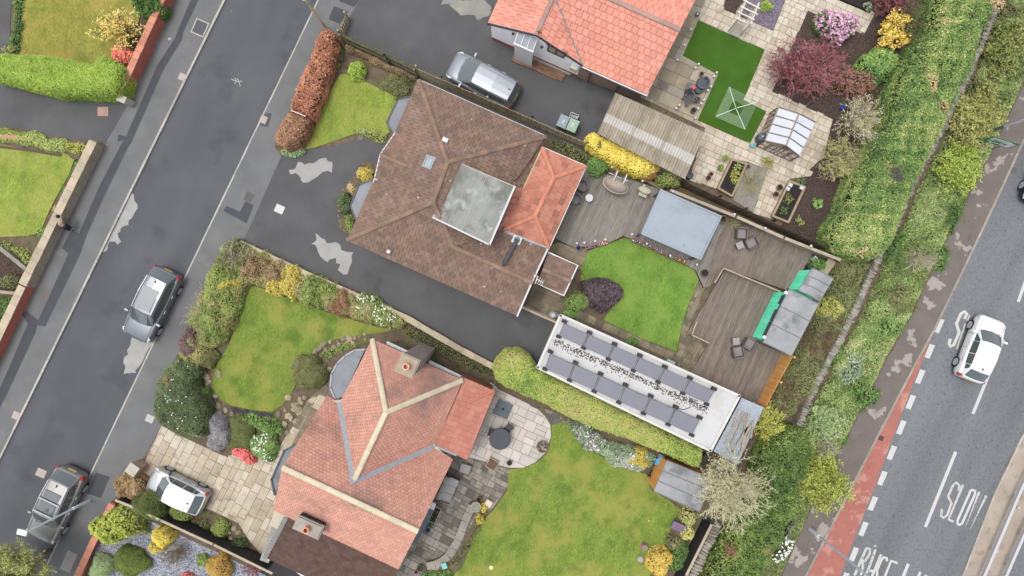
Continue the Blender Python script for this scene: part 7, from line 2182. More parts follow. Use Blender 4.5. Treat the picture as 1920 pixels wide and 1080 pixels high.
# ---- the tall conifer hedge
bush('hedge', 'tall broad conifer hedge with clipped side and tan dead patches', 'hedge', s3(1380, 0, 3, [(1110, -60), (1075, 100), (1035, 210), (990, 270), (950, 340), (905, 420), (870, 490), (852, 560), (830, 640), (800, 730), (750, 830), (700, 910), (660, 980), (620, 1070)]) +
  [(1572, 395), (1555, 420), (1549, 450), (1560, 472), (1590, 486), (1622, 490), (1645, 474), (1668, 440), (1682, 395), (1702, 352), (1728, 300), (1758, 238), (1786, 180), (1806, 140), (1816, 95), (1838, 50), (1866, -30)], 2.6, L_conifer, (.11, .05), 2.6, R=.8, low=.55, jit=.1, freq=2.2, cvar=.3)
for i, (x, y, rx, ry) in enumerate(((1610, 448, 34, 28), (1722, 160, 16, 22), (1745, 210, 13, 16), (1840, 18, 18, 12), (1650, 322, 14, 16), (1716, 262, 14, 12), (1756, 60, 12, 18))):
 bush('dead_foliage', ('largest tan dead patch at the lower end of tall hedge', 'tan dead patch midway along the tall hedge', 'tan dead patch just below the midway one on tall hedge', 'tan dead patch near the top of the tall hedge by wall', 'tan dead patch beside dark gap in the tall hedge', 'small tan dead patch near the stone wall on tall hedge', 'small tan dead patch by the broom on tall hedge')[i], 'dead patch', ell(x, y, rx, ry, wob=.15), 2.68, L_tan, (.12, .05), .8, jit=.1, low=.8, side=False)
for i, (x, y, rx, ry) in enumerate(((1657, 330, 18, 14), (1790, 50, 16, 18))):
 bush('dead_foliage', ('brown twiggy hole in the tall hedge beside willow', 'brown twiggy gap near the top of the tall hedge')[i], 'dead patch', ell(x, y, rx, ry, wob=.15), 2.66, L_purple, (.12, .025), 1.2, jit=.12, low=.8, side=False)
# ---- conifer hedge by the solar garage
bush('hedge', 'long clipped conifer hedge along the solar garage', 'hedge', s3(860, 560, 2.7, [(178, 345), (192, 300), (240, 257), (300, 257), (350, 285), (392, 345), (440, 372), (500, 400), (600, 445), (700, 492), (800, 540), (900, 592), (1000, 640), (1100, 690), (1222, 742), (1218, 800), (1195, 842), (1150, 830), (1100, 800), (1000, 762), (850, 702), (700, 652), (560, 600), (450, 532), (350, 490), (240, 442), (190, 405)]), 2.2, leafmat('leaf_conifer_lime', [(92, 122, 34), (130, 158, 46), (160, 176, 62), (174, 168, 84), (172, 146, 94)]), (.09, .04), 2.8, R=.45, low=.55, jit=.07, freq=2.6, cvar=.3)
bush('dead_foliage', 'brownish top of the long conifer hedge', 'dead patch', s3(860, 560, 2.7, [(240, 330), (320, 330), (380, 420), (520, 490), (700, 580), (900, 680), (1080, 750), (1060, 770), (880, 700), (680, 620), (500, 540), (360, 460), (260, 390)]), 2.24, L_brown, (.08, .04), .55, jit=.12, freq=3, low=.85, side=False)
bush('shrub', 'long grey green flowering bed below the conifer hedge', 'shrub', s3(860, 560, 2.7, [(552, 615), (620, 632), (690, 680), (760, 722), (900, 755), (1000, 800), (985, 855), (900, 872), (780, 832), (640, 752), (575, 685)]), .9, L_sage, (.09, .05), 2.2, jit=.35, freq=4, fl=[(F_mauve, 80, .07, 2), (F_white, 60, .06, 3)])
bush('shrub', 'golden shrub in the bed below conifer hedge', 'shrub', ell(1197, 859, 24, 19), 1.0, L_gold, (.1, .06), 2.4, jit=.3)
# ---- back lawn surroundings
bush('shrub', 'large dark purple leaved bush on the bright lawn', 'shrub', ell(1127, 551, 35, 33), 1.3, L_purple, (.1, .06), 2.2, jit=.4, freq=5)
bush('shrub', 'green shrub flecked red beside the purple bush', 'shrub', ell(1084, 566, 24, 18, 20), .9, leafmat('leaf_redfleck', [(84, 120, 48), (118, 150, 62), (170, 130, 90)]), (.12, .05), 2.0, jit=.4)
bush('shrub', 'lime shrub at the corner of solar garage', 'shrub', ell(1070, 590, 14, 9), .8, L_bright, (.11, .05), 2.2, jit=.4)
bush('shrub', 'tiny lime tuft beside the purple bush', 'shrub', ell(1092, 525, 5, 6), .3, L_limedk, (.1, .04), 1.8, jit=.5)
bush('shrub', 'small lime tuft by the garage slabs', 'shrub', ell(1184, 642, 11, 6), .4, L_bright, (.1, .05), 2.0, jit=.5)
bush('shrub', 'leafy green plants beside the orange shed', 'shrub', ell(1290, 966, 16, 17), .9, L_limedk, (.13, .08), 2.0, jit=.4)
bush('shrub', 'pale yellow shrub by the black fence', 'shrub', ell(1291, 1000, 12, 13), .8, leafmat('leaf_pale_yellow', [(170, 168, 70), (200, 196, 96), (222, 214, 130)]), (.1, .06), 2.4, jit=.3)
bush('shrub', 'round golden yellow shrub at bottom of back lawn', 'shrub', ell(1237, 1055, 24, 25), 1.0, leafmat('leaf_gold_round', [(176, 144, 34), (212, 180, 52), (234, 206, 84)]), (.1, .06), 2.6, jit=.22)
bush('shrub', 'olive low plants above the golden shrub', 'shrub', ell(1262, 1016, 17, 14), .5, L_olive, (.09, .05), 1.8, jit=.5, side=False)
bush('shrub', 'green perennials between golden shrub and black fence', 'shrub', ell(1276, 1045, 16, 28, 20), .6, L_green, (.11, .06), 1.8, jit=.5)
bush('shrub', 'yellow green shrub behind the curved stone wall', 'shrub', ell(898, 974, 11, 11), .8, L_gold, (.09, .05), 2.4, jit=.3)
bush('shrub', 'small yellow shrub behind the stone urn', 'shrub', ell(908, 951, 6, 9), .6, L_gold, (.09, .05), 2.4, jit=.3)
leaf_cover('undergrowth', 'scrappy border plants inside the curved stone wall', 'undergrowth', [(894, 985), (910, 972), (900, 1000), (882, 1030), (860, 1058), (842, 1072), (846, 1050), (872, 1020)], .1, .35, L_olive, (.09, .05), .8)
bush('shrub', 'bright green plants at the very bottom of the stone wall', 'shrub', [(795, 1072), (840, 1070), (848, 1090), (790, 1095)], .4, L_bright, (.1, .05), 2, jit=.4)
leaf_cover('undergrowth', 'dry weedy soil between drive wall and the pink house', 'undergrowth', [(770, 600), (870, 656), (935, 692), (925, 712), (880, 694), (800, 655), (750, 625)], .1, .2, L_olive, (.07, .04), .55)
# ---- slate garden at the bottom
bush('tree', 'yellow green round topped small tree by the brick wall', 'tree', ell(216, 986, 43, 33), 2.0, leafmat('leaf_yg_tree', [(132, 144, 24), (164, 176, 40), (194, 200, 80)]), (.13, .07), 2.6, jit=.3, freq=4)
bush('shrub', 'dark clipped conifer with a bare brown centre', 'shrub', ell(284, 946, 34, 30), 1.7, leafmat('leaf_dk_conifer', [(62, 78, 26), (86, 100, 36), (112, 122, 52)]), (.07, .03), 2.8, jit=.14, freq=4)
bush('dead_foliage', 'bare brown centre on top of the dark conifer', 'dead patch', ell(275, 949, 8, 8), 1.76, L_brown, (.08, .03), 1.6, jit=.1, low=.8, side=False)
bush('shrub', 'small green dome next to the silver hatchback', 'shrub', ell(336, 963, 21, 17), .9, L_limedk, (.07, .04), 2.6, jit=.15)
bush('shrub', 'bright yellow oval conifer in the slate garden', 'shrub', ell(304, 1008, 18, 17), 1.2, L_yellow, (.07, .03), 2.8, jit=.12)
bush('shrub', 'mustard yellow lower clump under the yellow oval', 'shrub', ell(294, 1030, 14, 12), .7, L_gold, (.08, .04), 2.4, jit=.2)
bush('shrub', 'round dark green ball in the slate garden', 'shrub', ell(242, 1055, 30, 28), 1.2, L_limedk if False else leafmat('leaf_ball', [(82, 98, 30), (110, 126, 42), (140, 152, 60)]), (.06, .03), 2.8, jit=.1)
bush('shrub', 'pale mint green ball at the bottom left', 'shrub', ell(190, 1063, 21, 21), 1.0, leafmat('leaf_mint', [(124, 150, 84), (152, 176, 108), (180, 198, 138)]), (.06, .03), 2.8, jit=.1)
bush('shrub', 'orange gold round shrub in the slate garden', 'shrub', ell(410, 1063, 23, 23), 1.0, leafmat('leaf_orangegold', [(170, 130, 40), (198, 152, 52), (180, 166, 64)]), (.07, .04), 2.6, jit=.15)
bush('shrub', 'tiny green dome left of the orange gold shrub', 'shrub', ell(380, 1053, 12, 11), .5, L_limedk, (.07, .04), 2.4, jit=.2)
bush('shrub', 'little green dome beside the yellow green tree', 'shrub', ell(270, 991, 10, 12), .6, L_limedk, (.07, .04), 2.4, jit=.2)
bare('shrub', 'sparse brown twiggy shrub on the slate', 'shrub', 328, 1037, 28, 24, .9, B_brown, L_olive, per=1, n0=40, n1=4, n2=2, r0=.012)
bare('shrub', 'sparse dark red shrub at the bottom edge of slate', 'shrub', 472, 1062, 26, 18, .8, B_red, L_redtwig, per=2, n0=30, n1=4, n2=2, r0=.012)
bush('shrub', 'coral flowering clump at the bottom edge of slate', 'shrub', ell(352, 1082, 10, 8), .5, F_red, (.1, .07), 2, jit=.3)
bush('shrub', 'coppery pieris shrub between pier and clipped conifer', 'shrub', ell(245, 912, 31, 24), 1.2, leafmat('leaf_pieris', [(122, 92, 52), (160, 128, 80), (196, 168, 116)]), (.1, .04), 2.2, jit=.35, freq=5)
bush('shrub', 'yellow green dome in strip beside the slabbed drive', 'shrub', ell(412, 993, 16, 14), .7, L_limedk, (.08, .04), 2.4, jit=.25)
bush('shrub', 'dark green sprawling shrub at end of the black fence', 'shrub', ell(446, 1020, 17, 11), .5, L_dark, (.1, .05), 2.2, jit=.4)
bush('shrub', 'weedy green patch beside the slabbed drive', 'shrub', [(352, 965), (385, 975), (400, 985), (395, 1000), (375, 992), (355, 980)], .3, L_olive, (.08, .05), 1.4, jit=.6, low=.05, side=False)
rocks('rounded stone in the strip by the slabbed drive', 'drive edge stones', along([(425, 985), (440, 1000), (452, 1003)], 7, 6) + [(432, 1010), (438, 990), (445, 998)], .32)
# corner tree
ct = bare('tree', 'pale lime willow tree in the bottom left corner', 'tree', 40, 1062, 80, 58, 4.5, B_pale, leafmat('leaf_willow', [(120, 134, 48), (152, 162, 72), (186, 190, 106)]), per=12, leaf=(.13, .045), n0=60, n1=7, n2=4, r0=.03, trunk=(1.6, .14), spread=.08, hmin=.55)
# ---- scrub behind the decking and roadside verge
leaf_cover('undergrowth', 'brown and green scrub between sheds and stone wall', 'undergrowth', [(1560, 475), (1600, 490), (1645, 478), (1640, 500), (1600, 588), (1545, 690), (1515, 745), (1470, 790), (1440, 760), (1488, 668), (1540, 570), (1565, 520)], .1, .7, leafmat('scrub', [(92, 82, 56), (118, 112, 70), (112, 128, 64), (134, 142, 80)]), (.1, .045), 1.7, jit=.8, freq=2.5)
for i, (x, y, rx, ry, h, mt) in enumerate(((1590, 520, 30, 34, 1.0, L_olive), (1558, 582, 24, 24, 1.1, L_yelgreen), (1512, 655, 12, 12, .6, L_limedk), (1535, 495, 16, 12, .9, L_bright), (1497, 700, 14, 16, .6, L_olive))):
 bush('shrub', ('olive shrub below the end of tall hedge', 'yellow green shrub behind the large teal shed', 'small lime shrub near the orange fence', 'bright green plants beside the small teal shed', 'low olive clump right of the orange fence')[i], 'shrub', ell(x, y, rx, ry), h, mt, (.1, .045), 1.9, jit=.5, freq=4)
bare('bramble', 'tangle of bare brown bramble behind the teal sheds', 'bramble', 1530, 640, 38, 40, .9, B_brown, None, n0=90, n1=6, n2=3, r0=.012)
bare('bramble', 'dark bare bramble right of the orange fence', 'bramble', 1480, 745, 32, 36, 1.0, B_brown, None, n0=80, n1=6, n2=3, r0=.012)
bare('shrub', 'bright lime shrub at the end of clear lean to', 'shrub', 1438, 790, 25, 30, 1.6, B_brown, leafmat('leaf_lime2', [(150, 160, 34), (180, 188, 52), (204, 206, 90)]), per=4, leaf=(.12, .04), n0=40, n1=6, n2=4, r0=.014)
VG = [(1900, -40), (1866, 60), (1835, 130), (1786, 235), (1726, 347), (1696, 419), (1665, 480), (1616, 590), (1562, 693), (1540, 735), (1500, 810)]
VR = [(1440, 1150), (1476, 1053), (1518, 955), (1570, 850), (1598, 794), (1664, 666), (1708, 590), (1735, 530), (1785, 422), (1823, 349), (1855, 287), (1900, 190), (1955, 80), (2010, -40)]
verge_leaf = leafmat('verge_weeds', [(116, 100, 70), (92, 116, 50), (116, 146, 60), (146, 168, 82), (186, 194, 130), (164, 148, 108)])
leaf_cover('verge_weeds', 'rank grass and weeds covering the roadside verge', 'weeds', VG + [(1470, 900), (1430, 1000), (1390, 1090), (1380, 1150)] + VR, .1, .35, verge_leaf, (.13, .035), 1.9, jit=.8, freq=1.6, R=.3)
for i, (x, y, rx, ry, h, mt, lf) in enumerate((
  (1795, 318, 34, 44, 1.2, leafmat('leaf_lime3', [(128, 152, 30), (160, 184, 46), (190, 206, 84)]), (.16, .03)),
  (1828, 215, 40, 62, 1.4, leafmat('leaf_yg3', [(132, 138, 52), (162, 168, 72), (190, 190, 106)]), (.1, .06)),
  (1885, 90, 44, 50, 1.3, L_limedk, (.12, .06)), (1880, 20, 26, 30, 1.0, L_olive, (.11, .05)), (1846, 150, 22, 34, .9, L_olive, (.1, .05)),
  (1740, 400, 22, 44, .9, leafmat('leaf_grey_yg', [(120, 140, 66), (158, 174, 100), (206, 212, 170)]), (.16, .025)),
  (1790, 400, 18, 34, .8, L_green, (.11, .06)), (1690, 560, 30, 26, .8, L_olive, (.12, .05)), (1650, 610, 28, 30, .9, L_bright, (.12, .07)), (1680, 470, 24, 26, .8, L_green, (.11, .05)),
  (1600, 690, 22, 28, .9, L_sage, (.12, .05)), (1620, 740, 26, 40, .8, L_green, (.12, .06)), (1548, 790, 30, 32, 1.0, leafmat('leaf_mint2', [(120, 146, 84), (150, 174, 106), (186, 200, 140)]), (.1, .05)),
  (1570, 640, 14, 40, .7, L_bright, (.12, .06)), (1540, 905, 46, 42, 2.0, leafmat('leaf_lime4', [(132, 148, 30), (162, 178, 46), (188, 198, 76)]), (.16, .04)),
  (1760, 470, 22, 28, .6, L_bright, (.12, .05)), (1730, 500, 14, 20, .6, L_limedk, (.12, .05)), (1570, 820, 18, 26, .6, L_bright, (.13, .05)))):
 lab = ('bright lime shrub on the verge below the road sign', 'broad yellow green shrub on the verge above the sign', 'lime green shrub at the top right corner', 'olive shrub at the top right by the wall', 'dull olive shrub touching the stone wall top', 'pale grassy shrub beside the stone wall', 'dark green shrub beside footpath near the lime one', 'olive shrub in the middle of the verge', 'leafy green shrub halfway down the verge', 'green shrub right of the stone wall bend', 'sage shrub low on the verge by wall end', 'green weeds shrub beside footpath lower half', 'mint green shrub behind the lime conifer', 'narrow green growth along the lower stone wall', 'large bright lime tree overhanging the footpath', 'green clump on the footpath side of verge', 'small lime clump in the mid verge', 'small green clump above the large lime tree')[i]
 if i in (0, 1, 2, 12, 14):
  bare('tree' if i == 14 else 'shrub', lab, 'tree' if i == 14 else 'shrub', x, y, rx * 1.05, ry * 1.05, h, B_brown, mt, per=5, leaf=(.13, .05), n0=60, n1=7, n2=4, r0=.018, rot=25, spread=.05)
 else:
  bush('shrub', lab, 'shrub', ell(x, y, rx, ry, 25 if rx != ry else 0, wob=.14), h * .8, mt, lf, 1.5, jit=.7, freq=3.5, low=.1, fuzz=.1, rag=.2)
bare('shrub', 'dead grey bush sprawled beside the footpath', 'shrub', 1722, 487, 36, 22, .7, B_pale, None, n0=50, n1=6, n2=3, r0=.014)
bare('shrub', 'white stemmed dead growth on the mint shrub', 'shrub', 1545, 840, 26, 20, 1.2, B_pale, None, n0=26, n1=5, n2=2, r0=.012)
bush('hedge', 'wide ivy covered hedge at bottom right beside dry stone wall', 'hedge', [(1500, 800), (1524, 840), (1505, 880), (1492, 915), (1490, 950), (1466, 985), (1455, 1020), (1430, 1060), (1400, 1110), (1300, 1120), (1322, 1080), (1350, 1020), (1382, 960), (1410, 900), (1416, 860), (1440, 820), (1470, 800)], 2.2, L_ivy, (.11, .07), 2.4, R=.8, low=.35, jit=.25, freq=2.4, cvar=.32)
for i, (x, y, rx, ry) in enumerate(((1358, 1020, 12, 12), (1422, 1020, 12, 8))):
 bush('dead_foliage', ('russet dead patch on the left of ivy hedge', 'russet dead patch in the middle of ivy hedge')[i], 'dead patch', ell(x, y, rx, ry), 2.3, L_copperdull, (.09, .03), 1.2, jit=.1, low=.85, side=False)
bare('tree', 'leafless pale lichened tree beside the grey roofed shed', 'tree', 1362, 902, 56, 64, 3.8, leafmat('twig_lichen', [(166, 158, 122), (194, 186, 148), (214, 208, 174)]), leafmat('lichen', [(158, 158, 104), (184, 182, 130), (204, 202, 156)]), per=3, leaf=(.07, .04), n0=56, n1=8, n2=4, r0=.03, trunk=(1.4, .12), hmin=.6)
bush('shrub', 'white blossoming bramble near the lower footpath', 'shrub', ell(1470, 1010, 20, 42, 25), .8, L_holly, (.1, .05), 1.2, jit=.6, fl=[(F_white, 60, .09, 3)])
for lab, c_, px in (('rough tall grass at the edge of the footpath', L_green, VR),):
 strip = [(x - 8, y) for x, y in VR] + [(x + 2, y) for x, y in reversed(VR)]
 tufts('grass_edge', lab, strip, .1, 5000, L_bright, .2, .02, .9)
# ================================================================ CARS
silver = M('car_silver', C(196, 198, 200), var=.02, sc=1, rough=.3, bump=0, fine=.0, metal=.45, spec=.4, coat=.3)
grey_car = M('car_grey', C(134, 139, 145), var=.02, sc=1, rough=.3, bump=0, fine=.0, metal=.45, spec=.4, coat=.3)
champagne = M('car_champagne', C(160, 158, 153), var=.02, sc=1, rough=.3, bump=0, fine=.0, metal=.45, spec=.4, coat=.3)
white_car = M('car_white', C(244, 244, 244), var=.01, sc=1, rough=.3, bump=0, fine=.0, spec=.5, coat=.6)
blackgrey = M('car_charcoal', C(150, 157, 164), var=.02, sc=1, rough=.35, bump=0, fine=.0, metal=.4, spec=.4, coat=.2)
rail_m = S(206, 202, 214, .3, .03, metal=.5)
car('metallic grey estate with red tail lights parked half on pavement', 297, 571, (-.442, .897), 4.4, 1.84, 1.62, grey_car, sunroof=(.1, -.48), rails=rail_m, hood=.98, belt=1.0, gh=(.46, .14, -.72, -.96))
car('silver estate with dark glass roof and yellow rear plate', 121, 940, (-.43, .903), 4.5, 1.86, 1.68, champagne, sunroof=(.12, -.5), rails=rail_m, hood=1.0, belt=1.02, bars=(.08, -.26), gh=(.44, .14, -.72, -.96))
car('white and silver hatchback parked on the slabbed drive', 343, 914, (-.897, -.442), 3.55, 1.64, 1.5, silver, roofmat=white_car, hood=.96, belt=.98, nose=.7, gh=(.5, .16, -.66, -.95))
car('dark people carrier with pale grey roof on the forecourt', 907, 158, (-.885, -.467), 4.25, 1.8, 1.72, blackgrey, hood=1.0, belt=1.05, nose=.76, gh=(.6, .16, -.86, -.97))
car('white hatchback driving up the main road', 1824, 652, (.36, -.933), 3.85, 1.72, 1.48, white_car, hood=.92, belt=.96, gh=(.5, .14, -.66, -.95), group='moving cars')
car('dark car cut off by the right edge of photo', 1951, 324, (-.42, .907), 4.2, 1.76, 1.45, S(46, 52, 62, .25, .02, metal=.4), hood=.9, group='moving cars')
# the people carrier's upper tail clusters and raised number plate light show pale from above
# ================================================================ PERSON bending over the wall
pe = thing('person', 'person in navy trousers and white shoes bending over the stone wall', 'person', P(128, 428, .1))
def W(x, y, z): return tuple(P(x, y, z) - ORI[pe.name][0])
navy = S(38, 44, 62, .9, .1)
hipL, hipR = P(121, 421, .92), P(119, 427, .92)
fL, fR = P(133, 428, .16), P(131, 432, .16)
kL, kR = (hipL + fL) / 2 + Vector((.08, 0, .02)), (hipR + fR) / 2 + Vector((.08, 0, .02))
pel = (hipL + hipR) / 2 + Vector((0, 0, .05))
toP = ORI[pe.name][0]
j = [tuple(p - toP) for p in (pel, hipL, kL, fL, hipR, kR, fR)]
skin_body('trousers', pe, navy, j, [(0, 1), (1, 2), (2, 3), (0, 4), (4, 5), (5, 6)], [.15, .11, .085, .065, .11, .085, .065])
chest, neck, head = P(113, 415, 1.22), P(110.5, 410, 1.28), P(108.5, 405.5, 1.25)
sl, sr = chest + Vector((.05, .17, .02)), chest + Vector((-.05, -.17, .02))
el, er = sl + Vector((-.06, .12, -.25)), sr + Vector((-.12, -.04, -.26))
hl_, hr_ = P(115, 407, .98), P(111.5, 415.5, .95)
tan = S(176, 150, 118, .9, .12)
j = [tuple(p - toP) for p in (pel, (pel + chest) / 2 + Vector((0, 0, .06)), chest, neck, sl, el, hl_, sr, er, hr_)]
skin_body('jacket', pe, tan, j, [(0, 1), (1, 2), (2, 3), (2, 4), (4, 5), (5, 6), (2, 7), (7, 8), (8, 9)], [.16, .16, .16, .06, .075, .06, .045, .075, .06, .045])
skin = S(214, 170, 146, .6, .05)
hb = MB().lathe(head - toP - Vector((0, 0, .1)), [(.05, -.02), (.075, .03), (.095, .1), (.085, .17), (.045, .21)], 12)
hb.build('head', skin, pe, smooth=True, local=True)
MB().lathe(head - toP + Vector((.012, -.01, -.04)), [(.1, 0), (.108, .06), (.098, .12), (.05, .165)], 12).build('hair', S(44, 40, 46, .9, .15), pe, smooth=True, local=True)
for hnd in (hl_, hr_):
 hb = MB()
 hb.box(hnd - toP + Vector((-.03, .02, -.01)), (.09, .075, .03), 2.6)
 for k in range(4):
  d = Vector((-.08 - .006 * (1.5 - abs(k - 1.5)), .035, 0))
  s_ = hnd - toP + Vector((-.06, .05 - .02 * k, -.012))
  hb.tube([s_, s_ + d * .55, s_ + d * .95 + Vector((0, 0, -.02))], [.01, .009, .007], 5)
 s_ = hnd - toP + Vector((-.01, .06, -.01))
 hb.tube([s_, s_ + Vector((-.03, .035, -.01)), s_ + Vector((-.06, .045, -.02))], [.012, .01, .008], 5)
 hb.build('hand', skin, pe, local=True)
for f_ in (fL, fR):
 MB().lathe(f_ - toP + Vector((.05, -.01, -.155)), [(.058, 0), (.06, .05), (.045, .09), (.02, .1)], 10, sx=2.1, sy=.8, rot=-.4).build('shoe', white_upvc, pe, local=True)
# ================================================================ LAMPS, POLE, SIGN
lamp_m = S(206, 214, 222, .4, .04, k=1.5)
sl_ = thing('street_lamp', 'slim grey street lamp leaning into view over silver estate', 'street lamp', P(168, 938, .1))
b0_, t0_ = P(168, 938, .1), P(168, 938, 0) + Vector((0, 0, 5.1))
b0_.z = .1
t0_ = Vector((b0_.x, b0_.y, 5.1))
MB().tube([b0_, b0_ + Vector((0, 0, 1.5))], .085, 10).build('base', lamp_m, sl_)
MB().tube([b0_ + Vector((0, 0, 1.5)), t0_], [.055, .045], 8).build('pole', lamp_m, sl_)
hd = P(42, 998, 5.3)
MB().tube([t0_, t0_ + Vector((0, 0, .2)) + (hd - t0_) * .25, hd], .035, 6).build('arm', lamp_m, sl_)
MB().box(hd, (.5, .28, .1), .28 - .5).build('lamp_head', white_upvc, sl_)
for lab, px, arm in (('tall grey street lamp beside the red cycle lane', (1519, 992), (1.2, -.3)), ('tall grey street lamp by verge near road sign', (1857, 246), (1.3, .2))):
 o = thing('street_lamp', lab, 'street lamp', P(*px, .1))
 p = P(*px, .1)
 MB().tube([p, p + Vector((0, 0, 1.2))], .1, 10).build('base', lamp_m if 'red' in lab else S(120, 128, 132, .5), o)
 MB().tube([p + Vector((0, 0, 1.2)), p + Vector((0, 0, 8))], [.065, .05], 8).build('pole', S(166, 176, 190, .45, .05, k=1.4), o)
 MB().tube([p + Vector((0, 0, 8)), p + Vector((arm[0], arm[1], 8.25))], .035, 6).build('arm', grey_metal, o)
 MB().box(p + Vector((arm[0] * 1.2, arm[1] * 1.2, 8.27)), (.7, .28, .12), math.atan2(arm[1], arm[0])).build('lamp_head', grey_metal, o)
tp = thing('wooden_post', 'weathered wooden post with pale ball top beside copper hedge', 'post', P(612, 54, .1))
p = P(612, 54, .1)
MB().tube([p, Vector((p.x, p.y, 4.2))], [.09, .075], 9).build('post', M('post_wood', C(176, 156, 126, 1.6), var=.2, sc=4, fine=.2), tp)
MB().lathe((p.x, p.y, 4.2), [(.08, 0), (.15, .06), (.16, .14), (.1, .22)], 10).build('cap', S(186, 190, 168, .7, .15), tp)
MB().box((p.x + .06, p.y - .05, 3.9), (.16, .16, .3), .5).build('fitting', S(170, 176, 130, .7, .15), tp)
# direction sign
sg = thing('road_sign', 'green and white direction sign on posts by the footpath', 'road sign', P(1862, 268, .1))
q0, q1, q2, q3 = P(1839, 263, 1.45), P(1889, 278, 1.45), P(1911, 272, 2.45), P(1858, 256, 2.45)
q3 = Vector((q0.x, q0.y, 2.45)); q2 = Vector((q1.x, q1.y, 2.45))
d_ = (q1 - q0); L_ = d_.length; d_.normalize()
nr_ = Vector((d_.y, -d_.x, 0))
rot_ = math.atan2(d_.y, d_.x)
mid = (q0 + q1) / 2 + Vector((0, 0, .5))
sgreen = S(20, 128, 74, .4, .04)
MB().box(mid, (L_, .03, 1.0), rot_).build('board', sgreen, sg)
def on_sign(u, v, w_, h_, mat, nm, off=.018):
 p_ = q0 + d_ * (u * L_) + Vector((0, 0, v)) + nr_ * off
 MB().box(p_, (w_ * L_, .006, h_), rot_).build(nm, mat, sg)
on_sign(.42, .72, .7, .36, white_upvc, 'white_panel')
on_sign(.86, .45, .2, .7, white_upvc, 'white_panel')
on_sign(.955, .5, .03, .9, S(60, 130, 190, .4), 'blue_border', .02)
for u, v, w_ in ((.2, .3, .16), (.44, .24, .2), (.62, .34, .14), (.7, .16, .2), (.3, .12, .12)):
 on_sign(u, v, w_, .09, white_upvc, 'lettering')
for u, v, w_ in ((.2, .74, .2), (.5, .74, .28), (.36, .62, .3)):
 on_sign(u, v, w_, .05, sgreen, 'lettering', .025)
for u in (.2, .8):
 p_ = q0 + d_ * (u * L_) - nr_ * .06
 MB().tube([(p_.x, p_.y, .05), (p_.x, p_.y, 2.4)], .04, 8).build('post', grey_metal, sg)
# ================================================================ GARDEN FURNITURE AND SMALL THINGS
rattan = M('rattan_grey', C(118, 108, 106), var=.12, sc=4, rough=.8, bump=.5, bsc=60, fine=.2, fsc=50)
rattan_l = M('rattan_seat', C(142, 134, 132), var=.1, sc=4, rough=.85, bump=.3, bsc=40, fine=.1)
def cube_chair(label, x, y, rot, g):
 c = P(x, y, g + .5); c.z = g
 o = thing('armchair', label, 'armchair', c, rot, 'cube armchairs on the decking')
 MB().box((0, 0, .18), (.62, .6, .32)).build('seat_base', rattan, o, local=True)
 MB().box((.03, 0, .38), (.5, .46, .08)).build('cushion', rattan_l, o, local=True)
 MB().box((-.28, 0, .5), (.07, .6, .34)).build('backrest', rattan, o, local=True)
 for s in (-1, 1):
  MB().box((.04, s * .275, .46), (.58, .06, .26)).build('arm', rattan, o, local=True)
def cube_table(label, x, y, rot, g):
 c = P(x, y, g + .4); c.z = g
 o = thing('side_table', label, 'table', c, rot)
 MB().box((0, 0, .17), (.36, .36, .32)).build('base', rattan, o, local=True)
 MB().box((0, 0, .35), (.4, .4, .035)).build('top', S(160, 152, 148, .6), o, local=True)
cube_chair('upper of two cube chairs on the upper decking', 1392, 437, math.radians(-95), .45)
cube_chair('lower of two cube chairs on the upper decking', 1411, 455, math.radians(-155), .45)
cube_table('small square table by the upper deck cube chairs', 1388, 460, math.radians(25), .45)
cube_chair('cube chair touching the teal shed on lower decking', 1406, 646, math.radians(60), .25)
cube_chair('cube chair farther from the teal shed on lower decking', 1385, 661, math.radians(100), .25)
cube_table('small square table by the lower deck cube chairs', 1381, 640, math.radians(3), .25)
def tub(label, x, y, a):
 c = P(x, y, .8); c.z = .45
 o = thing('tub_chair', label, 'chair', c, a, 'tub chairs beside the extension')
 MB().lathe((0, 0, 0), [(.24, 0), (.28, .3), (.26, .36), (.02, .38)], 16).build('seat', rattan_l, o, local=True)
 b = MB()
 v = []
 for i in range(13):
  t = math.radians(60 + 20 * i)
  for rr, z in ((.33, .05), (.35, .62), (.28, .62), (.27, .3)):
   v.append((rr * math.cos(t), rr * math.sin(t), z))
 b.add(v, [[4 * i + k, 4 * i + 4 + k, 4 * i + 4 + (k + 1) % 4, 4 * i + (k + 1) % 4] for i in range(12) for k in range(4)])
 b.build('backrest', rattan, o, local=True)
tub('round tub chair nearer the green shrub', 1091, 349, math.radians(200))
tub('round tub chair lower down by the extension gutter', 1079, 374, math.radians(250))
c = P(1105, 371, .9); c.z = .45
o = thing('round_table', 'small round pale table beside the tub chairs', 'table', c)
MB().lathe((0, 0, 0), [(.14, 0), (.14, .38), (.22, .4), (.22, .44)], 18).build('top', S(206, 206, 210, .4), o, local=True)
# hanging egg chair: wicker hood seen from above with two hooped posts
wick = M('wicker', C(176, 158, 142), var=.15, sc=5, rough=.85, bump=.7, bsc=40, fine=.35, fsc=34)
c = P(1155, 346, 1.3); c.z = .45
o = thing('egg_chair', 'double wicker egg chair hanging from a white hooped frame', 'egg chair', c, ROT)
hood = MB()
nA, nR = 22, 6
v = []
for r_ in range(nR + 1):
 f = r_ / nR
 for i in range(nA):
  t = 2 * math.pi * i / nA
  v.append((.72 * math.cos(t) * math.sin(math.pi / 2 * (1 - f * .97)), .4 * math.sin(t) * math.sin(math.pi / 2 * (1 - f * .97)) - .05, .85 + .6 * math.sin(math.pi / 2 * f)))
hood.add(v, [[r_ * nA + i, r_ * nA + (i + 1) % nA, (r_ + 1) * nA + (i + 1) % nA, (r_ + 1) * nA + i] for r_ in range(nR) for i in range(nA)])
hood.build('hood', wick, o, local=True)
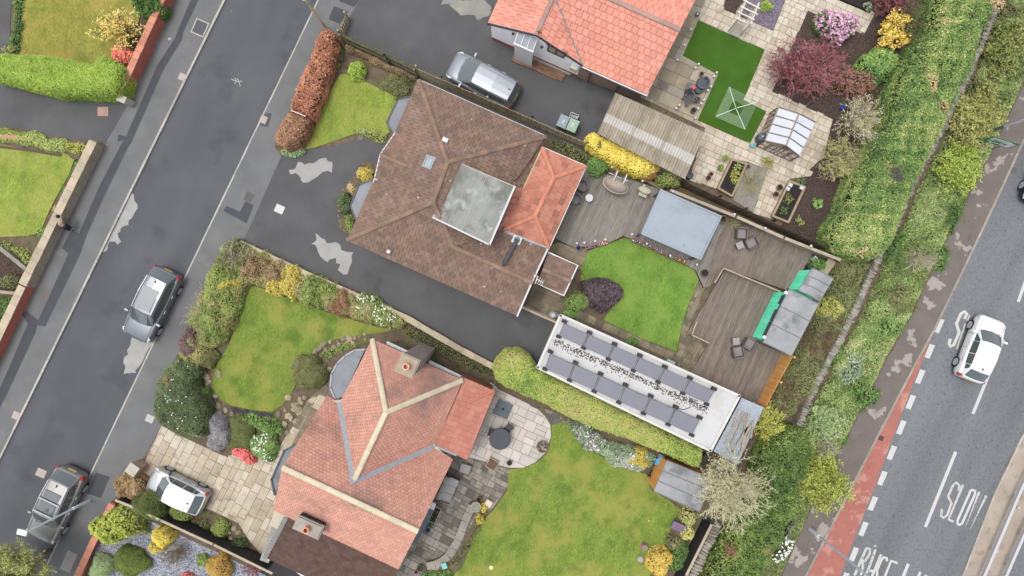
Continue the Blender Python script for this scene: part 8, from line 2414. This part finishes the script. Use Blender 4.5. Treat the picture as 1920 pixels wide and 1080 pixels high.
MB().tube([(.73 * math.cos(t), .41 * math.sin(t) - .05, .85) for t in np.linspace(0, 2 * math.pi, 23)], .035, 6, cap=False).build('rim', S(206, 188, 170, .8), o, local=True)
MB().lathe((0, -.1, .3), [(.4, 0), (.6, .15), (.66, .45), (.3, .3), (.02, .2)], 16, sy=.6).build('seat', wick, o, local=True)
for s in (-.28, .28):
 MB().tube([(s, .62, .0), (s, .62, 1.5), (s, .5, 1.72), (s, .2, 1.75), (s, .05, 1.55)], .03, 6).build('frame', white_upvc, o, local=True)
MB().tube([(-.6, .62, .03), (.6, .62, .03)], .03, 6).build('base', white_upvc, o, local=True)
# covered barbecue
c = P(1207, 359, 1.0); c.z = .45
o = thing('barbecue', 'beige covered barbecue with a side shelf by the gazebo', 'barbecue', c, ROT)
bbm = S(188, 184, 152, .75, .12)
MB().lathe((0, .06, .3), [(.38, 0), (.42, .3), (.36, .48), (.1, .54)], 14, sy=.5).build('lid', bbm, o, local=True)
MB().box((.02, -.2, .5), (.5, .18, .04)).build('shelf', bbm, o, local=True)
MB().box((0, .05, .17), (.5, .25, .32)).build('stand', S(90, 90, 88, .6), o, local=True)
lg = MB().tube([(-.55, .02, 0), (.55, .0, 0)], .12, 8)
o = lg.build('log', M('log_wood', C(140, 122, 94), var=.2, sc=4, fine=.2), None, local=True)
o.location = P(1224, 350, .5) + Vector((.1, .1, 0)); o.rotation_euler = (0, 0, ROT - .1)
tag(o, 'rolled beige mat lying behind the covered barbecue', 'roll')
# planter troughs along the decking edge
tro = S(170, 120, 108, .8, .15)
mixp = [(F_pink, 10), (L_purple, 26), (F_white, 6)]
for i, (x, y, lab) in enumerate(((1193, 452, 'planter trough nearest the deck notch'), (1214, 461, 'planter trough with white flowers, second along deck edge'), (1235, 470, 'dark planted trough in the middle of the deck edge'), (1256, 480, 'pinkish planter trough, fourth along the deck edge'), (1279, 489, 'yellow flowered trough at the end of deck edge'))):
 trough(lab, x, y, .55, .22, .2, ROT, tro, mixp if i < 4 else [(F_yellow, 14), (F_red, 8)], 'planter troughs on the deck edge', .42)
trough('left red trough below the grey decking', 1106, 462, .52, .2, .2, math.radians(12), S(190, 140, 140, .8), [(F_pink, 12), (L_purple, 24)], 'red troughs below the grey decking', .3)
trough('right red trough below the grey decking', 1130, 456, .6, .2, .2, math.radians(14), S(190, 140, 140, .8), [(F_white, 12), (F_red, 16)], 'red troughs below the grey decking', .3)
pot('blue glazed pot at the corner of the grey decking', 1085, 465, .15, .35, S(70, 90, 150, .3, .1))
pot('round dark planter standing on the deck corner', 1322, 512, .22, .35, S(96, 92, 84, .8, .1), g=.42)
pot('round terracotta pot beside the gazebo corner', 1357, 411, .22, .4, S(150, 112, 92, .8, .15), g=.42)
bare('shrub', 'spiky bare palm stems beside the terracotta pot', 'plant', 1372, 418, 24, 14, .6, leafmat('twig_yg', [(140, 140, 76), (170, 166, 104)]), None, n0=18, n1=3, n2=1, r0=.012, g=.45)
# low deck balustrade
rail_ = S(178, 162, 134, .8, .15)
def balustrade(label, line, z0, h, n):
 pts = Q(*[(x, y, z0 + h) for x, y in line])
 o = thing('balustrade', label, 'railing', Vector((pts[0].x, pts[0].y, z0)))
 bar(o, 'handrail', pts, (.075, .06), rail_)
 tot = sum((c - a).length for a, c in zip(pts[:-1], pts[1:]))
 for a, c in zip(pts[:-1], pts[1:]):
  k = max(2, int(n * (c - a).length / tot))
  for i in range(k + 1):
   p = a + (c - a) * (i / k)
   MB().lathe((p.x, p.y, z0), [(.03, 0), (.03, .1), (.05, h * .35), (.025, h * .6), (.035, h - .04)], 6).build('baluster', rail_, o)
balustrade('pale timber balustrade across the deck step to teal shed', [(1357, 503), (1463, 547)], .4, .6, 26)
balustrade('short pale balustrade turning down from the step rail', [(1355, 505), (1340, 530)], .4, .6, 8)
balustrade('short pale rail at the lower deck corner by the lawn', [(1306, 604), (1297, 628), (1329, 643)], .22, .5, 10)
# globe lights
def lights(label, group, pts, z, h=.35, r=.075, where=()):
 pr = None
 for i, (x, y) in enumerate(pts):
  c = P(x, y, z + h); c.z = z
  o = thing('garden_light', label % where[i], 'garden light', c, 0, group)
  if pr is None:
   a = MB().tube([(0, 0, 0), (0, 0, h - r)], .02, 5).build('stake', grey_metal, o, local=True)
   g_ = MB().lathe((0, 0, h - r), [(r * .4, 0), (r * .9, r * .4), (r, r), (r * .8, r * 1.6), (r * .3, r * 2)], 10).build('globe', white_upvc, o, smooth=True, local=True)
   pr = (a, g_)
  else:
   for s_ in pr: link(s_.name.split('.')[0], s_.data, o)
lights('white globe light %s', 'globe lights on the decking', [(1185, 439), (1082, 456), (1096, 455), (1116, 452), (1135, 449), (1307, 496), (1213, 457), (1257, 479), (1148, 313), (1205, 339), (1208, 348)], .42, where=('left of the nearest deck edge trough', 'behind the blue glazed pot', 'between blue pot and left red trough', 'above the gap between red troughs', 'behind the right red trough', 'between last trough and deck corner', 'on the second deck edge trough', 'on the fourth deck edge trough', 'left of the egg chair frame', 'above the covered barbecue', 'touching the barbecue lid'))
lights('white globe light on board fence %s', 'globe lights on the board fence', [(1377, 402), (1435, 428), (1521, 461), (1262, 359)], 1.35, .2, where=('at the right gazebo corner', 'above the upper cube chairs', 'at its far end by the hedge', 'at the left gazebo corner'))
lights('white solar light %s', 'solar lights round the patio', [(1308, 26), (1296, 55), (1283, 84), (1270, 112), (1304, 127), (1310, 120), (1339, 143), (1344, 136), (1327, 169), (1333, 162), (1320, 187), (1315, 194), (1304, 221), (1268, 203), (1274, 197), (1309, 203)], .13, .3, .07, where=('in the rimmed pot nearest the top edge', 'second down the artificial turf edge', 'third down the artificial turf edge', 'at the left turf corner', 'on the patio edge left of beige pot', 'on turf just above the patio edge', 'beside the beige pot on patio corner', 'on the turf corner past the beige pot', 'right of the large woven chair', 'on the turf edge right of woven chair', 'right of the upper dark pot', 'below right of the upper dark pot', 'at the lowest corner of patio edge', 'on the slabs near corrugated garage', 'left of the slatted chair legs', 'right of the lower dark pot'))
# patio of the white bungalow
dk = S(84, 88, 94, .7, .1)
def slat_chair(label, x, y, rot):
 c = P(x, y, .5); c.z = .14
 o = thing('garden_chair', label, 'chair', c, rot)
 for i in range(5):
  MB().box((0, -.2 + .1 * i, .38), (.5, .07, .025)).build('seat_slat', dk, o, local=True)
  MB().box((-.36, -.2 + .1 * i, .62), (.03, .075, .6), 0, tilt=Matrix.Rotation(-.45, 3, 'Y')).build('back_slat', dk, o, local=True)
 for s in (-1, 1):
  MB().box((.02, s * .32, .55), (.62, .09, .03)).build('arm', dk, o, local=True)
  for xx in (.22, -.2):
   MB().box((xx, s * .3, .27), (.05, .05, .54)).build('leg', dk, o, local=True)
slat_chair('dark slatted garden chair beside two pots', 1293, 186, math.radians(-65))
c = P(1318, 155, .6); c.z = .14
o = thing('tub_chair', 'large dark woven round chair at the patio corner', 'chair', c, math.radians(140))
MB().lathe((0, 0, 0), [(.3, 0), (.36, .32), (.3, .38), (.02, .36)], 16).build('seat', dk, o, local=True)
MB().tube([(.36 * math.cos(t), .36 * math.sin(t), .6) for t in np.linspace(1.1, 5.1, 13)], .045, 6).build('back_rim', S(104, 108, 114, .7), o, local=True)
MB().tube([(.34 * math.cos(t), .34 * math.sin(t), .45) for t in np.linspace(1.1, 5.1, 13)], .06, 6).build('backrest', dk, o, local=True)
c = P(1311, 167, .5); c.z = .14
o = thing('stool', 'round dark footstool below the woven chair', 'stool', c)
MB().lathe((0, 0, 0), [(.2, 0), (.25, .3), (.23, .36), (.02, .37)], 16).build('seat', dk, o, local=True)
c = P(1295, 163, .55); c.z = .14
o = thing('side_table', 'square dark table under the orange spade', 'table', c, ROT + .1)
MB().box((0, 0, .4), (.46, .46, .05)).build('top', S(100, 108, 116, .6), o, local=True)
for sx in (-.18, .18):
 for sy in (-.18, .18):
  MB().box((sx, sy, .19), (.05, .05, .37)).build('leg', dk, o, local=True)
o = thing('spade', 'orange and red toy spade lying across the dark table', 'spade', P(1292, 170, .6))
MB().tube(Q((1285, 180, .66), (1297, 166, .62)), .022, 6).build('shaft', S(226, 150, 92, .6), o)
q_ = P(1299, 164, .62)
MB().lathe(q_, [(.13, 0), (.15, .03), (.1, .05)], 8, sx=1.2, sy=.8).build('blade', S(226, 92, 78, .6), o)
pot('dark pot touching the slatted chair', 1308, 186, .16, .38, S(110, 104, 84, .7, .1), g=.14)
pot('dark pot at the patio edge below slatted chair', 1301, 206, .16, .38, S(104, 112, 98, .7, .1), g=.14)
pot('beige pot at the top of the patio corner', 1316, 138, .13, .3, S(160, 146, 88, .8, .1), g=.14)
pot('dark rimmed pot on the slabs beside a white light', 1308, 26, .12, .25, S(120, 108, 110, .7, .1), g=.13)
tag(MB().lathe(P(1244, 160, .15), [(.27, 0), (.27, .012)], 7).build('slate_stone', S(128, 118, 118, .8, .1)), 'dark round slate stone set in sandstone patio', 'stone')
wb = thing('water_butt', 'dark grey water butt at the greenhouse corner', 'water butt', P(1421, 262, .14))
c = P(1421, 262, .14)
MB().lathe(c, [(.2, 0), (.27, .4), (.26, .8), (.2, .84), (.02, .85)], 16).build('barrel', S(84, 98, 106, .4, .08), wb)
MB().lathe(c + Vector((0, 0, .852)), [(.06, 0), (.06, .03), (.02, .04)], 10).build('lid_cap', S(170, 190, 200, .4), wb)
wc_ = thing('watering_can', 'turquoise watering can beside the water butt', 'watering can', P(1410, 274, .14))
tq = S(90, 196, 200, .4, .06)
c = P(1410, 274, .14)
MB().lathe(c, [(.1, 0), (.11, .22), (.05, .24)], 12, sx=1.2).build('body', tq, wc_)
MB().tube([c + Vector((-.1, 0, .06)), c + Vector((-.26, .05, .26))], .022, 6).build('spout', tq, wc_)
MB().tube([c + Vector((-.06, 0, .24)), c + Vector((0, 0, .34)), c + Vector((.1, 0, .22))], .015, 5).build('handle', tq, wc_)
bk = thing('bucket', 'bright blue bucket on the bark near the willow', 'bucket', P(1577, 203, .13))
MB().lathe(P(1577, 203, .13), [(.1, 0), (.14, .25), (.12, .25), (.09, .05), (.01, .04)], 12).build('pail', S(46, 84, 214, .4), bk)
MB().tube([P(1577, 203, .38) + Vector((.13 * math.cos(t), .13 * math.sin(t), .02)) for t in np.linspace(0, 3.1, 7)], .008, 4).build('handle', grey_metal, bk)
for lab, x, y, r_ in (('upper terracotta pot left of the black raised bed', 1463, 351, .17), ('lower terracotta pot left of the black raised bed', 1456, 364, .15), ('terracotta pot by the grey gravel end', 1403, 312, .1), ('terracotta pot near the corrugated garage corner', 1329, 333, .13), ('second terracotta pot near the corrugated garage corner', 1334, 326, .11)):
 pot(lab, x, y, r_, .3, S(140, 92, 78, .8, .15), g=.14)
for lab, x, y in (('white pot tray on the black raised bed edge', 1482, 347), ('white seed tray inside the black raised bed', 1477, 354), ('grey square pot at the bed corner', 1503, 352)):
 tag(MB().box(P(x, y, .44), (.22, .2, .1), ROT).build('seed_tray', S(206, 208, 212, .6)), lab, 'seed tray')
pot('pale pot of leaves by the dark raised bed', 1361, 296, .14, .25, S(196, 192, 172, .7), g=.14, plant=(L_limedk, .2, .2))
pot('leafy pot left of the dark raised bed', 1352, 314, .14, .25, S(110, 90, 76, .7), g=.14, plant=(L_limedk, .2, .2))
tag(MB().lathe(P(1290, 331, .14), [(.2, 0), (.2, .5), (.05, .52)], 12).build('bin', S(64, 72, 80, .5)), 'dark round bin at the corrugated garage corner', 'bin')
pp_ = P(963, 80, .11)
pot('small leafy pot by the glazed porch', 963, 80, .17, .3, S(170, 180, 160, .7), g=.11, plant=(L_pale, .15, .17))
pot('terracotta pot under the white bungalow eaves', 1111, 146, .17, .35, terracotta, g=.11)
pot('dark pot under the white bungalow eaves', 1101, 139, .14, .3, S(84, 66, 60, .7), g=.11)
# wheelie bins
def bin_(label, x, y, mat, mark, rot):
 c = P(x, y, 1.0); c.z = .11
 o = thing('wheelie_bin', label, 'wheelie bin', c, rot, 'wheelie bins on the forecourt')
 b = MB()
 b.add([(-.24, -.26, .05), (.24, -.26, .05), (.24, .26, .05), (-.24, .26, .05), (-.29, -.34, .95), (.29, -.34, .95), (.29, .34, .95), (-.29, .34, .95)], [[3, 2, 1, 0], [4, 5, 6, 7], [0, 1, 5, 4], [1, 2, 6, 5], [2, 3, 7, 6], [3, 0, 4, 7]])
 b.build('body', mat, o, local=True)
 MB().box((0, .01, .99), (.6, .72, .06)).box((0, -.02, 1.025), (.5, .5, .03)).build('lid', mat, o, local=True)
 MB().tube([(-.2, .4, 1.0), (.2, .4, 1.0)], .025, 6).build('handle', black_plastic, o, local=True)
 for s in (-1, 1):
  MB().tube([(s * .26, .3, .1), (s * .31, .3, .1)], .1, 10).build('wheel', black_plastic, o, local=True)
 if mark:
  k = MB()
  for cx, cy, sx, sy in ((0, .09, .1, .025), (.04, .045, .025, .08), (0, 0, .1, .025), (-.04, -.045, .025, .08), (0, -.09, .1, .025)):
   k.box((cx, cy, 1.045), (sx, sy, .012))
  k.build('house_number', white_upvc, o, local=True)
bin_('grey wheelie bin on the dark forecourt', 1056, 229, S(136, 150, 160, .5), True, ROT)
bin_('pale green wheelie bin on the dark forecourt', 1073, 236, S(150, 176, 152, .5), True, ROT)
rb = thing('recycling_box', 'small pale recycling box behind the two bins', 'box', P(1075, 221, .11), ROT)
b = MB()
for cx, cy, sx, sy in ((0, .16, .5, .03), (0, -.16, .5, .03), (.235, 0, .03, .29), (-.235, 0, .03, .29)): b.box((cx, cy, .2), (sx, sy, .36))
b.box((0, 0, .06), (.44, .29, .08)).build('tub', S(206, 210, 206, .6), rb, local=True)
MB().box((-.05, .02, .2), (.2, .15, .1), .4).box((.1, -.04, .2), (.16, .12, .12), -.3).build('rubbish', S(160, 166, 160, .7, .2), rb, local=True)
# round patio
tb = thing('round_table', 'round charcoal covered table on the pale patio', 'table', P(938, 818, .14))
MB().lathe(P(938, 818, .14), [(.5, 0), (.54, .5), (.6, .7), (.62, .74), (.58, .76), (.02, .77)], 26).build('cover', S(72, 76, 84, .7, .08), tb)
for lab, x, y, a in (('dark folded chair behind the charcoal table', 954, 803, .9), ('dark chair tucked left of the charcoal table', 922, 812, 2.8)):
 c = P(x, y, .6); c.z = .14
 o = thing('garden_chair', lab, 'chair', c, a)
 MB().box((0, 0, .42), (.42, .42, .04)).build('seat', black_plastic, o, local=True)
 MB().box((.2, 0, .64), (.04, .42, .45)).build('backrest', black_plastic, o, local=True)
 for sx in (-.18, .18):
  for sy in (-.18, .18): MB().box((sx, sy, .2), (.03, .03, .4)).build('leg', black_plastic, o, local=True)
pb_ = thing('parasol_base', 'square base of four dark slabs on the pale patio', 'parasol base', P(943, 767, .14), ROT)
for sx in (-1, 1):
 for sy in (-1, 1): MB().box((sx * .235, sy * .235, .05), (.45, .45, .07)).build('slab', S(92, 104, 112, .7, .08), pb_, local=True)
MB().lathe((0, 0, .05), [(.1, 0), (.05, .06), (.03, .2)], 10).build('socket', black_plastic, pb_, local=True)
fp = thing('fire_pit', 'round metal fire bowl filled with pale stones', 'fire pit', P(1017, 836, .14))
MB().lathe(P(1017, 836, .14), [(.22, 0), (.34, .22), (.36, .24), (.31, .24), (.24, .12), (.01, .1)], 18).build('bowl', S(120, 98, 80, .7, .15), fp)
for i in range(9):
 a = i * .7
 s_ = link('stone', rock_mesh(stone_grey), fp)
 s_.location = (.17 * math.cos(a) * (i % 3) / 1.4, .17 * math.sin(a) * (i % 3) / 1.4, .24); s_.scale = (.16, .13, .12); s_.rotation_euler = (0, 0, a)
pot('small dark plum pot on the pale patio edge', 955, 868, .15, .25, S(96, 70, 76, .7, .1), g=.14)
o = trough('square white framed planter between the two patios', 923, 871, .6, .6, .3, ROT - .1, S(206, 188, 160, .8, .1), [(L_brown, 10)], g=.13, fill=M('planter_soil', C(110, 84, 64), var=.2, fine=.3))
ft = thing('low_table', 'grey glass topped table with dark frame by the house', 'table', P(873, 876, .13), ROT + .1)
MB().box((0, 0, .4), (.6, .5, .04)).build('top', S(140, 146, 134, .2, .08), ft, local=True)
for cx, cy, sx, sy in ((0, .27, .66, .06), (0, -.27, .66, .06), (.31, 0, .06, .48), (-.31, 0, .06, .48)): MB().box((cx, cy, .4), (sx, sy, .06)).build('frame', S(80, 84, 86, .5), ft, local=True)
for sx in (-.28, .28):
 for sy in (-.22, .22): MB().box((sx, sy, .18), (.04, .04, .36)).build('leg', S(80, 84, 86, .5), ft, local=True)
so = thing('garden_sofa', 'grey cushioned garden sofa under the house eaves', 'sofa', P(841, 912, .13), math.radians(66))
gcush = S(176, 174, 170, .85, .08)
for i in (-1, 0, 1):
 MB().box((i * .46, -.16, .42), (.44, .52, .12)).build('seat_cushion', gcush, so, local=True)
 MB().box((i * .46, .24, .64), (.44, .2, .44), 0, tilt=Matrix.Rotation(-.35, 3, 'X')).build('back_cushion', gcush, so, local=True)
MB().box((0, 0, .28), (1.4, .7, .06)).build('seat_frame', black_plastic, so, local=True)
for s_ in (-1, 1):
 MB().tube([(s_ * .74, .35, .7), (s_ * .76, .0, .62), (s_ * .74, -.4, .58), (s_ * .72, -.42, 0)], .025, 6).build('arm', black_plastic, so, local=True)
 MB().tube([(s_ * .72, .34, .7), (s_ * .72, .36, 0)], .025, 6).build('leg', black_plastic, so, local=True)
aw = thing('awning', 'rolled slate blue awning along the house wall', 'awning', P(793, 985, 2.2))
bar(aw, 'case', Q((810, 952, 2.3), (778, 1014, 2.3)), (.34, .14), S(100, 110, 122, .6, .08))
MB().box(P(811, 948, 2.35), (.3, .36, .16), ROT).build('end_box', white_paint, aw)
trough('long white edged planter beside the awning', 815, 966, .95, .42, .35, math.radians(66), S(190, 184, 170, .8), [(L_dark, 30), (L_green, 14)], g=.13)
trough('short teal planter below the long one', 808, 984, .36, .34, .3, math.radians(66), S(96, 150, 130, .7), [(L_bright, 14)], g=.13)
pot('round bright blue pot near the awning', 802, 994, .16, .3, S(52, 88, 170, .3, .05), g=.13)
cw = thing('garden_wall', 'low curved stone wall edging the old patio', 'wall', P(860, 1020, .1))
cpx = [(886, 948), (879, 962), (872, 978), (866, 996), (859, 1012), (850, 1028), (840, 1043), (828, 1053), (815, 1059), (800, 1062)]
for i in range(len(cpx) - 1):
 a, c = P(*cpx[i], .5), P(*cpx[i + 1], .5)
 d = c - a
 MB().box(Vector(((a.x + c.x) / 2, (a.y + c.y) / 2, .27)), (d.length - .01, .36, .34), math.atan2(d.y, d.x), 0, random.random()).build('wall_block', stone_grey, cw)
 MB().box(Vector(((a.x + c.x) / 2, (a.y + c.y) / 2, .475 + .003 * (i % 2))), (d.length - .015, .44, .06), math.atan2(d.y, d.x), 0, random.random()).build('coping_stone', M('curved_coping', C(156, 150, 136), var=.2, sc=3, fine=.12, bump=.4, rnd=.12) if i == 0 else bpy.data.materials['curved_coping'], cw)
pot('small terracotta pot at the top of the curved wall', 898, 937, .15, .3, terracotta, g=.14)
pot('wide pale stone urn on the curved wall end', 892, 951, .28, .4, S(170, 166, 148, .85, .15), fill=S(150, 150, 128, .9, .2), g=.4)
tag(MB().box(P(916, 943, .3), (.4, .36, .3), -.6).build('block', S(226, 208, 186, .8, .05)), 'cream square block at edge of the back lawn', 'block')
tag(MB().box(P(833, 1061, .58), (.28, .34, .08), .3).build('tray', S(120, 206, 196, .6, .1)), 'turquoise tray resting on the curved wall', 'tray')
pot('terracotta pot at the foot of the curved wall', 802, 1068, .13, .25, terracotta, g=.14)
pot('square dark pot at the bottom of the old patio', 788, 1066, .2, .3, S(110, 108, 100, .8, .1), g=.14, plant=(L_green, .1, .12))
pot('red pot at the bottom of the old patio', 780, 1073, .11, .2, S(200, 90, 70, .7), g=.14)
tag(MB().lathe(P(921, 1064, .15), [(.1, 0), (.13, .03), (.05, .08)], 8).build('ball', S(244, 236, 150, .6)), 'pale yellow ball lying on the back lawn', 'ball')
tag(MB().lathe(P(1217, 976, .15), [(.04, 0), (.05, .03), (.02, .05)], 8).build('ball', S(236, 222, 80, .6)), 'tiny yellow ball near the orange shed', 'ball')
tag(MB().box(P(1271, 988, .45), (.75, .4, .06), ROT).box(P(1271, 988, .25), (.6, .3, .3), ROT).box(P(1275, 982, .6), (.7, .05, .3), ROT).box(P(1269, 992, .52), (.7, .07, .03), ROT).box(P(1271, 988, .52), (.7, .07, .03), ROT).box(P(1273, 984, .52), (.7, .07, .03), ROT).build('bench', S(140, 116, 146, .7, .1)), 'small purple painted bench by the lawn corner', 'bench')
bd = thing('bird_bath', 'reddish stone ornament on the back lawn', 'ornament', P(1206, 1022, .14))
MB().lathe(P(1206, 1022, .14), [(.2, 0), (.14, .1), (.1, .35), (.2, .42), (.18, .46), (.02, .44)], 12).build('bowl', S(150, 130, 120, .9, .15), bd)
MB().lathe(P(1206, 1022, .58), [(.05, 0), (.07, .05), (.03, .12)], 8).build('figure', S(206, 96, 88, .7), bd)
tag(MB().lathe(P(1201, 1048, .14), [(.2, 0), (.2, .1), (.12, .16), (.02, .17)], 10).build('mushroom_stone', S(168, 160, 152, .9, .15)), 'round grey stone ornament near the golden shrub', 'ornament')
st = thing('statue', 'white grey lump of a statue beside the garage corner', 'statue', P(1039, 590, .14))
MB().lathe(P(1036, 590, .14), [(.2, 0), (.24, .3), (.16, .6), (.19, .75), (.08, .95)], 12).build('figure', S(206, 208, 208, .7, .1), st)
MB().lathe(P(1043, 591, .14), [(.16, 0), (.2, .3), (.1, .55)], 10).build('base', S(150, 152, 152, .7, .1), st)
wb2 = thing('wheelbarrow', 'dark wheelbarrow tipped beside the orange shed', 'wheelbarrow', P(1224, 880, .1), math.radians(60))
MB().add([(-.4, -.28, .55), (.35, -.24, .5), (.35, .24, .5), (-.4, .28, .55), (-.2, -.15, .25), (.22, -.14, .25), (.22, .14, .25), (-.2, .15, .25)], [[4, 5, 6, 7], [0, 1, 5, 4], [1, 2, 6, 5], [2, 3, 7, 6], [3, 0, 4, 7], [7, 6, 5, 4]]).build('tray', S(60, 66, 72, .5), wb2, local=True)
MB().tube([(.5, -.05, .18), (.5, .05, .18)], .18, 12).build('wheel', black_plastic, wb2, local=True)
for s_ in (-1, 1): MB().tube([(.5, s_ * .08, .2), (-.3, s_ * .22, .4), (-.8, s_ * .26, .6)], .02, 5).build('handle', grey_metal, wb2, local=True)
tag(MB().box(P(1238, 862, 1.0), (.5, .3, .1), .5).box(P(1233, 868, .8), (.35, .2, .3), -.2).box(P(1240, 857, .9), (.25, .3, .08), 1.2).build('tarpaulin', S(70, 160, 214, .5, .1)), 'bright blue tarpaulin bundle beside the orange shed', 'tarpaulin')
tag(MB().box(P(1313, 862, 1.4), (.5, .3, .6), ROT).box(P(1322, 856, 1.5), (.3, .3, .5), ROT).build('dark_gap_block', black_plastic), 'black blocks painting the dark gap behind the solar garage', 'filler')  # black boxes stand in for a dark gap, its darkness put in as colour
tag(MB().box(P(1256, 680, .3), (.5, .32, .35), ROT).build('vent_box', S(170, 190, 180, .6)), 'pale green box against the solar garage wall', 'box')
tag(MB().box(P(1526, 485, .5), (.3, .2, .25), .7).build('crate', S(206, 210, 208, .5)), 'small white crate in plants by the small teal shed', 'crate')
tag(MB().box(P(1515, 500, .6), (.2, .2, .5), .3).build('water_can', S(40, 52, 54, .5)), 'dark can beside the small teal shed front', 'can')
tag(MB().box(P(1552, 500, .5), (.5, .95, .06), ROT - .2).build('board', S(176, 160, 130, .9, .15)), 'beige board lying behind the small teal shed', 'board')
